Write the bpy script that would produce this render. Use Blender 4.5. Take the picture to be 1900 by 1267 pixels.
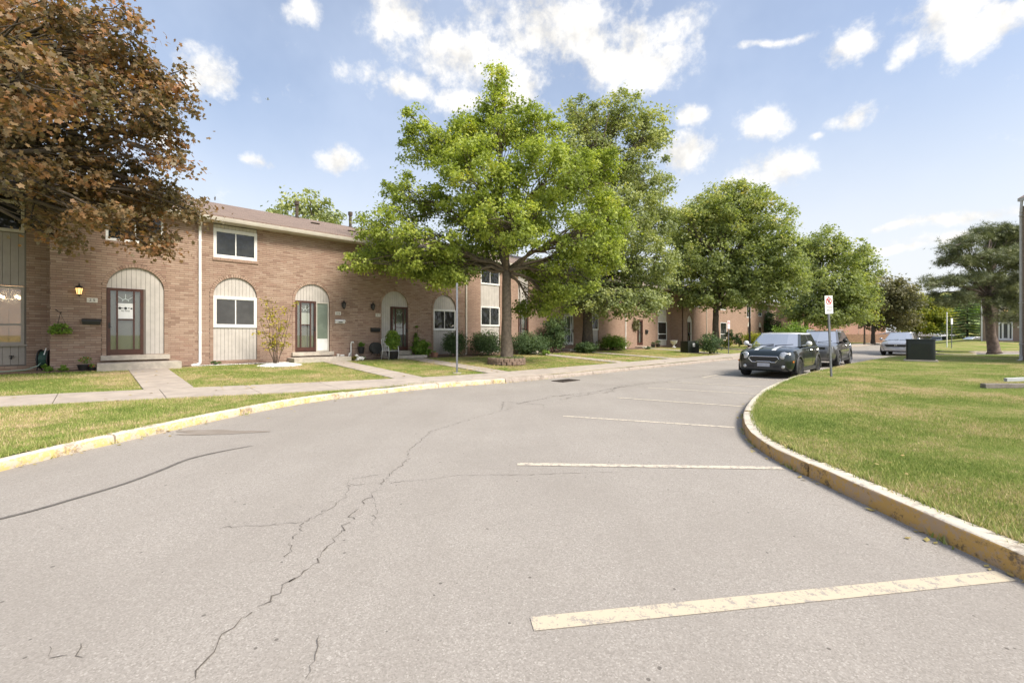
import bpy, bmesh, math, random
import numpy as np
from mathutils import Vector, Matrix
from mathutils.geometry import tessellate_polygon

scene = bpy.context.scene
for o in list(bpy.data.objects):
    bpy.data.objects.remove(o)
COL = scene.collection
R = math.radians

# ------------------------------------------------------------------ camera
CAMH = 1.45
cam = bpy.data.cameras.new("camera")
cam.sensor_width = 36.0
cam.lens = 800.0 / 1900.0 * 36.0
cam.shift_y = -11.5 / 1900.0
cam.clip_end = 6000.0
cam.clip_start = 0.05
camo = bpy.data.objects.new("camera", cam)
COL.objects.link(camo)
camo.location = (0, 0, CAMH)
camo.rotation_euler = (R(90), 0, 0)
scene.camera = camo


# ------------------------------------------------------------------ node helper
class NT:
    def __init__(s, tree):
        s.t = tree
        s.n = tree.nodes
        s.l = tree.links

    def new(s, typ, ins=None, **props):
        nd = s.n.new(typ)
        for k, v in props.items():
            setattr(nd, k, v)
        if ins:
            for k, v in ins.items():
                so = nd.inputs[k]
                if isinstance(v, bpy.types.NodeSocket):
                    s.l.new(v, so)
                else:
                    so.default_value = v
        return nd

    def m(s, op, a, b=0.0, c=None, clamp=False):
        ins = {0: a, 1: b}
        if c is not None:
            ins[2] = c
        return s.new("ShaderNodeMath", ins, operation=op, use_clamp=clamp).outputs[0]

    def vm(s, op, a, b=(0, 0, 0)):
        nd = s.new("ShaderNodeVectorMath", {0: a, 1: b}, operation=op)
        return nd.outputs["Value"] if op in ("LENGTH", "DOT_PRODUCT", "DISTANCE") else nd.outputs["Vector"]

    def mix(s, f, a, b, blend="MIX"):
        nd = s.new("ShaderNodeMix", data_type="RGBA", blend_type=blend)
        for k, v in ((0, f), (6, a), (7, b)):
            if isinstance(v, bpy.types.NodeSocket):
                s.l.new(v, nd.inputs[k])
            else:
                nd.inputs[k].default_value = (tuple(v) + (1,) if k and len(v) == 3 else v)
        return nd.outputs[2]

    def noise(s, vec, scale, detail=3, rough=0.55, dist=0.0):
        return s.new("ShaderNodeTexNoise", {"Vector": vec, "Scale": scale, "Detail": detail, "Roughness": rough, "Distortion": dist}).outputs[0]

    def ramp(s, f, stops, interp="LINEAR"):
        nd = s.new("ShaderNodeValToRGB", {0: f})
        cr = nd.color_ramp
        cr.interpolation = interp
        while len(cr.elements) < len(stops):
            cr.elements.new(0.5)
        for e, (p, c) in zip(cr.elements, stops):
            e.position = p
            e.color = tuple(c) + (1,) if len(c) == 3 else c
        return nd.outputs[0]

    def sstep(s, x, a, b):
        nd = s.new("ShaderNodeMapRange", {0: x, 1: a, 2: b, 3: 0.0, 4: 1.0}, interpolation_type="SMOOTHSTEP")
        return nd.outputs[0]


# ------------------------------------------------------------------ world: hazy sky with scattered cumulus
SUN_EL, SUN_AZ = 47.0, 126.0      # azimuth measured from +Y towards +X
world = bpy.data.worlds.new("World")
scene.world = world
world.use_nodes = True
W = NT(world.node_tree)
W.n.clear()
sky = W.new("ShaderNodeTexSky", sky_type="NISHITA", sun_disc=False)
sky.sun_elevation = R(SUN_EL)
sky.sun_rotation = R(SUN_AZ)
sky.altitude = 100
sky.air_density = 1.0
sky.dust_density = 2.2
sky.ozone_density = 1.6
dirv = W.new("ShaderNodeTexCoord").outputs["Generated"]
sep = W.new("ShaderNodeSeparateXYZ", {0: dirv})
az = W.m("ARCTAN2", sep.outputs[0], sep.outputs[1])
azr = W.m("SUBTRACT", W.m("PINGPONG", W.m("ADD", az, math.pi / 2), math.pi), math.pi / 2)
el = W.m("ARCSINE", sep.outputs[2])
ae = W.new("ShaderNodeCombineXYZ", {0: azr, 1: el, 2: 0.0}).outputs[0]
warp = W.new("ShaderNodeTexNoise", {"Vector": dirv, "Scale": 5.0, "Detail": 3.0, "Roughness": 0.6})
wv = W.vm("MULTIPLY", W.vm("SUBTRACT", warp.outputs[1], (0.5, 0.5, 0.5)), (0.10, 0.07, 0.0))
ae = W.vm("ADD", ae, wv)
CLOUDS = [(860, 95, 105, 70), (1010, 60, 150, 90), (1140, 95, 110, 60), (745, 150, 65, 28), (745, 25, 70, 65), (1225, 125, 48, 32),
          (850, 190, 48, 24), (985, 175, 60, 45), (415, 150, 50, 38), (474, 293, 42, 17), (628, 300, 38, 19), (312, 262, 26, 15), (570, 20, 26, 28),
          (1585, 82, 48, 34), (1770, 15, 110, 60), (1700, 78, 55, 30), (1830, 40, 80, 35), (1424, 230, 44, 27), (1584, 222, 54, 30), (1280, 219, 28, 15),
          (1268, 292, 52, 34), (1425, 318, 84, 34), (1516, 252, 17, 8), (1430, 82, 60, 9), (1790, 405, 130, 16), (1690, 418, 110, 10), (1780, 445, 130, 14), (1650, 465, 150, 9),
          (120, 60, 60, 40), (40, 230, 50, 25), (60, 330, 60, 30)]
dens = None
for (cx, cy, rx, ry) in CLOUDS:
    dx, dy = cx - 950.0, 622.0 - cy
    a0 = math.atan2(dx, 800.0)
    e0 = math.atan2(dy, math.hypot(800, dx))
    hr = math.hypot(800, dx)
    ra = max(1e-3, (math.atan2(dx + rx, 800) - math.atan2(dx - rx, 800)) / 2)
    re = max(1e-3, (math.atan2(dy + ry, hr) - math.atan2(dy - ry, hr)) / 2)
    q = W.vm("MULTIPLY", W.vm("SUBTRACT", ae, (a0, e0, 0)), (1 / ra, 1 / re, 0))
    v = W.m("SUBTRACT", 1.42, W.vm("LENGTH", q))
    dens = v if dens is None else W.m("MAXIMUM", dens, v)
n1 = W.noise(dirv, 9.0, 8, 0.62)
n2 = W.noise(dirv, 28.0, 6, 0.65)
dn = W.m("ADD", W.m("ADD", W.m("MULTIPLY", W.m("MAXIMUM", dens, -0.6), 0.75), W.m("MULTIPLY", W.m("SUBTRACT", n1, 0.5), 3.1)), W.m("MULTIPLY", W.m("SUBTRACT", n2, 0.5), 1.5))
cov = W.sstep(dn, 0.0, 0.95)
# thin high veil and pale horizon
veil = W.m("MULTIPLY", W.sstep(W.noise(dirv, 2.2, 5, 0.6), 0.30, 0.80), 0.38)
hz = W.new("ShaderNodeMapRange", {0: sep.outputs[2], 1: 0.0, 2: 0.55, 3: 0.90, 4: 0.18}, interpolation_type="SMOOTHERSTEP").outputs[0]
mxv = W.m("MAXIMUM", veil, hz)
SKYK = 0.165
skyc = W.mix(1.0, sky.outputs[0], (SKYK, SKYK, SKYK), "MULTIPLY")
skyc = W.mix(veil, skyc, (0.58, 0.68, 0.86))
skyc = W.mix(hz, skyc, (0.70, 0.71, 0.725))
n1b = W.noise(W.vm("ADD", dirv, (0.012, -0.01, 0.035)), 9.0, 8, 0.62)
shade = W.m("MINIMUM", 1.06, W.m("MAXIMUM", 0.80, W.m("ADD", 0.985, W.m("MULTIPLY", W.m("SUBTRACT", n1, n1b), 1.3))))  # cloud tops brightened, undersides greyed: light from above put into the cloud colour
cloudc = W.mix(1.0, (0.81, 0.79, 0.755), W.new("ShaderNodeCombineColor", {0: shade, 1: shade, 2: shade}).outputs[0], "MULTIPLY")
fin = W.mix(W.m("MULTIPLY", cov, 0.96), skyc, cloudc)
bg = W.new("ShaderNodeBackground", {0: fin, 1: 1.0})
wo = W.new("ShaderNodeOutputWorld", {0: bg.outputs[0]})
world.cycles.sampling_method = 'MANUAL'
world.cycles.sample_map_resolution = 512

sun = bpy.data.lights.new("sun", "SUN")
sun.energy = 4.1
sun.angle = R(20)
sun.color = (1.0, 0.915, 0.785)
suno = bpy.data.objects.new("sun", sun)
COL.objects.link(suno)
sd = Vector((math.sin(R(SUN_AZ)) * math.cos(R(SUN_EL)), math.cos(R(SUN_AZ)) * math.cos(R(SUN_EL)), math.sin(R(SUN_EL))))
suno.rotation_euler = sd.to_track_quat("Z", "Y").to_euler()
suno.location = (30, 10, 40)

scene.view_settings.view_transform = "Standard"
scene.view_settings.look = "None"
scene.view_settings.gamma = 1.0
scene.view_settings.exposure = 0.46
scene.render.engine = "CYCLES"
scene.cycles.max_bounces = 6
scene.cycles.diffuse_bounces = 3
scene.cycles.glossy_bounces = 3
scene.cycles.transmission_bounces = 4
scene.cycles.transparent_max_bounces = 6
scene.cycles.use_denoising = True
scene.cycles.caustics_reflective = False
scene.cycles.caustics_refractive = False

# ------------------------------------------------------------------ layout maths
TH = math.atan2(800, 840)           # direction of the row of houses and the street
DX, DY = math.cos(TH), math.sin(TH)
NX, NY = DY, -DX                    # from the facade towards the road
DIST = 19.16


def P(s, v, z=0.0):
    """facade coordinates: s along the row, v metres in front of the facade"""
    return Vector((DX * s + NX * (v - DIST), DY * s + NY * (v - DIST), z))


def SV(x, y):
    return DX * x + DY * y, NX * x + NY * y + DIST


def lawn_z(v):
    return 0.36 - 0.24 * min(1.0, max(0.0, (v - 0.5) / 8.5))


def px(x, y, Z):
    """the place at depth Z along the view that photo point x, y shows"""
    return Vector(((x - 950.0) / 800.0 * Z, Z, CAMH + (622.0 - y) / 800.0 * Z))


# ------------------------------------------------------------------ mesh helper
class MB:
    def __init__(s):
        s.v, s.f, s.m = [], [], []

    def add(s, vs, fs, mi=0):
        o = len(s.v)
        s.v += [tuple(p) for p in vs]
        s.f += [tuple(i + o for i in f) for f in fs]
        s.m += [mi] * len(fs)
        return s

    def box(s, x0, x1, y0, y1, z0, z1, mi=0):
        return s.add([(x0, y0, z0), (x1, y0, z0), (x1, y1, z0), (x0, y1, z0), (x0, y0, z1), (x1, y0, z1), (x1, y1, z1), (x0, y1, z1)],
                     [(0, 3, 2, 1), (4, 5, 6, 7), (0, 1, 5, 4), (1, 2, 6, 5), (2, 3, 7, 6), (3, 0, 4, 7)], mi)

    def bbox(s, x0, x1, y0, y1, z0, z1, b=0.02, mi=0):
        """box with bevelled vertical and top edges"""
        def ring(i, z):
            return [(x0 + i + b, y0 + i, z), (x1 - i - b, y0 + i, z), (x1 - i, y0 + i + b, z), (x1 - i, y1 - i - b, z), (x1 - i - b, y1 - i, z), (x0 + i + b, y1 - i, z), (x0 + i, y1 - i - b, z), (x0 + i, y0 + i + b, z)]
        vs = ring(0, z0) + ring(0, z1 - b) + ring(b, z1)
        fs = []
        for k in (0, 8):
            for i in range(8):
                j = (i + 1) % 8
                fs.append((k + i, k + j, k + 8 + j, k + 8 + i))
        fs.append(tuple(range(16, 24)))
        fs.append(tuple(range(7, -1, -1)))
        return s.add(vs, fs, mi)

    def tube(s, pts, r, n=8, mi=0, caps=True):
        pts = [Vector(p) for p in pts]
        rs = r if isinstance(r, (list, tuple)) else [r] * len(pts)
        vs, fs = [], []
        up = None
        for i, p in enumerate(pts):
            t = (pts[min(i + 1, len(pts) - 1)] - pts[max(i - 1, 0)])
            if t.length < 1e-9:
                t = Vector((0, 0, 1))
            t.normalize()
            if up is None:
                up = Vector((1, 0, 0)) if abs(t.x) < 0.8 else Vector((0, 1, 0))
            a = (up - t * up.dot(t))
            if a.length < 1e-6:
                a = t.orthogonal()
            a.normalize()
            up = a
            b = t.cross(a)
            for k in range(n):
                an = 2 * math.pi * k / n
                vs.append(p + (a * math.cos(an) + b * math.sin(an)) * rs[i])
        for i in range(len(pts) - 1):
            for k in range(n):
                k2 = (k + 1) % n
                fs.append((i * n + k, i * n + k2, (i + 1) * n + k2, (i + 1) * n + k))
        if caps:
            fs.append(tuple(range(n - 1, -1, -1)))
            fs.append(tuple((len(pts) - 1) * n + k for k in range(n)))
        return s.add(vs, fs, mi)

    def lathe(s, prof, n=16, c=(0, 0, 0), mi=0, axis="z"):
        vs, fs = [], []
        for (r, h) in prof:
            for k in range(n):
                a = 2 * math.pi * k / n
                x, y = r * math.cos(a), r * math.sin(a)
                q = (x, y, h) if axis == "z" else ((h, x, y) if axis == "x" else (x, h, y))
                vs.append((q[0] + c[0], q[1] + c[1], q[2] + c[2]))
        for i in range(len(prof) - 1):
            for k in range(n):
                k2 = (k + 1) % n
                f = (i * n + k, i * n + k2, (i + 1) * n + k2, (i + 1) * n + k)
                fs.append(f if axis != "y" else f[::-1])
        f0, f1 = tuple(range(n - 1, -1, -1)), tuple((len(prof) - 1) * n + k for k in range(n))
        fs += [f0, f1] if axis != "y" else [f0[::-1], f1[::-1]]
        return s.add(vs, fs, mi)

    def prism(s, poly, y0, y1, mi=0):
        """polygon in x,z (counter-clockwise seen from -y) pushed from y0 to y1"""
        n = len(poly)
        vs = [(x, y0, z) for x, z in poly] + [(x, y1, z) for x, z in poly]
        fs = [tuple(range(n)), tuple(range(2 * n - 1, n - 1, -1))]
        for i in range(n):
            j = (i + 1) % n
            fs.append((j, i, n + i, n + j))
        return s.add(vs, fs, mi)

    def sheet(s, poly, z, mi=0):
        """flat polygon in x,y at height z (triangulated)"""
        vs = [Vector((p[0], p[1], 0)) for p in poly]
        tr = tessellate_polygon([vs])
        fs = []
        for t in tr:
            a, b, c = (vs[i] for i in t)
            cr = (b - a).cross(c - a).z
            fs.append(tuple(t) if cr > 0 else tuple(t)[::-1])
        return s.add([(p[0], p[1], z if not callable(z) else z(p[0], p[1])) for p in poly], fs, mi)

    def mesh(s, name, mats, smooth=False):
        me = bpy.data.meshes.new(name)
        me.from_pydata(s.v, [], s.f)
        for m in (mats if isinstance(mats, (list, tuple)) else [mats]):
            me.materials.append(m)
        if any(s.m):
            me.polygons.foreach_set("material_index", s.m)
        if smooth:
            me.polygons.foreach_set("use_smooth", [True] * len(me.polygons))
        me.update()
        return me

    def obj(s, name, mats, parent=None, smooth=False, loc=None, rotz=None):
        o = bpy.data.objects.new(name, s.mesh(name, mats, smooth))
        COL.objects.link(o)
        if parent is not None:
            o.parent = parent
        if loc is not None:
            o.location = loc
        if rotz is not None:
            o.rotation_euler = (0, 0, rotz)
        return o


def soft(o, angle=35):
    """smooth shading with sharp edges kept"""
    me = o.data
    bm = bmesh.new()
    bm.from_mesh(me)
    lim = R(angle)
    for f in bm.faces:
        f.smooth = True
    for e in bm.edges:
        if len(e.link_faces) != 2 or e.calc_face_angle(0) > lim:
            e.smooth = False
    bm.to_mesh(me)
    bm.free()
    return o


def tag(o, label, cat, group=None):
    o["label"] = label
    o["category"] = cat
    if group:
        o["group"] = group
    return o


def thing(name, label, cat, loc=(0, 0, 0), rotz=0.0, group=None):
    o = bpy.data.objects.new(name, None)
    o.empty_display_size = 0.2
    COL.objects.link(o)
    o.location = loc
    o.rotation_euler = (0, 0, rotz)
    return tag(o, label, cat, group)


def setting(o, label=None, kind="structure"):
    o["kind"] = kind
    if label:
        o["label"] = label
    return o


def from_np(name, verts, faces_flat, k, mat, parent=None, attr=None, smooth=False):
    """fast mesh: verts (n,3), faces_flat (m*k) with k corners each; attr = per-vertex float called rnd"""
    me = bpy.data.meshes.new(name)
    nv, nl = len(verts), len(faces_flat)
    me.vertices.add(nv)
    me.vertices.foreach_set("co", np.asarray(verts, dtype=np.float32).ravel())
    me.loops.add(nl)
    me.loops.foreach_set("vertex_index", np.asarray(faces_flat, dtype=np.int32))
    me.polygons.add(nl // k)
    me.polygons.foreach_set("loop_start", np.arange(0, nl, k, dtype=np.int32))
    me.polygons.foreach_set("loop_total", np.full(nl // k, k, dtype=np.int32))
    me.polygons.foreach_set("use_smooth", np.full(nl // k, smooth, dtype=bool))
    me.update(calc_edges=True)
    if attr is not None:
        a = me.attributes.new("rnd", "FLOAT", "POINT")
        a.data.foreach_set("value", np.asarray(attr, dtype=np.float32))
    for m in (mat if isinstance(mat, (list, tuple)) else [mat]):
        me.materials.append(m)
    o = bpy.data.objects.new(name, me)
    COL.objects.link(o)
    if parent is not None:
        o.parent = parent
    return o


# ------------------------------------------------------------------ materials
MATS = {}


def newmat(name):
    m = bpy.data.materials.new(name)
    m.use_nodes = True
    t = NT(m.node_tree)
    b = t.n["Principled BSDF"]
    MATS[name] = m
    return m, t, b


def pos(t):
    return t.new("ShaderNodeNewGeometry").outputs["Position"]


def pm(name, c1, c2=None, scale=6.0, rough=0.7, metal=0.0, bump=0.0, bscale=60.0, spec=0.5, detail=4, lo=0.35, hi=0.65, coat=0.0):
    m, t, b = newmat(name)
    p = pos(t)
    if c2 is not None:
        f = t.sstep(t.noise(p, scale, detail, 0.6), lo, hi)
        t.l.new(t.mix(f, c1, c2), b.inputs["Base Color"])
    else:
        b.inputs["Base Color"].default_value = tuple(c1) + (1,)
    b.inputs["Roughness"].default_value = rough
    b.inputs["Metallic"].default_value = metal
    b.inputs["Specular IOR Level"].default_value = spec
    if coat:
        b.inputs["Coat Weight"].default_value = coat
        b.inputs["Coat Roughness"].default_value = 0.03
    if bump:
        bp = t.new("ShaderNodeBump", {"Height": t.noise(p, bscale, 5, 0.6), "Strength": bump, "Distance": 0.02})
        t.l.new(bp.outputs[0], b.inputs["Normal"])
    return m


def brick_mat(name, per_object):
    m, t, b = newmat(name)
    if per_object:
        rnd = t.new("ShaderNodeObjectInfo").outputs["Random"]
    else:
        rnd = t.new("ShaderNodeAttribute", attribute_name="rnd").outputs["Fac"]
    p = pos(t)
    c = t.ramp(rnd, [(0.0, (0.285, 0.195, 0.150)), (0.2, (0.36, 0.255, 0.196)), (0.55, (0.395, 0.287, 0.223)), (0.85, (0.435, 0.328, 0.26)), (0.95, (0.34, 0.222, 0.17)), (1.0, (0.25, 0.165, 0.128))])
    big = t.noise(p, 0.9, 4, 0.6)
    c = t.mix(t.m("MULTIPLY", t.sstep(big, 0.38, 0.72), 0.6), c, (0.31, 0.205, 0.16))
    fine = t.noise(p, 70.0, 4, 0.7)
    c = t.mix(t.m("MULTIPLY", t.sstep(fine, 0.42, 0.75), 0.35), c, (0.30, 0.20, 0.155))
    t.l.new(c, b.inputs["Base Color"])
    b.inputs["Roughness"].default_value = 0.9
    b.inputs["Specular IOR Level"].default_value = 0.2
    bp = t.new("ShaderNodeBump", {"Height": t.noise(p, 130.0, 4, 0.6), "Strength": 0.5, "Distance": 0.006})
    t.l.new(bp.outputs[0], b.inputs["Normal"])
    return m


def brick_far(name, c1, c2, cm):
    m, t, b = newmat(name)
    oc = t.new("ShaderNodeTexCoord").outputs["Object"]
    sp = t.new("ShaderNodeSeparateXYZ", {0: oc})
    vec = t.new("ShaderNodeCombineXYZ", {0: t.m("ADD", sp.outputs[0], sp.outputs[1]), 1: sp.outputs[2], 2: 0.0}).outputs[0]
    br = t.new("ShaderNodeTexBrick", {"Vector": vec, "Color1": c1 + (1,), "Color2": c2 + (1,), "Mortar": cm + (1,), "Scale": 1.0, "Mortar Size": 0.006, "Mortar Smooth": 0.1, "Bias": 0.0, "Brick Width": 0.25, "Row Height": 0.075})
    big = t.noise(pos(t), 0.8, 4, 0.6)
    c = t.mix(t.m("MULTIPLY", t.sstep(big, 0.4, 0.75), 0.5), br.outputs[0], tuple(x * 0.72 for x in c1))
    t.l.new(c, b.inputs["Base Color"])
    b.inputs["Roughness"].default_value = 0.92
    b.inputs["Specular IOR Level"].default_value = 0.2
    bp = t.new("ShaderNodeBump", {"Height": t.m("SUBTRACT", 1.0, br.outputs[1]), "Strength": 0.6, "Distance": 0.01})
    t.l.new(bp.outputs[0], b.inputs["Normal"])
    return m


def leaf_mat(name, stops, trans=0.35, rough=0.55, clump=0.35):
    m, t, b = newmat(name)
    rnd = t.new("ShaderNodeAttribute", attribute_name="rnd").outputs["Fac"]
    p = pos(t)
    f = t.m("ADD", t.m("MULTIPLY", rnd, 1.0 - clump), t.m("MULTIPLY", t.sstep(t.noise(p, 0.9, 3, 0.6), 0.3, 0.7), clump), clamp=True)
    c = t.ramp(f, stops)
    t.l.new(c, b.inputs["Base Color"])
    b.inputs["Roughness"].default_value = rough
    b.inputs["Specular IOR Level"].default_value = 0.35
    tr = t.new("ShaderNodeBsdfTranslucent", {0: t.mix(0.5, c, (1.0, 0.9, 0.25), "MULTIPLY")})
    tr2 = t.mix(1.0, c, (1.25, 1.3, 0.55), "MULTIPLY")
    t.l.new(tr2, tr.inputs[0])
    mx = t.new("ShaderNodeMixShader", {0: trans, 1: b.outputs[0], 2: tr.outputs[0]})
    t.l.new(mx.outputs[0], t.n["Material Output"].inputs[0])
    return m


def glass_mat(name, tint, rough=0.03, wob=0.0):
    m, t, b = newmat(name)
    t.l.new(t.mix(t.sstep(t.noise(pos(t), 1.6, 4, 0.6), 0.42, 0.7), tint, tuple(0.016 + 1.2 * q for q in tint)), b.inputs["Base Color"])
    b.inputs["Roughness"].default_value = rough
    b.inputs["Specular IOR Level"].default_value = 0.7
    b.inputs["IOR"].default_value = 1.45
    if wob:
        bp = t.new("ShaderNodeBump", {"Height": t.noise(pos(t), 3.0, 2, 0.5), "Strength": wob, "Distance": 0.05})
        t.l.new(bp.outputs[0], b.inputs["Normal"])
    return m


def clear_mat(name, refl=0.08, tint=(0.9, 0.93, 0.92)):
    m, t, b = newmat(name)
    tr = t.new("ShaderNodeBsdfTransparent", {0: tuple(tint) + (1,)})
    gl = t.new("ShaderNodeBsdfGlossy", {0: (1, 1, 1, 1), 1: 0.02})
    mx = t.new("ShaderNodeMixShader", {0: refl, 1: tr.outputs[0], 2: gl.outputs[0]})
    t.l.new(mx.outputs[0], t.n["Material Output"].inputs[0])
    return m


def emit_mat(name, c, k):
    m, t, b = newmat(name)
    b.inputs["Base Color"].default_value = tuple(c) + (1,)
    b.inputs["Emission Color"].default_value = tuple(c) + (1,)
    b.inputs["Emission Strength"].default_value = k
    return m


BRICK_ONE = brick_mat("brick_single", True)
BRICK_MANY = brick_mat("brick_courses", False)
MORTAR = pm("mortar", (0.16, 0.112, 0.088), (0.215, 0.155, 0.122), 40, 0.95, bump=0.4, bscale=150)
BRICK_FAR = brick_far("brick_far", (0.40, 0.278, 0.215), (0.325, 0.218, 0.168), (0.20, 0.145, 0.115))
BRICK_RED = brick_far("brick_red", (0.38, 0.215, 0.165), (0.32, 0.18, 0.14), (0.24, 0.165, 0.135))
BRICK_BROWN = brick_far("brick_brown", (0.36, 0.265, 0.21), (0.30, 0.22, 0.175), (0.22, 0.165, 0.13))
SIDING = pm("siding_beige", (0.52, 0.485, 0.45), (0.46, 0.43, 0.40), 3, 0.55, bump=0.06, bscale=40)
SIDING_GREY = pm("siding_grey", (0.37, 0.335, 0.30), (0.33, 0.30, 0.27), 3, 0.6, bump=0.06, bscale=40)
GROOVE = pm("groove_backing", (0.20, 0.18, 0.16), rough=0.8)
WHITE = pm("white_paint", (0.80, 0.80, 0.79), (0.74, 0.73, 0.71), 4, 0.4)
CREAM = pm("cream_trim", (0.62, 0.58, 0.51), (0.56, 0.52, 0.46), 4, 0.5)
BROWN = pm("brown_door_paint", (0.085, 0.032, 0.022), (0.065, 0.026, 0.02), 8, 0.35)
BLACK = pm("black_metal", (0.018, 0.017, 0.016), rough=0.45)
DARK = pm("dark_plastic", (0.03, 0.03, 0.03), rough=0.6)
GLASS = glass_mat("window_glass", (0.016, 0.018, 0.018), 0.02, 0.45)
GLASS_SCREEN = glass_mat("window_screen", (0.05, 0.05, 0.052), 0.35)
GLASS_CLEAR = clear_mat("clear_glass")
GLASS_GREEN = glass_mat("sidelight_glass", (0.17, 0.21, 0.165), 0.18)
CONC = pm("concrete", (0.47, 0.41, 0.35), (0.38, 0.33, 0.285), 2.5, 0.9, bump=0.35, bscale=90, detail=8)
CONC_STEP = pm("step_concrete", (0.52, 0.47, 0.40), (0.40, 0.36, 0.31), 5, 0.9, bump=0.3, bscale=120, detail=8)
METAL = pm("galvanised", (0.24, 0.25, 0.28), (0.19, 0.20, 0.225), 12, 0.45, 0.7)
SHEET_G = pm("grey_downspout", (0.50, 0.48, 0.48), (0.44, 0.425, 0.425), 6, 0.45)
GREEN_BOX = pm("green_enamel", (0.014, 0.019, 0.014), (0.011, 0.015, 0.012), 3, 0.42)
STONE_W = pm("white_stone", (0.75, 0.74, 0.72), (0.6, 0.59, 0.57), 30, 0.9)
STONE_B = pm("ring_stone", (0.27, 0.19, 0.145), (0.20, 0.145, 0.115), 12, 0.9, bump=0.5, bscale=60)
BARK = pm("bark_maple", (0.185, 0.150, 0.115), (0.115, 0.092, 0.072), 9, 0.95, bump=0.9, bscale=26, detail=8)
BARK_D = pm("bark_dark", (0.105, 0.082, 0.062), (0.065, 0.052, 0.042), 7, 0.95, bump=1.0, bscale=18, detail=8)
BARK_P = pm("bark_pine", (0.215, 0.165, 0.135), (0.12, 0.095, 0.08), 5, 0.95, bump=1.0, bscale=12, detail=8)
WOOD = pm("fence_wood", (0.34, 0.21, 0.135), (0.26, 0.16, 0.105), 3, 0.85)
TIMBER = pm("old_timber", (0.24, 0.21, 0.185), (0.17, 0.15, 0.13), 9, 0.9, bump=0.4, bscale=40)
SOIL = pm("soil", (0.105, 0.072, 0.05), (0.17, 0.115, 0.08), 8, 1.0, bump=0.8, bscale=30)
POT = pm("black_pot", (0.022, 0.02, 0.02), rough=0.5)
TERRA = pm("clay_pot", (0.33, 0.17, 0.11), (0.25, 0.13, 0.09), 8, 0.8)
PLAQUE = pm("plaque", (0.72, 0.68, 0.62), (0.62, 0.58, 0.52), 20, 0.6)
INK = pm("ink", (0.02, 0.02, 0.02), rough=0.6)
SIGN_W = pm("sign_white", (0.78, 0.79, 0.80), rough=0.4)
SIGN_R = pm("sign_red", (0.55, 0.03, 0.045), rough=0.45)
RUBBER = pm("rubber", (0.018, 0.018, 0.019), rough=0.75)
RED_FL = pm("red_petals", (0.62, 0.03, 0.05), (0.5, 0.02, 0.10), 30, 0.6)
WARM = emit_mat("lamp_glow", (1.0, 0.60, 0.22), 1.3)
BULB = emit_mat("bulb_glow", (1.0, 0.72, 0.38), 6.0)
ROOMW = pm("room_wall", (0.44, 0.34, 0.27), (0.40, 0.31, 0.25), 2, 0.9)

L_GREEN = leaf_mat("leaf_maple_green", [(0.0, (0.115, 0.155, 0.038)), (0.3, (0.225, 0.285, 0.062)), (0.6, (0.385, 0.455, 0.095)), (0.85, (0.55, 0.58, 0.12)), (1.0, (0.66, 0.58, 0.13))], 0.38)
L_ASH = leaf_mat("leaf_grey_green", [(0.0, (0.147, 0.183, 0.083)), (0.45, (0.307, 0.354, 0.147)), (0.8, (0.507, 0.525, 0.212)), (1.0, (0.660, 0.614, 0.201))], 0.3)
L_DEEP = leaf_mat("leaf_deep_green", [(0.0, (0.165, 0.207, 0.085)), (0.45, (0.287, 0.342, 0.128)), (0.8, (0.451, 0.476, 0.177)), (1.0, (0.660, 0.525, 0.171))], 0.4)
L_CRIM = leaf_mat("leaf_crimson", [(0.0, (0.105, 0.095, 0.060)), (0.3, (0.185, 0.145, 0.078)), (0.55, (0.28, 0.175, 0.088)), (0.82, (0.42, 0.20, 0.09)), (1.0, (0.56, 0.36, 0.26))], 0.32, 0.45)
L_BRON = leaf_mat("leaf_bronze", [(0.0, (0.095, 0.100, 0.055)), (0.5, (0.185, 0.180, 0.090)), (1.0, (0.33, 0.29, 0.13))], 0.25)
L_YEL = leaf_mat("leaf_yellow_green", [(0.0, (0.140, 0.196, 0.035)), (0.5, (0.280, 0.308, 0.042)), (1.0, (0.588, 0.504, 0.056))], 0.35)
L_MAG = leaf_mat("leaf_magnolia", [(0.0, (0.177, 0.209, 0.040)), (0.5, (0.370, 0.322, 0.048)), (1.0, (0.660, 0.483, 0.097))], 0.3)
L_SHRUB = leaf_mat("leaf_shrub", [(0.0, (0.033, 0.063, 0.027)), (0.5, (0.075, 0.128, 0.048)), (1.0, (0.180, 0.247, 0.090))], 0.2)
L_BUSH = leaf_mat("leaf_bright_bush", [(0.0, (0.077, 0.147, 0.025)), (0.5, (0.168, 0.280, 0.042)), (1.0, (0.364, 0.462, 0.084))], 0.3)
L_PINE = leaf_mat("needles_pine", [(0.0, (0.094, 0.112, 0.056)), (0.5, (0.181, 0.206, 0.100)), (1.0, (0.325, 0.338, 0.163))], 0.12)
L_SPRUCE = leaf_mat("needles_spruce", [(0.0, (0.053, 0.098, 0.045)), (0.6, (0.128, 0.195, 0.075)), (1.0, (0.300, 0.375, 0.135))], 0.15)
L_WOOD = leaf_mat("leaf_far_wood", [(0.0, (0.080, 0.136, 0.056)), (0.5, (0.160, 0.248, 0.080)), (1.0, (0.304, 0.384, 0.128))], 0.15)
L_FALL = leaf_mat("leaf_fallen", [(0.0, (0.33, 0.25, 0.09)), (0.5, (0.45, 0.38, 0.14)), (1.0, (0.50, 0.30, 0.10))], 0.1)
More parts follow.
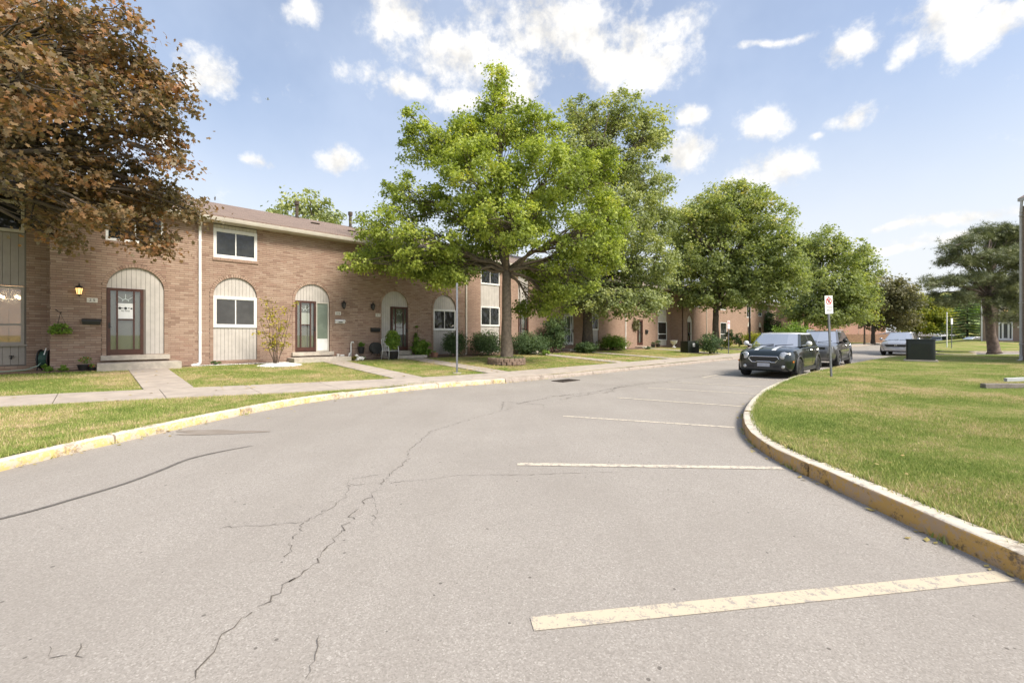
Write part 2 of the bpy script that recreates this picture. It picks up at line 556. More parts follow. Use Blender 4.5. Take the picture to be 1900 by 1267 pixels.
# ------------------------------------------------------------------ ground materials
def asphalt():
    m, t, b = newmat("asphalt")
    p = pos(t)
    n1 = t.noise(p, 0.35, 5, 0.6)
    n2 = t.noise(p, 2.2, 5, 0.65)
    agg = t.new("ShaderNodeTexVoronoi", {"Vector": p, "Scale": 135.0}, feature="F1")
    ag = t.new("ShaderNodeSeparateColor", {0: agg.outputs["Color"]}).outputs[0]
    c = t.ramp(ag, [(0.0, (0.255, 0.232, 0.206)), (0.3, (0.318, 0.292, 0.262)), (0.7, (0.350, 0.322, 0.290)), (0.93, (0.40, 0.37, 0.335)), (1.0, (0.48, 0.445, 0.405))])
    c = t.mix(t.m("MULTIPLY", t.sstep(n1, 0.35, 0.7), 0.5), c, (0.262, 0.237, 0.21))
    c = t.mix(t.m("MULTIPLY", t.sstep(n2, 0.52, 0.75), 0.22), c, (0.40, 0.365, 0.325))
    mp = t.new("ShaderNodeMapping", {"Vector": p, "Scale": (1.7, 0.16, 1.0), "Rotation": (0, 0, -0.18)}).outputs[0]
    c = t.mix(t.m("MULTIPLY", t.sstep(t.noise(mp, 1.0, 4, 0.6), 0.45, 0.72), 0.30), c, (0.265, 0.24, 0.212))
    sp = t.new("ShaderNodeTexVoronoi", {"Vector": p, "Scale": 17.0, "Randomness": 1.0}, feature="F1")
    rsel = t.new("ShaderNodeSeparateColor", {0: sp.outputs["Color"]}).outputs[1]
    hole = t.m("MULTIPLY", t.m("LESS_THAN", sp.outputs["Distance"], t.m("MULTIPLY", t.new("ShaderNodeSeparateColor", {0: sp.outputs["Color"]}).outputs[0], 0.2)), t.m("GREATER_THAN", rsel, 0.90))
    c = t.mix(t.m("MULTIPLY", hole, 0.75), c, (0.10, 0.088, 0.078))
    t.l.new(c, b.inputs["Base Color"])
    b.inputs["Roughness"].default_value = 0.88
    b.inputs["Specular IOR Level"].default_value = 0.3
    h = t.m("ADD", t.m("MULTIPLY", ag, 0.5), t.m("ADD", t.m("MULTIPLY", t.noise(p, 200, 3, 0.6), 0.5), t.m("MULTIPLY", hole, -1.0)))
    bp = t.new("ShaderNodeBump", {"Height": h, "Strength": 0.55, "Distance": 0.006})
    t.l.new(bp.outputs[0], b.inputs["Normal"])
    return m


def turf(name, dry):
    m, t, b = newmat(name)
    p = pos(t)
    n1 = t.noise(p, 0.55, 5, 0.62)
    n2 = t.noise(p, 3.0, 5, 0.7)
    n3 = t.noise(p, 60.0, 3, 0.7)
    f = t.m("ADD", t.m("MULTIPLY", n1, 0.65), t.m("MULTIPLY", n2, 0.35))
    c = t.ramp(f, [(0.34, (0.14, 0.205, 0.04)), (0.47, (0.215, 0.265, 0.06)), (0.53 + dry, (0.36, 0.31, 0.13)), (0.60 + dry, (0.50, 0.38, 0.22))])
    c = t.mix(t.m("MULTIPLY", t.sstep(n3, 0.4, 0.7), 0.35), c, (0.11, 0.12, 0.035))
    t.l.new(c, b.inputs["Base Color"])
    b.inputs["Roughness"].default_value = 0.95
    b.inputs["Specular IOR Level"].default_value = 0.15
    bp = t.new("ShaderNodeBump", {"Height": t.noise(p, 90, 4, 0.7), "Strength": 0.9, "Distance": 0.03})
    t.l.new(bp.outputs[0], b.inputs["Normal"])
    return m


def blade_mat(name, dry):
    m, t, b = newmat(name)
    p = pos(t)
    rnd = t.new("ShaderNodeAttribute", attribute_name="rnd").outputs["Fac"]
    n1 = t.noise(p, 0.55, 5, 0.62)
    n2 = t.noise(p, 3.0, 5, 0.7)
    f = t.m("ADD", t.m("ADD", t.m("MULTIPLY", n1, 0.65), t.m("MULTIPLY", n2, 0.35)), t.m("MULTIPLY", t.m("SUBTRACT", rnd, 0.5), 0.22))
    c = t.ramp(f, [(0.33, (0.20, 0.275, 0.060)), (0.45, (0.31, 0.38, 0.10)), (0.51 + dry, (0.46, 0.45, 0.17)), (0.57 + dry, (0.63, 0.52, 0.29)), (0.67 + dry, (0.72, 0.58, 0.38))])
    t.l.new(c, b.inputs["Base Color"])
    b.inputs["Roughness"].default_value = 0.6
    b.inputs["Specular IOR Level"].default_value = 0.25
    tr = t.new("ShaderNodeBsdfTranslucent")
    t.l.new(c, tr.inputs[0])
    mx = t.new("ShaderNodeMixShader", {0: 0.3, 1: b.outputs[0], 2: tr.outputs[0]})
    t.l.new(mx.outputs[0], t.n["Material Output"].inputs[0])
    return m


def kerb_paint(name, c, worn, dark, amt):
    """chipped paint on concrete"""
    m, t, b = newmat(name)
    p = pos(t)
    n1 = t.noise(p, 7.0, 7, 0.7)
    n2 = t.noise(p, 26.0, 6, 0.7)
    f = t.m("ADD", t.m("MULTIPLY", n1, 0.6), t.m("MULTIPLY", n2, 0.4))
    col = t.mix(t.sstep(f, 0.5 - amt, 0.58 - amt), worn, c)
    st = t.sstep(t.m("ADD", t.m("MULTIPLY", t.noise(p, 4.0, 6, 0.7), 0.6), t.m("MULTIPLY", t.noise(p, 34, 5, 0.75), 0.4)), 0.515, 0.60)
    col = t.mix(t.m("MULTIPLY", st, 0.8), col, dark)
    t.l.new(col, b.inputs["Base Color"])
    b.inputs["Roughness"].default_value = 0.85
    bp = t.new("ShaderNodeBump", {"Height": f, "Strength": 0.7, "Distance": 0.012})
    t.l.new(bp.outputs[0], b.inputs["Normal"])
    return m


def line_mat(name, c, wear):
    m, t, b = newmat(name)
    p = pos(t)
    n = t.m("ADD", t.m("MULTIPLY", t.noise(p, 14.0, 6, 0.7), 0.6), t.m("MULTIPLY", t.noise(p, 90.0, 4, 0.7), 0.4))
    col = t.mix(t.sstep(n, wear, wear + 0.06), (0.34, 0.305, 0.27), c)
    t.l.new(col, b.inputs["Base Color"])
    b.inputs["Roughness"].default_value = 0.8
    bp = t.new("ShaderNodeBump", {"Height": t.noise(p, 160, 4, 0.6), "Strength": 0.5, "Distance": 0.004})
    t.l.new(bp.outputs[0], b.inputs["Normal"])
    return m


ASPH = asphalt()
TURF = turf("turf", 0.018)
TURF_G = turf("turf_green", 0.045)
BLADE = blade_mat("grass_blades", 0.018)
BLADE_G = blade_mat("grass_blades_green", 0.045)
KERB_TOP = kerb_paint("kerb_top_cream", (0.66, 0.60, 0.49), (0.46, 0.41, 0.35), (0.30, 0.25, 0.19), 0.10)
KERB_YEL = kerb_paint("kerb_face_yellow", (0.60, 0.46, 0.19), (0.55, 0.47, 0.37), (0.23, 0.17, 0.11), 0.02)
KERB_ORA = kerb_paint("kerb_face_ochre", (0.50, 0.305, 0.09), (0.43, 0.30, 0.18), (0.10, 0.075, 0.05), 0.045)
KERB_CON = kerb_paint("kerb_concrete", (0.40, 0.345, 0.295), (0.33, 0.28, 0.24), (0.20, 0.165, 0.135), 0.05)
LINE_Y = line_mat("line_pale_yellow", (0.55, 0.475, 0.355), 0.43)
LINE_W = line_mat("line_off_white", (0.62, 0.55, 0.44), 0.45)
CRACK = pm("crack", (0.085, 0.075, 0.064), (0.16, 0.14, 0.12), 30, 1.0)
TAR = pm("tar_band", (0.125, 0.115, 0.105), (0.17, 0.155, 0.14), 14, 0.8)
STAIN = pm("stain", (0.235, 0.20, 0.165), (0.275, 0.24, 0.205), 5, 0.9)
IRON = pm("cast_iron", (0.06, 0.05, 0.043), (0.10, 0.075, 0.06), 20, 0.7, 0.3)


# ------------------------------------------------------------------ curves of the kerbs
def catmull(pts, step=0.25):
    pts = [Vector((p[0], p[1])) for p in pts]
    out = []
    for i in range(len(pts) - 1):
        p0, p1, p2, p3 = pts[max(i - 1, 0)], pts[i], pts[i + 1], pts[min(i + 2, len(pts) - 1)]
        n = max(1, int((p2 - p1).length / step))
        for k in range(n):
            u = k / n
            out.append(0.5 * ((2 * p1) + (p2 - p0) * u + (2 * p0 - 5 * p1 + 4 * p2 - p3) * u * u + (3 * p1 - p0 - 3 * p2 + p3) * u ** 3))
    out.append(pts[-1])
    return out


KL = [(-5.45, -8), (-5.46, -2), (-5.46, 2.5), (-5.45, 4.6), (-5.37, 5.4), (-5.22, 6.3), (-5.03, 7.3), (-4.60, 8.75), (-4.05, 9.75), (-3.2, 10.75), (-1.95, 11.95), (0.0, 13.3)]
KL += [tuple(P(s, DIST - 9.52)[:2]) for s in (11.5, 16, 22, 30, 40, 55, 75, 100, 130)]
KR = [(3.04, -8), (3.04, -2), (3.04, 1.0), (3.03, 2.6), (3.02, 3.4), (3.03, 4.1), (3.04, 4.85), (3.13, 5.5), (3.38, 6.25), (3.87, 7.25), (4.62, 8.45), (5.76, 10.05), (6.85, 11.4), (7.85, 12.55), (9.9, 14.7), (15.8, 20.05), (21.8, 25.0), (23.5, 26.1), (26.0, 26.9), (30, 27.1), (48, 27.1), (60, 27.1)]
KF = [(P(125, DIST - 1.2)[0], P(125, DIST - 1.2)[1]), (60.0, 59.0), (44.0, 43.6), (32.5, 33.0), (30.6, 30.9), (31.4, 30.1), (33.0, 30.6), (36.6, 34.6), (38.2, 35.6), (41, 35.9), (60, 36.0), (90, 36.0)]
KLc, KRc, KFc = catmull(KL), catmull(KR), catmull(KF, 0.5)

# ground sheet to the horizon
g = MB()
g.add([(-3000, -3000, -0.25), (3000, -3000, -0.25), (3000, 3000, -0.25), (-3000, 3000, -0.25)], [(0, 1, 2, 3)])
setting(g.obj("ground", TURF_G), "open green ground reaching to the horizon")

road_poly = [(p[0] - 0.1, p[1] + 0.05) for p in KLc[::4]] + [tuple(KLc[-1])] + [tuple(p) for p in KFc[::3]] + [(95, 36), (95, 27.0)] + [(p[0] + 0.08, p[1] - 0.05) for p in KRc[::-4]]
r = MB()
r.sheet(road_poly, 0.0)
road = setting(r.obj("road", ASPH), "worn pale grey asphalt road curving past the houses")


def strip(pts, w, z=0.004, taper=None):
    """flat ribbon along ground points"""
    mb = MB()
    pts = [Vector((p[0], p[1], 0)) for p in pts]
    vs = []
    for i, p in enumerate(pts):
        t = (pts[min(i + 1, len(pts) - 1)] - pts[max(i - 1, 0)]).normalized()
        nn = Vector((-t.y, t.x, 0))
        ww = (w[i] if isinstance(w, (list, tuple)) else w) / 2
        vs += [p + nn * ww + Vector((0, 0, z)), p - nn * ww + Vector((0, 0, z))]
    mb.add(vs, [(2 * i + 1, 2 * i + 3, 2 * i + 2, 2 * i) for i in range(len(pts) - 1)])
    return mb


def G(x, y, z=0.0):
    Z = (CAMH - z) * 800.0 / (y - 622.0)
    return ((x - 950.0) / 800.0 * Z, Z)


# bay lines
BAYS = [((0.10, 2.165), (2.98, 2.60), 0.105, LINE_Y), ((0.06, 4.85), (2.95, 4.70), 0.095, LINE_W), (G(1045, 772), (3.50, 6.78), 0.09, LINE_W), (G(1145, 738), (4.72, 8.75), 0.085, LINE_W),
        (G(1203, 719.5), (6.1, 10.6), 0.085, LINE_W), (G(1240, 709), (7.3, 12.0), 0.085, LINE_W), (G(1303, 700.5), (8.9, 13.7), 0.085, LINE_W), (G(1303, 700.5), P(24.5, DIST - 6.35)[:2], 0.09, LINE_W),
        (P(24.5, DIST - 6.35)[:2], P(24.5, DIST - 4.1)[:2], 0.09, LINE_W), (P(24.5, DIST - 6.35)[:2], P(31, DIST - 6.2)[:2], 0.09, LINE_W), (P(31, DIST - 6.2)[:2], P(31, DIST - 3.6)[:2], 0.09, LINE_W)]
for i, (a, b_, w, mt) in enumerate(BAYS):
    pts = [Vector(a[:2]).lerp(Vector(b_[:2]), k / 12) for k in range(13)]
    strip(pts, w, 0.004 + 0.0012 * (i % 2)).obj("bay_line", mt, road)

# cracks, tar band, stain
rng = random.Random(5)


def crack(pxs, w0=0.010, jit=0.03, z=0.0042):
    pts = [Vector(G(*q)) for q in pxs]
    out = []
    for i in range(len(pts) - 1):
        L = (pts[i + 1] - pts[i]).length
        n = max(2, int(L / 0.035))
        for k in range(n):
            q = pts[i].lerp(pts[i + 1], k / n)
            out.append(q + Vector((rng.gauss(0, jit), rng.gauss(0, jit))))
    out.append(pts[-1])
    ws = [max(0.002, 0.46 * w0 * rng.choice((0.2, 0.5, 0.7, 1.0, 1.3, 1.9))) for _ in out]
    ws[0] = ws[-1] = 0.002
    mb = strip(out, ws, z)
    kp = [i for i in range(len(mb.f)) if rng.random() > 0.07]
    mb.f, mb.m = [mb.f[i] for i in kp], [0] * len(kp)
    mb.obj("crack", CRACK, road)


crack([(365, 1262), (380, 1220), (430, 1165), (480, 1125), (530, 1085), (580, 1050), (610, 1010), (640, 975), (672, 935), (708, 900), (725, 880), (755, 855), (760, 835), (790, 810), (800, 800), (850, 785), (900, 770), (960, 755)], 0.013, 0.016)
crack([(525, 1035), (540, 1010), (560, 975), (600, 950), (640, 925), (645, 900), (712, 896)], 0.011, 0.014, 0.0046)
crack([(410, 980), (470, 977), (560, 970), (600, 952)], 0.008, 0.012, 0.0050)
crack([(712, 896), (790, 890), (850, 882), (960, 881), (1060, 878), (1150, 876)], 0.008, 0.012, 0.0054)
crack([(570, 1262), (580, 1235), (590, 1210), (592, 1180)], 0.010, 0.010, 0.0058)
crack([(640, 900), (660, 888), (710, 880)], 0.007, 0.012, 0.0050)
crack([(930, 760), (935, 745), (960, 748), (1005, 750), (1010, 757)], 0.016, 0.03, 0.0046)
crack([(960, 750), (1030, 735), (1100, 728), (1150, 718), (1200, 712), (1260, 707)], 0.02, 0.05, 0.0050)
crack([(1040, 742), (1080, 733), (1130, 728), (1140, 720), (1180, 715)], 0.02, 0.05, 0.0054)
crack([(1080, 712), (1150, 716), (1240, 706), (1330, 694)], 0.02, 0.04, 0.0058)
crack([(90, 1200), (92, 1222), (125, 1215)], 0.012, 0.010)
crack([(148, 1195), (153, 1220)], 0.012, 0.008)
crack([(690, 980), (700, 950), (690, 920)], 0.005, 0.008)
tb = [G(-20, 968), G(60, 948), G(140, 925), G(230, 898), G(300, 872), G(350, 852), G(410, 838), G(470, 827)]
tbc = catmull(tb, 0.1)
strip(tbc, [0.042 if k < len(tbc) * 0.75 else 0.042 * (len(tbc) - k) / (len(tbc) * 0.25) + 0.003 for k in range(len(tbc))], 0.0062).obj("tar_band", TAR, road)
ell = []
c0, c1 = Vector(G(400, 802)), Vector(G(470, 797))
for k in range(28):
    a = 2 * math.pi * k / 28
    rr = 1 + 0.22 * math.sin(3 * a + 1) + 0.12 * math.sin(5 * a)
    ell.append((c0.x + math.cos(a) * 0.62 * rr, c0.y + math.sin(a) * 0.17 * rr))
st = MB()
st.sheet(ell, 0.0045)
st.obj("stain", STAIN, road)

# storm drain by the far kerb
dr = thing("storm_drain", "rusty slotted iron drain grate set in road at the far kerb", "drain", Vector(G(1050, 706.5) + (0.0,)), TH)
d = MB()
for k in range(2):
    d.box(-0.42, 0.42, -0.24 + k * 0.44, -0.20 + k * 0.44, 0.003, 0.02)
    d.box(-0.42 + k * 0.80, -0.38 + k * 0.80, -0.2, 0.2, 0.003, 0.02)
d.obj("frame", IRON, dr)
d = MB()
d.box(-0.40, 0.40, -0.22, 0.22, 0.002, 0.005)
d.obj("pit", INK, dr)
for k in range(9):
    d = MB()
    d.box(-0.36 + k * 0.085, -0.32 + k * 0.085, -0.2, 0.2, 0.006, 0.018)
    d.obj("bar", IRON, dr)


# ------------------------------------------------------------------ kerbs, stone by stone
def kerb(curve, side, mats, name, label, seg=2.6, h=0.125, w=0.17, start=0, yellow=None):
    """side=+1: the lawn lies to the left of the walking direction"""
    root = bpy.data.objects.new(name, None)
    COL.objects.link(root)
    setting(root, label)
    pts = [Vector((p[0], p[1], 0)) for p in curve]
    L = [0.0]
    for i in range(1, len(pts)):
        L.append(L[-1] + (pts[i] - pts[i - 1]).length)
    tot = L[-1]
    rg = random.Random(len(name) * 7)

    def at(q):
        q = min(max(q, 0), tot)
        i = max(0, min(len(L) - 2, int(np.searchsorted(L, q)) - 1))
        u = (q - L[i]) / max(1e-9, L[i + 1] - L[i])
        t = (pts[min(i + 2, len(pts) - 1)] - pts[max(0, i - 1)]).normalized()
        return pts[i].lerp(pts[i + 1], u), Vector((-t.y, t.x, 0)) * side
    q = 0.0
    while q < tot - 0.1:
        l = seg * rg.uniform(0.85, 1.15)
        if tot - q > 60 and q > 45:
            l = 6.0
        e = min(q + l, tot)
        n = max(2, int((e - q) / 0.28))
        gap = rg.uniform(0.004, 0.016)
        hh = h + rg.uniform(-0.008, 0.008)
        prof = [(0.0, -0.05), (0.006, 0.03), (0.012, hh - 0.022), (0.022, hh - 0.006), (0.042, hh), (w, hh + 0.002), (w + 0.004, -0.05)]
        mb = MB()
        vs, fs, mi = [], [], []
        for k in range(n + 1):
            c, nn = at(q + gap + (e - q - 2 * gap) * k / n)
            for (a, z) in prof:
                jz = rg.uniform(-0.006, 0.004) if z > 0.05 else 0
                ja = rg.uniform(-0.004, 0.004)
                vs.append(c + nn * (a + ja) + Vector((0, 0, z + jz)))
        m_ = len(prof)
        for k in range(n):
            for j in range(m_ - 1):
                f = (k * m_ + j, k * m_ + j + 1, (k + 1) * m_ + j + 1, (k + 1) * m_ + j)
                fs.append(f if side < 0 else f[::-1])
                mi.append(0 if j < 3 else 1)
        fs.append(tuple(range(m_)) if side > 0 else tuple(range(m_ - 1, -1, -1)))
        mi.append(0)
        fs.append(tuple(n * m_ + j for j in range(m_))[::(-1 if side > 0 else 1)])
        mi.append(0)
        mb.v, mb.f, mb.m = vs, fs, mi
        cm = at((q + e) / 2)[0]
        mm = mats(cm)
        soft(mb.obj("kerb_stone", mm, root), 50)
        q = e
    return root


def left_mats(c):
    s, v = SV(c.x, c.y)
    return [KERB_YEL, KERB_TOP] if s < 9.3 else [KERB_CON, KERB_CON]


kerb(KLc, +1, left_mats, "kerb_left", "kerb along the houses, worn yellow paint at the near end", 2.35, 0.115)
kerb(KRc, -1, lambda c: [KERB_ORA, KERB_TOP] if c.x < 12 else [KERB_CON, KERB_CON], "kerb_right", "weathered ochre painted kerb around the grass island", 3.1, 0.14)
kerb(KFc, +1, lambda c: [KERB_CON, KERB_CON], "kerb_far", "plain concrete kerb around the far lawn under the pine", 4.0, 0.14)

# ------------------------------------------------------------------ lawns
SW_S = [-40, -12, -1.5, 1.5, 5.7, 8.2, 200]
SW_F = [4.6, 4.6, 5.80, 6.50, 7.50, 8.0, 8.0]
SW_NS = [-40, -12, -1.5, 0.7, 4.2, 7.4, 200]
SW_N = [6.0, 6.0, 7.25, 7.78, 8.82, 9.38, 9.40]


def sw_far(s):
    return float(np.interp(s, SW_S, SW_F))


KSV = [SV(p.x, p.y) for p in KLc]
KS, KV = np.array([a for a, _ in KSV]), np.array([b for _, b in KSV])


def kerb_v(s):
    return float(np.interp(s, KS, KV)) - 0.19


def sw_near(s):
    return min(float(np.interp(s, SW_NS, SW_N)), kerb_v(s) + 0.005)


ss = sorted(set([round(x, 2) for x in list(np.arange(-13, 20, 0.5)) + list(np.arange(20, 130, 2.5))]))
vs, fs = [], []
NV = 22
for s in ss:
    vk = kerb_v(s)
    for k in range(NV + 1):
        v = -1.6 + (vk + 1.6) * k / NV
        q = P(s, v)
        vs.append((q.x, q.y, lawn_z(v) - 0.004 + 0.012 * math.sin(q.x * 2.1) * math.sin(q.y * 1.7)))
for i in range(len(ss) - 1):
    for k in range(NV):
        a = i * (NV + 1) + k
        fs.append((a, a + 1, a + NV + 2, a + NV + 1))
mb = MB()
mb.add(vs, fs)
setting(mb.obj("lawn_left", TURF, smooth=True), "front lawns between the houses and the kerb")
# land behind the row of houses
mb = MB()
mb.add([P(-40, -0.5, 0.25), P(140, -0.5, 0.25), P(140, -160, 0.25), P(-40, -160, 0.25)], [(0, 1, 2, 3)])
setting(mb.obj("ground_behind_houses", TURF_G), "grass behind the row of houses")
isl = [(p.x + 0.15, p.y - 0.10) if p.y > 6 else (p.x + 0.16, p.y) for p in KRc[::2]] + [(60, -8)]


def isl_z(x, y):
    return 0.135 + 0.004 * max(0.0, x - 3) + 0.01 * math.sin(x * 1.3) * math.sin(y * 1.1)


mb = MB()
mb.sheet(isl, isl_z)
setting(mb.obj("lawn_island", TURF_G), "grass island inside the bend of the kerb")
fl = [(p.x + 0.1, p.y + 0.12) for p in KFc[::2]]


def far_z(x, y):
    dk = max(0.0, min(y - 36.0, (x - y * 1.02) * 0.7 + 1))
    return 0.14 + min(0.66, max(0.0, dk) * 0.037)


mb = MB()
NXG, NYG = 40, 40
fl_poly = [(p[0], p[1]) for p in fl] + [(140, 36.2), (140, 120)]
mb.sheet(fl_poly, 0.142)
setting(mb.obj("lawn_far", TURF_G), "far lawn beyond the side street")
mb = MB()
vs, fs = [], []
for i in range(13):
    for j in range(13):
        x, y = 34 + i * 8.0 / 1, 38.5 + j * 6.0
        x = 36 + (y - 38.5) * 0.95 + i * 7
        vs.append((x, y, 0.10 + 0.75 * min(1, j / 3.0) * min(1, i / 1.0) if i else 0.10))
for i in range(12):
    for j in range(12):
        a = i * 13 + j
        fs.append((a, a + 13, a + 14, a + 1))
mb.add(vs, fs)
setting(mb.obj("lawn_bank", TURF_G, smooth=True), "gently rising grass in front of the brown house")

# ------------------------------------------------------------------ pavement slabs and paths
PATHS = [(0.62, 1.57, 0.70, 1.60, 0.9), (6.62, 7.48, 6.25, 7.12, 0.9), (10.35, 11.25, 9.55, 10.45, 0.9), (18.7, 19.6, 17.5, 18.4, 0.6), (23.3, 24.2, 22.6, 23.5, 0.5), (32.9, 33.8, 30.4, 31.3, 0.5), (40.5, 41.4, 38.5, 39.4, 1.8)]
swr = bpy.data.objects.new("sidewalk", None)
COL.objects.link(swr)
setting(swr, "pale concrete sidewalk along the kerb")
SLAB_Z = 0.022


def slab(quad, parent, name="slab"):
    """quad of (s, v) corners -> one slab with a thickness"""
    top = [P(s, v, lawn_z(v) + SLAB_Z) for s, v in quad]
    bot = [P(s, v, lawn_z(v) - 0.08) for s, v in quad]
    n = len(quad)
    mb = MB()
    fs = [tuple(range(n)), tuple(range(2 * n - 1, n - 1, -1))]
    for i in range(n):
        j = (i + 1) % n
        fs.append((j, i, n + i, n + j))
    a = (top[1] - top[0]).cross(top[2] - top[0]).z
    if a < 0:
        fs = [f[::-1] for f in fs]
    mb.add(top + bot, fs)
    return mb.obj(name, CONC, parent)


s = -12.0
while s < 120:
    e = s + (1.62 if s < 45 else 12.0)
    gp = 0.006
    slab([(s + gp, sw_far(s)), (e - gp, sw_far(e)), (e - gp, sw_near(e)), (s + gp, sw_near(s))], swr)
    s = e
for (a0, a1, b0, b1, v0) in PATHS:
    pr = bpy.data.objects.new("path", None)
    COL.objects.link(pr)
    setting(pr, "concrete path from a front step to the sidewalk")
    vend = sw_far((b0 + b1) / 2) - 0.008
    n = 4
    for k in range(n):
        u0, u1 = k / n, (k + 1) / n
        f = lambda a, b, u: a + (b - a) * u
        va, vb = f(v0, vend, u0) + 0.005, f(v0, vend, u1) - 0.005
        slab([(f(a0, b0, u0), va), (f(a1, b1, u0), va), (f(a1, b1, u1), vb), (f(a0, b0, u1), vb)], pr)


def on_paving(s, v):
    if sw_far(s) - 0.02 < v < sw_near(s) + 0.02:
        return True
    for (a0, a1, b0, b1, v0) in PATHS:
        if v0 - 0.6 < v < sw_far(s):
            u = (v - v0) / (sw_far(s) - v0)
            if a0 + (b0 - a0) * u - 0.02 < s < a1 + (b1 - a1) * u + 0.02:
                return True
    return False


# flower-bed soil along the facades
BEDS = [(-3.5, -0.12, 0.0, 0.75), (1.95, 5.5, 0.0, 0.55), (7.9, 10.1, 0.0, 1.0), (11.3, 18.6, 0.0, 1.3), (19.7, 23.2, 0.0, 1.5), (24.3, 32.8, 0.0, 1.3)]
for (a, b_, v0, v1) in BEDS:
    mb = MB()
    n = max(2, int((b_ - a) / 0.4))
    rg = random.Random(int(a * 10))
    vs = []
    for k in range(n + 1):
        s = a + (b_ - a) * k / n
        vv = v1 + rg.uniform(-0.12, 0.1)
        vs += [P(s, v0, lawn_z(v0) + 0.03), P(s, vv, lawn_z(vv) + 0.012)]
    mb.add(vs, [(2 * k, 2 * k + 1, 2 * k + 3, 2 * k + 2) for k in range(n)])
    setting(mb.obj("flower_bed_ground", SOIL), "bare soil bed along the house fronts")


# ------------------------------------------------------------------ grass
def blades(name, pts, h, mat, seed, w=0.0035, lean=0.6):
    """pts (n,3) -> one triangle blade each"""
    rg = np.random.default_rng(seed)
    n = len(pts)
    hh = h * rg.uniform(0.5, 1.25, n)
    a = rg.uniform(0, 2 * np.pi, n)
    b = rg.uniform(0, 2 * np.pi, n)
    ln = hh * lean * rg.uniform(0.1, 1.0, n)
    wv = w * rg.uniform(0.7, 1.5, n)
    v = np.zeros((n, 3, 3), np.float32)
    v[:, 0] = pts
    v[:, 1] = pts
    v[:, 2] = pts
    v[:, 0, 0] -= np.cos(a) * wv
    v[:, 0, 1] -= np.sin(a) * wv
    v[:, 1, 0] += np.cos(a) * wv
    v[:, 1, 1] += np.sin(a) * wv
    v[:, 2, 0] += np.cos(b) * ln
    v[:, 2, 1] += np.sin(b) * ln
    v[:, 2, 2] += hh
    rnd = np.repeat(rg.uniform(0, 1, n), 3)
    return setting(from_np(name, v.reshape(-1, 3), np.arange(3 * n), 3, mat, attr=rnd), "short mown grass blades", "stuff")


rg = np.random.default_rng(3)
# left lawns
cand = []
for (s0, s1, v0, v1, n) in [(-4.5, 7.5, 6.0, 13.2, 150000), (-4.0, 13.0, 0.6, 8.2, 95000), (13.0, 34.0, 0.8, 8.2, 40000)]:
    sx, vx = rg.uniform(s0, s1, n), rg.uniform(v0, v1, n)
    for a, v in zip(sx, vx):
        if v > kerb_v(a) + 0.03 or on_paving(a, v):
            continue
        bed = False
        for (ba, bb, b0, b1) in BEDS:
            if ba < a < bb and v < b1 - 0.05:
                bed = True
                break
        if bed:
            continue
        q = P(a, v)
        if q.y < 3.5 or q.x / max(q.y, 0.1) < -1.32:
            continue
        cand.append((q.x, q.y, lawn_z(v) - 0.005))
cand = np.array(cand, np.float32)
dist = np.hypot(cand[:, 0], cand[:, 1])
blades("grass", cand, 0.04, BLADE, 1, 0.0045)
print("left blades", len(cand))
# island
n = 330000
Y = 2.2 + (rg.uniform(0, 1, n) ** 1.9) * 24.0
T = rg.uniform(0.3, 1.24, n)
X = Y * T
n = 90000        # thinner grass beyond the edge of the view
Y2 = rg.uniform(-1.0, 15.0, n)
X2 = np.maximum(3.2, 1.24 * Y2) + rg.uniform(0, 1, n) ** 1.5 * 9.0
X, Y = np.concatenate([X, X2]), np.concatenate([Y, Y2])
krx = np.array([(p.x, p.y) for p in KRc if p.y < 25.0])
edge = np.interp(Y, krx[:, 1], krx[:, 0]) + np.where(Y > 6, 0.22, 0.17)
ok = X > edge
X, Y = X[ok], Y[ok]
Zz = 0.13 + 0.004 * np.maximum(0, X - 3) + 0.01 * np.sin(X * 1.3) * np.sin(Y * 1.1)
blades("grass", np.stack([X, Y, Zz], 1), 0.034, BLADE_G, 2, 0.0042)
print("island blades", len(X))
# longer fringe that hangs over the kerb backs
fr = []
for cv, side, rngs, zz in ((KRc, -1, 420, 0.135), (KLc, 1, 160, 0.115)):
    for i, p in enumerate(cv[:-1]):
        if p.y < 1.5 or p.y > 24:
            continue
        t = (cv[i + 1] - p).normalized()
        nn = Vector((-t.y, t.x)) * side
        s_, v_ = SV(p.x, p.y)
        if side == 1 and s_ > 6.8:
            continue
        for k in range(150 if p.y < 10 else 40):
            q = p + t * random.uniform(0, 0.25) + nn * (0.165 + abs(random.gauss(0, 0.035)) - (0.05 if random.random() < 0.12 else 0))
            fr.append((q.x, q.y, zz))
blades("grass", np.array(fr, np.float32), 0.075, BLADE_G, 7, 0.004, 0.9)

# weeds and grit where kerb meets road, fallen leaves
wd = []
for cv, side in ((KRc, -1), (KLc, 1)):
    for i, p in enumerate(cv[:-1]):
        if not 1.5 < p.y < 15 or random.random() > 0.28:
            continue
        t = (cv[i + 1] - p).normalized()
        nn = Vector((-t.y, t.x)) * side
        for k in range(random.randint(3, 14)):
            q = p + t * random.gauss(0.1, 0.05) - nn * abs(random.gauss(0.004, 0.012))
            wd.append((q.x, q.y, 0.0))
o = blades("weeds", np.array(wd, np.float32), 0.05, BLADE_G, 9, 0.006, 1.2)
o["label"] = "small weeds growing at the foot of the kerbs"


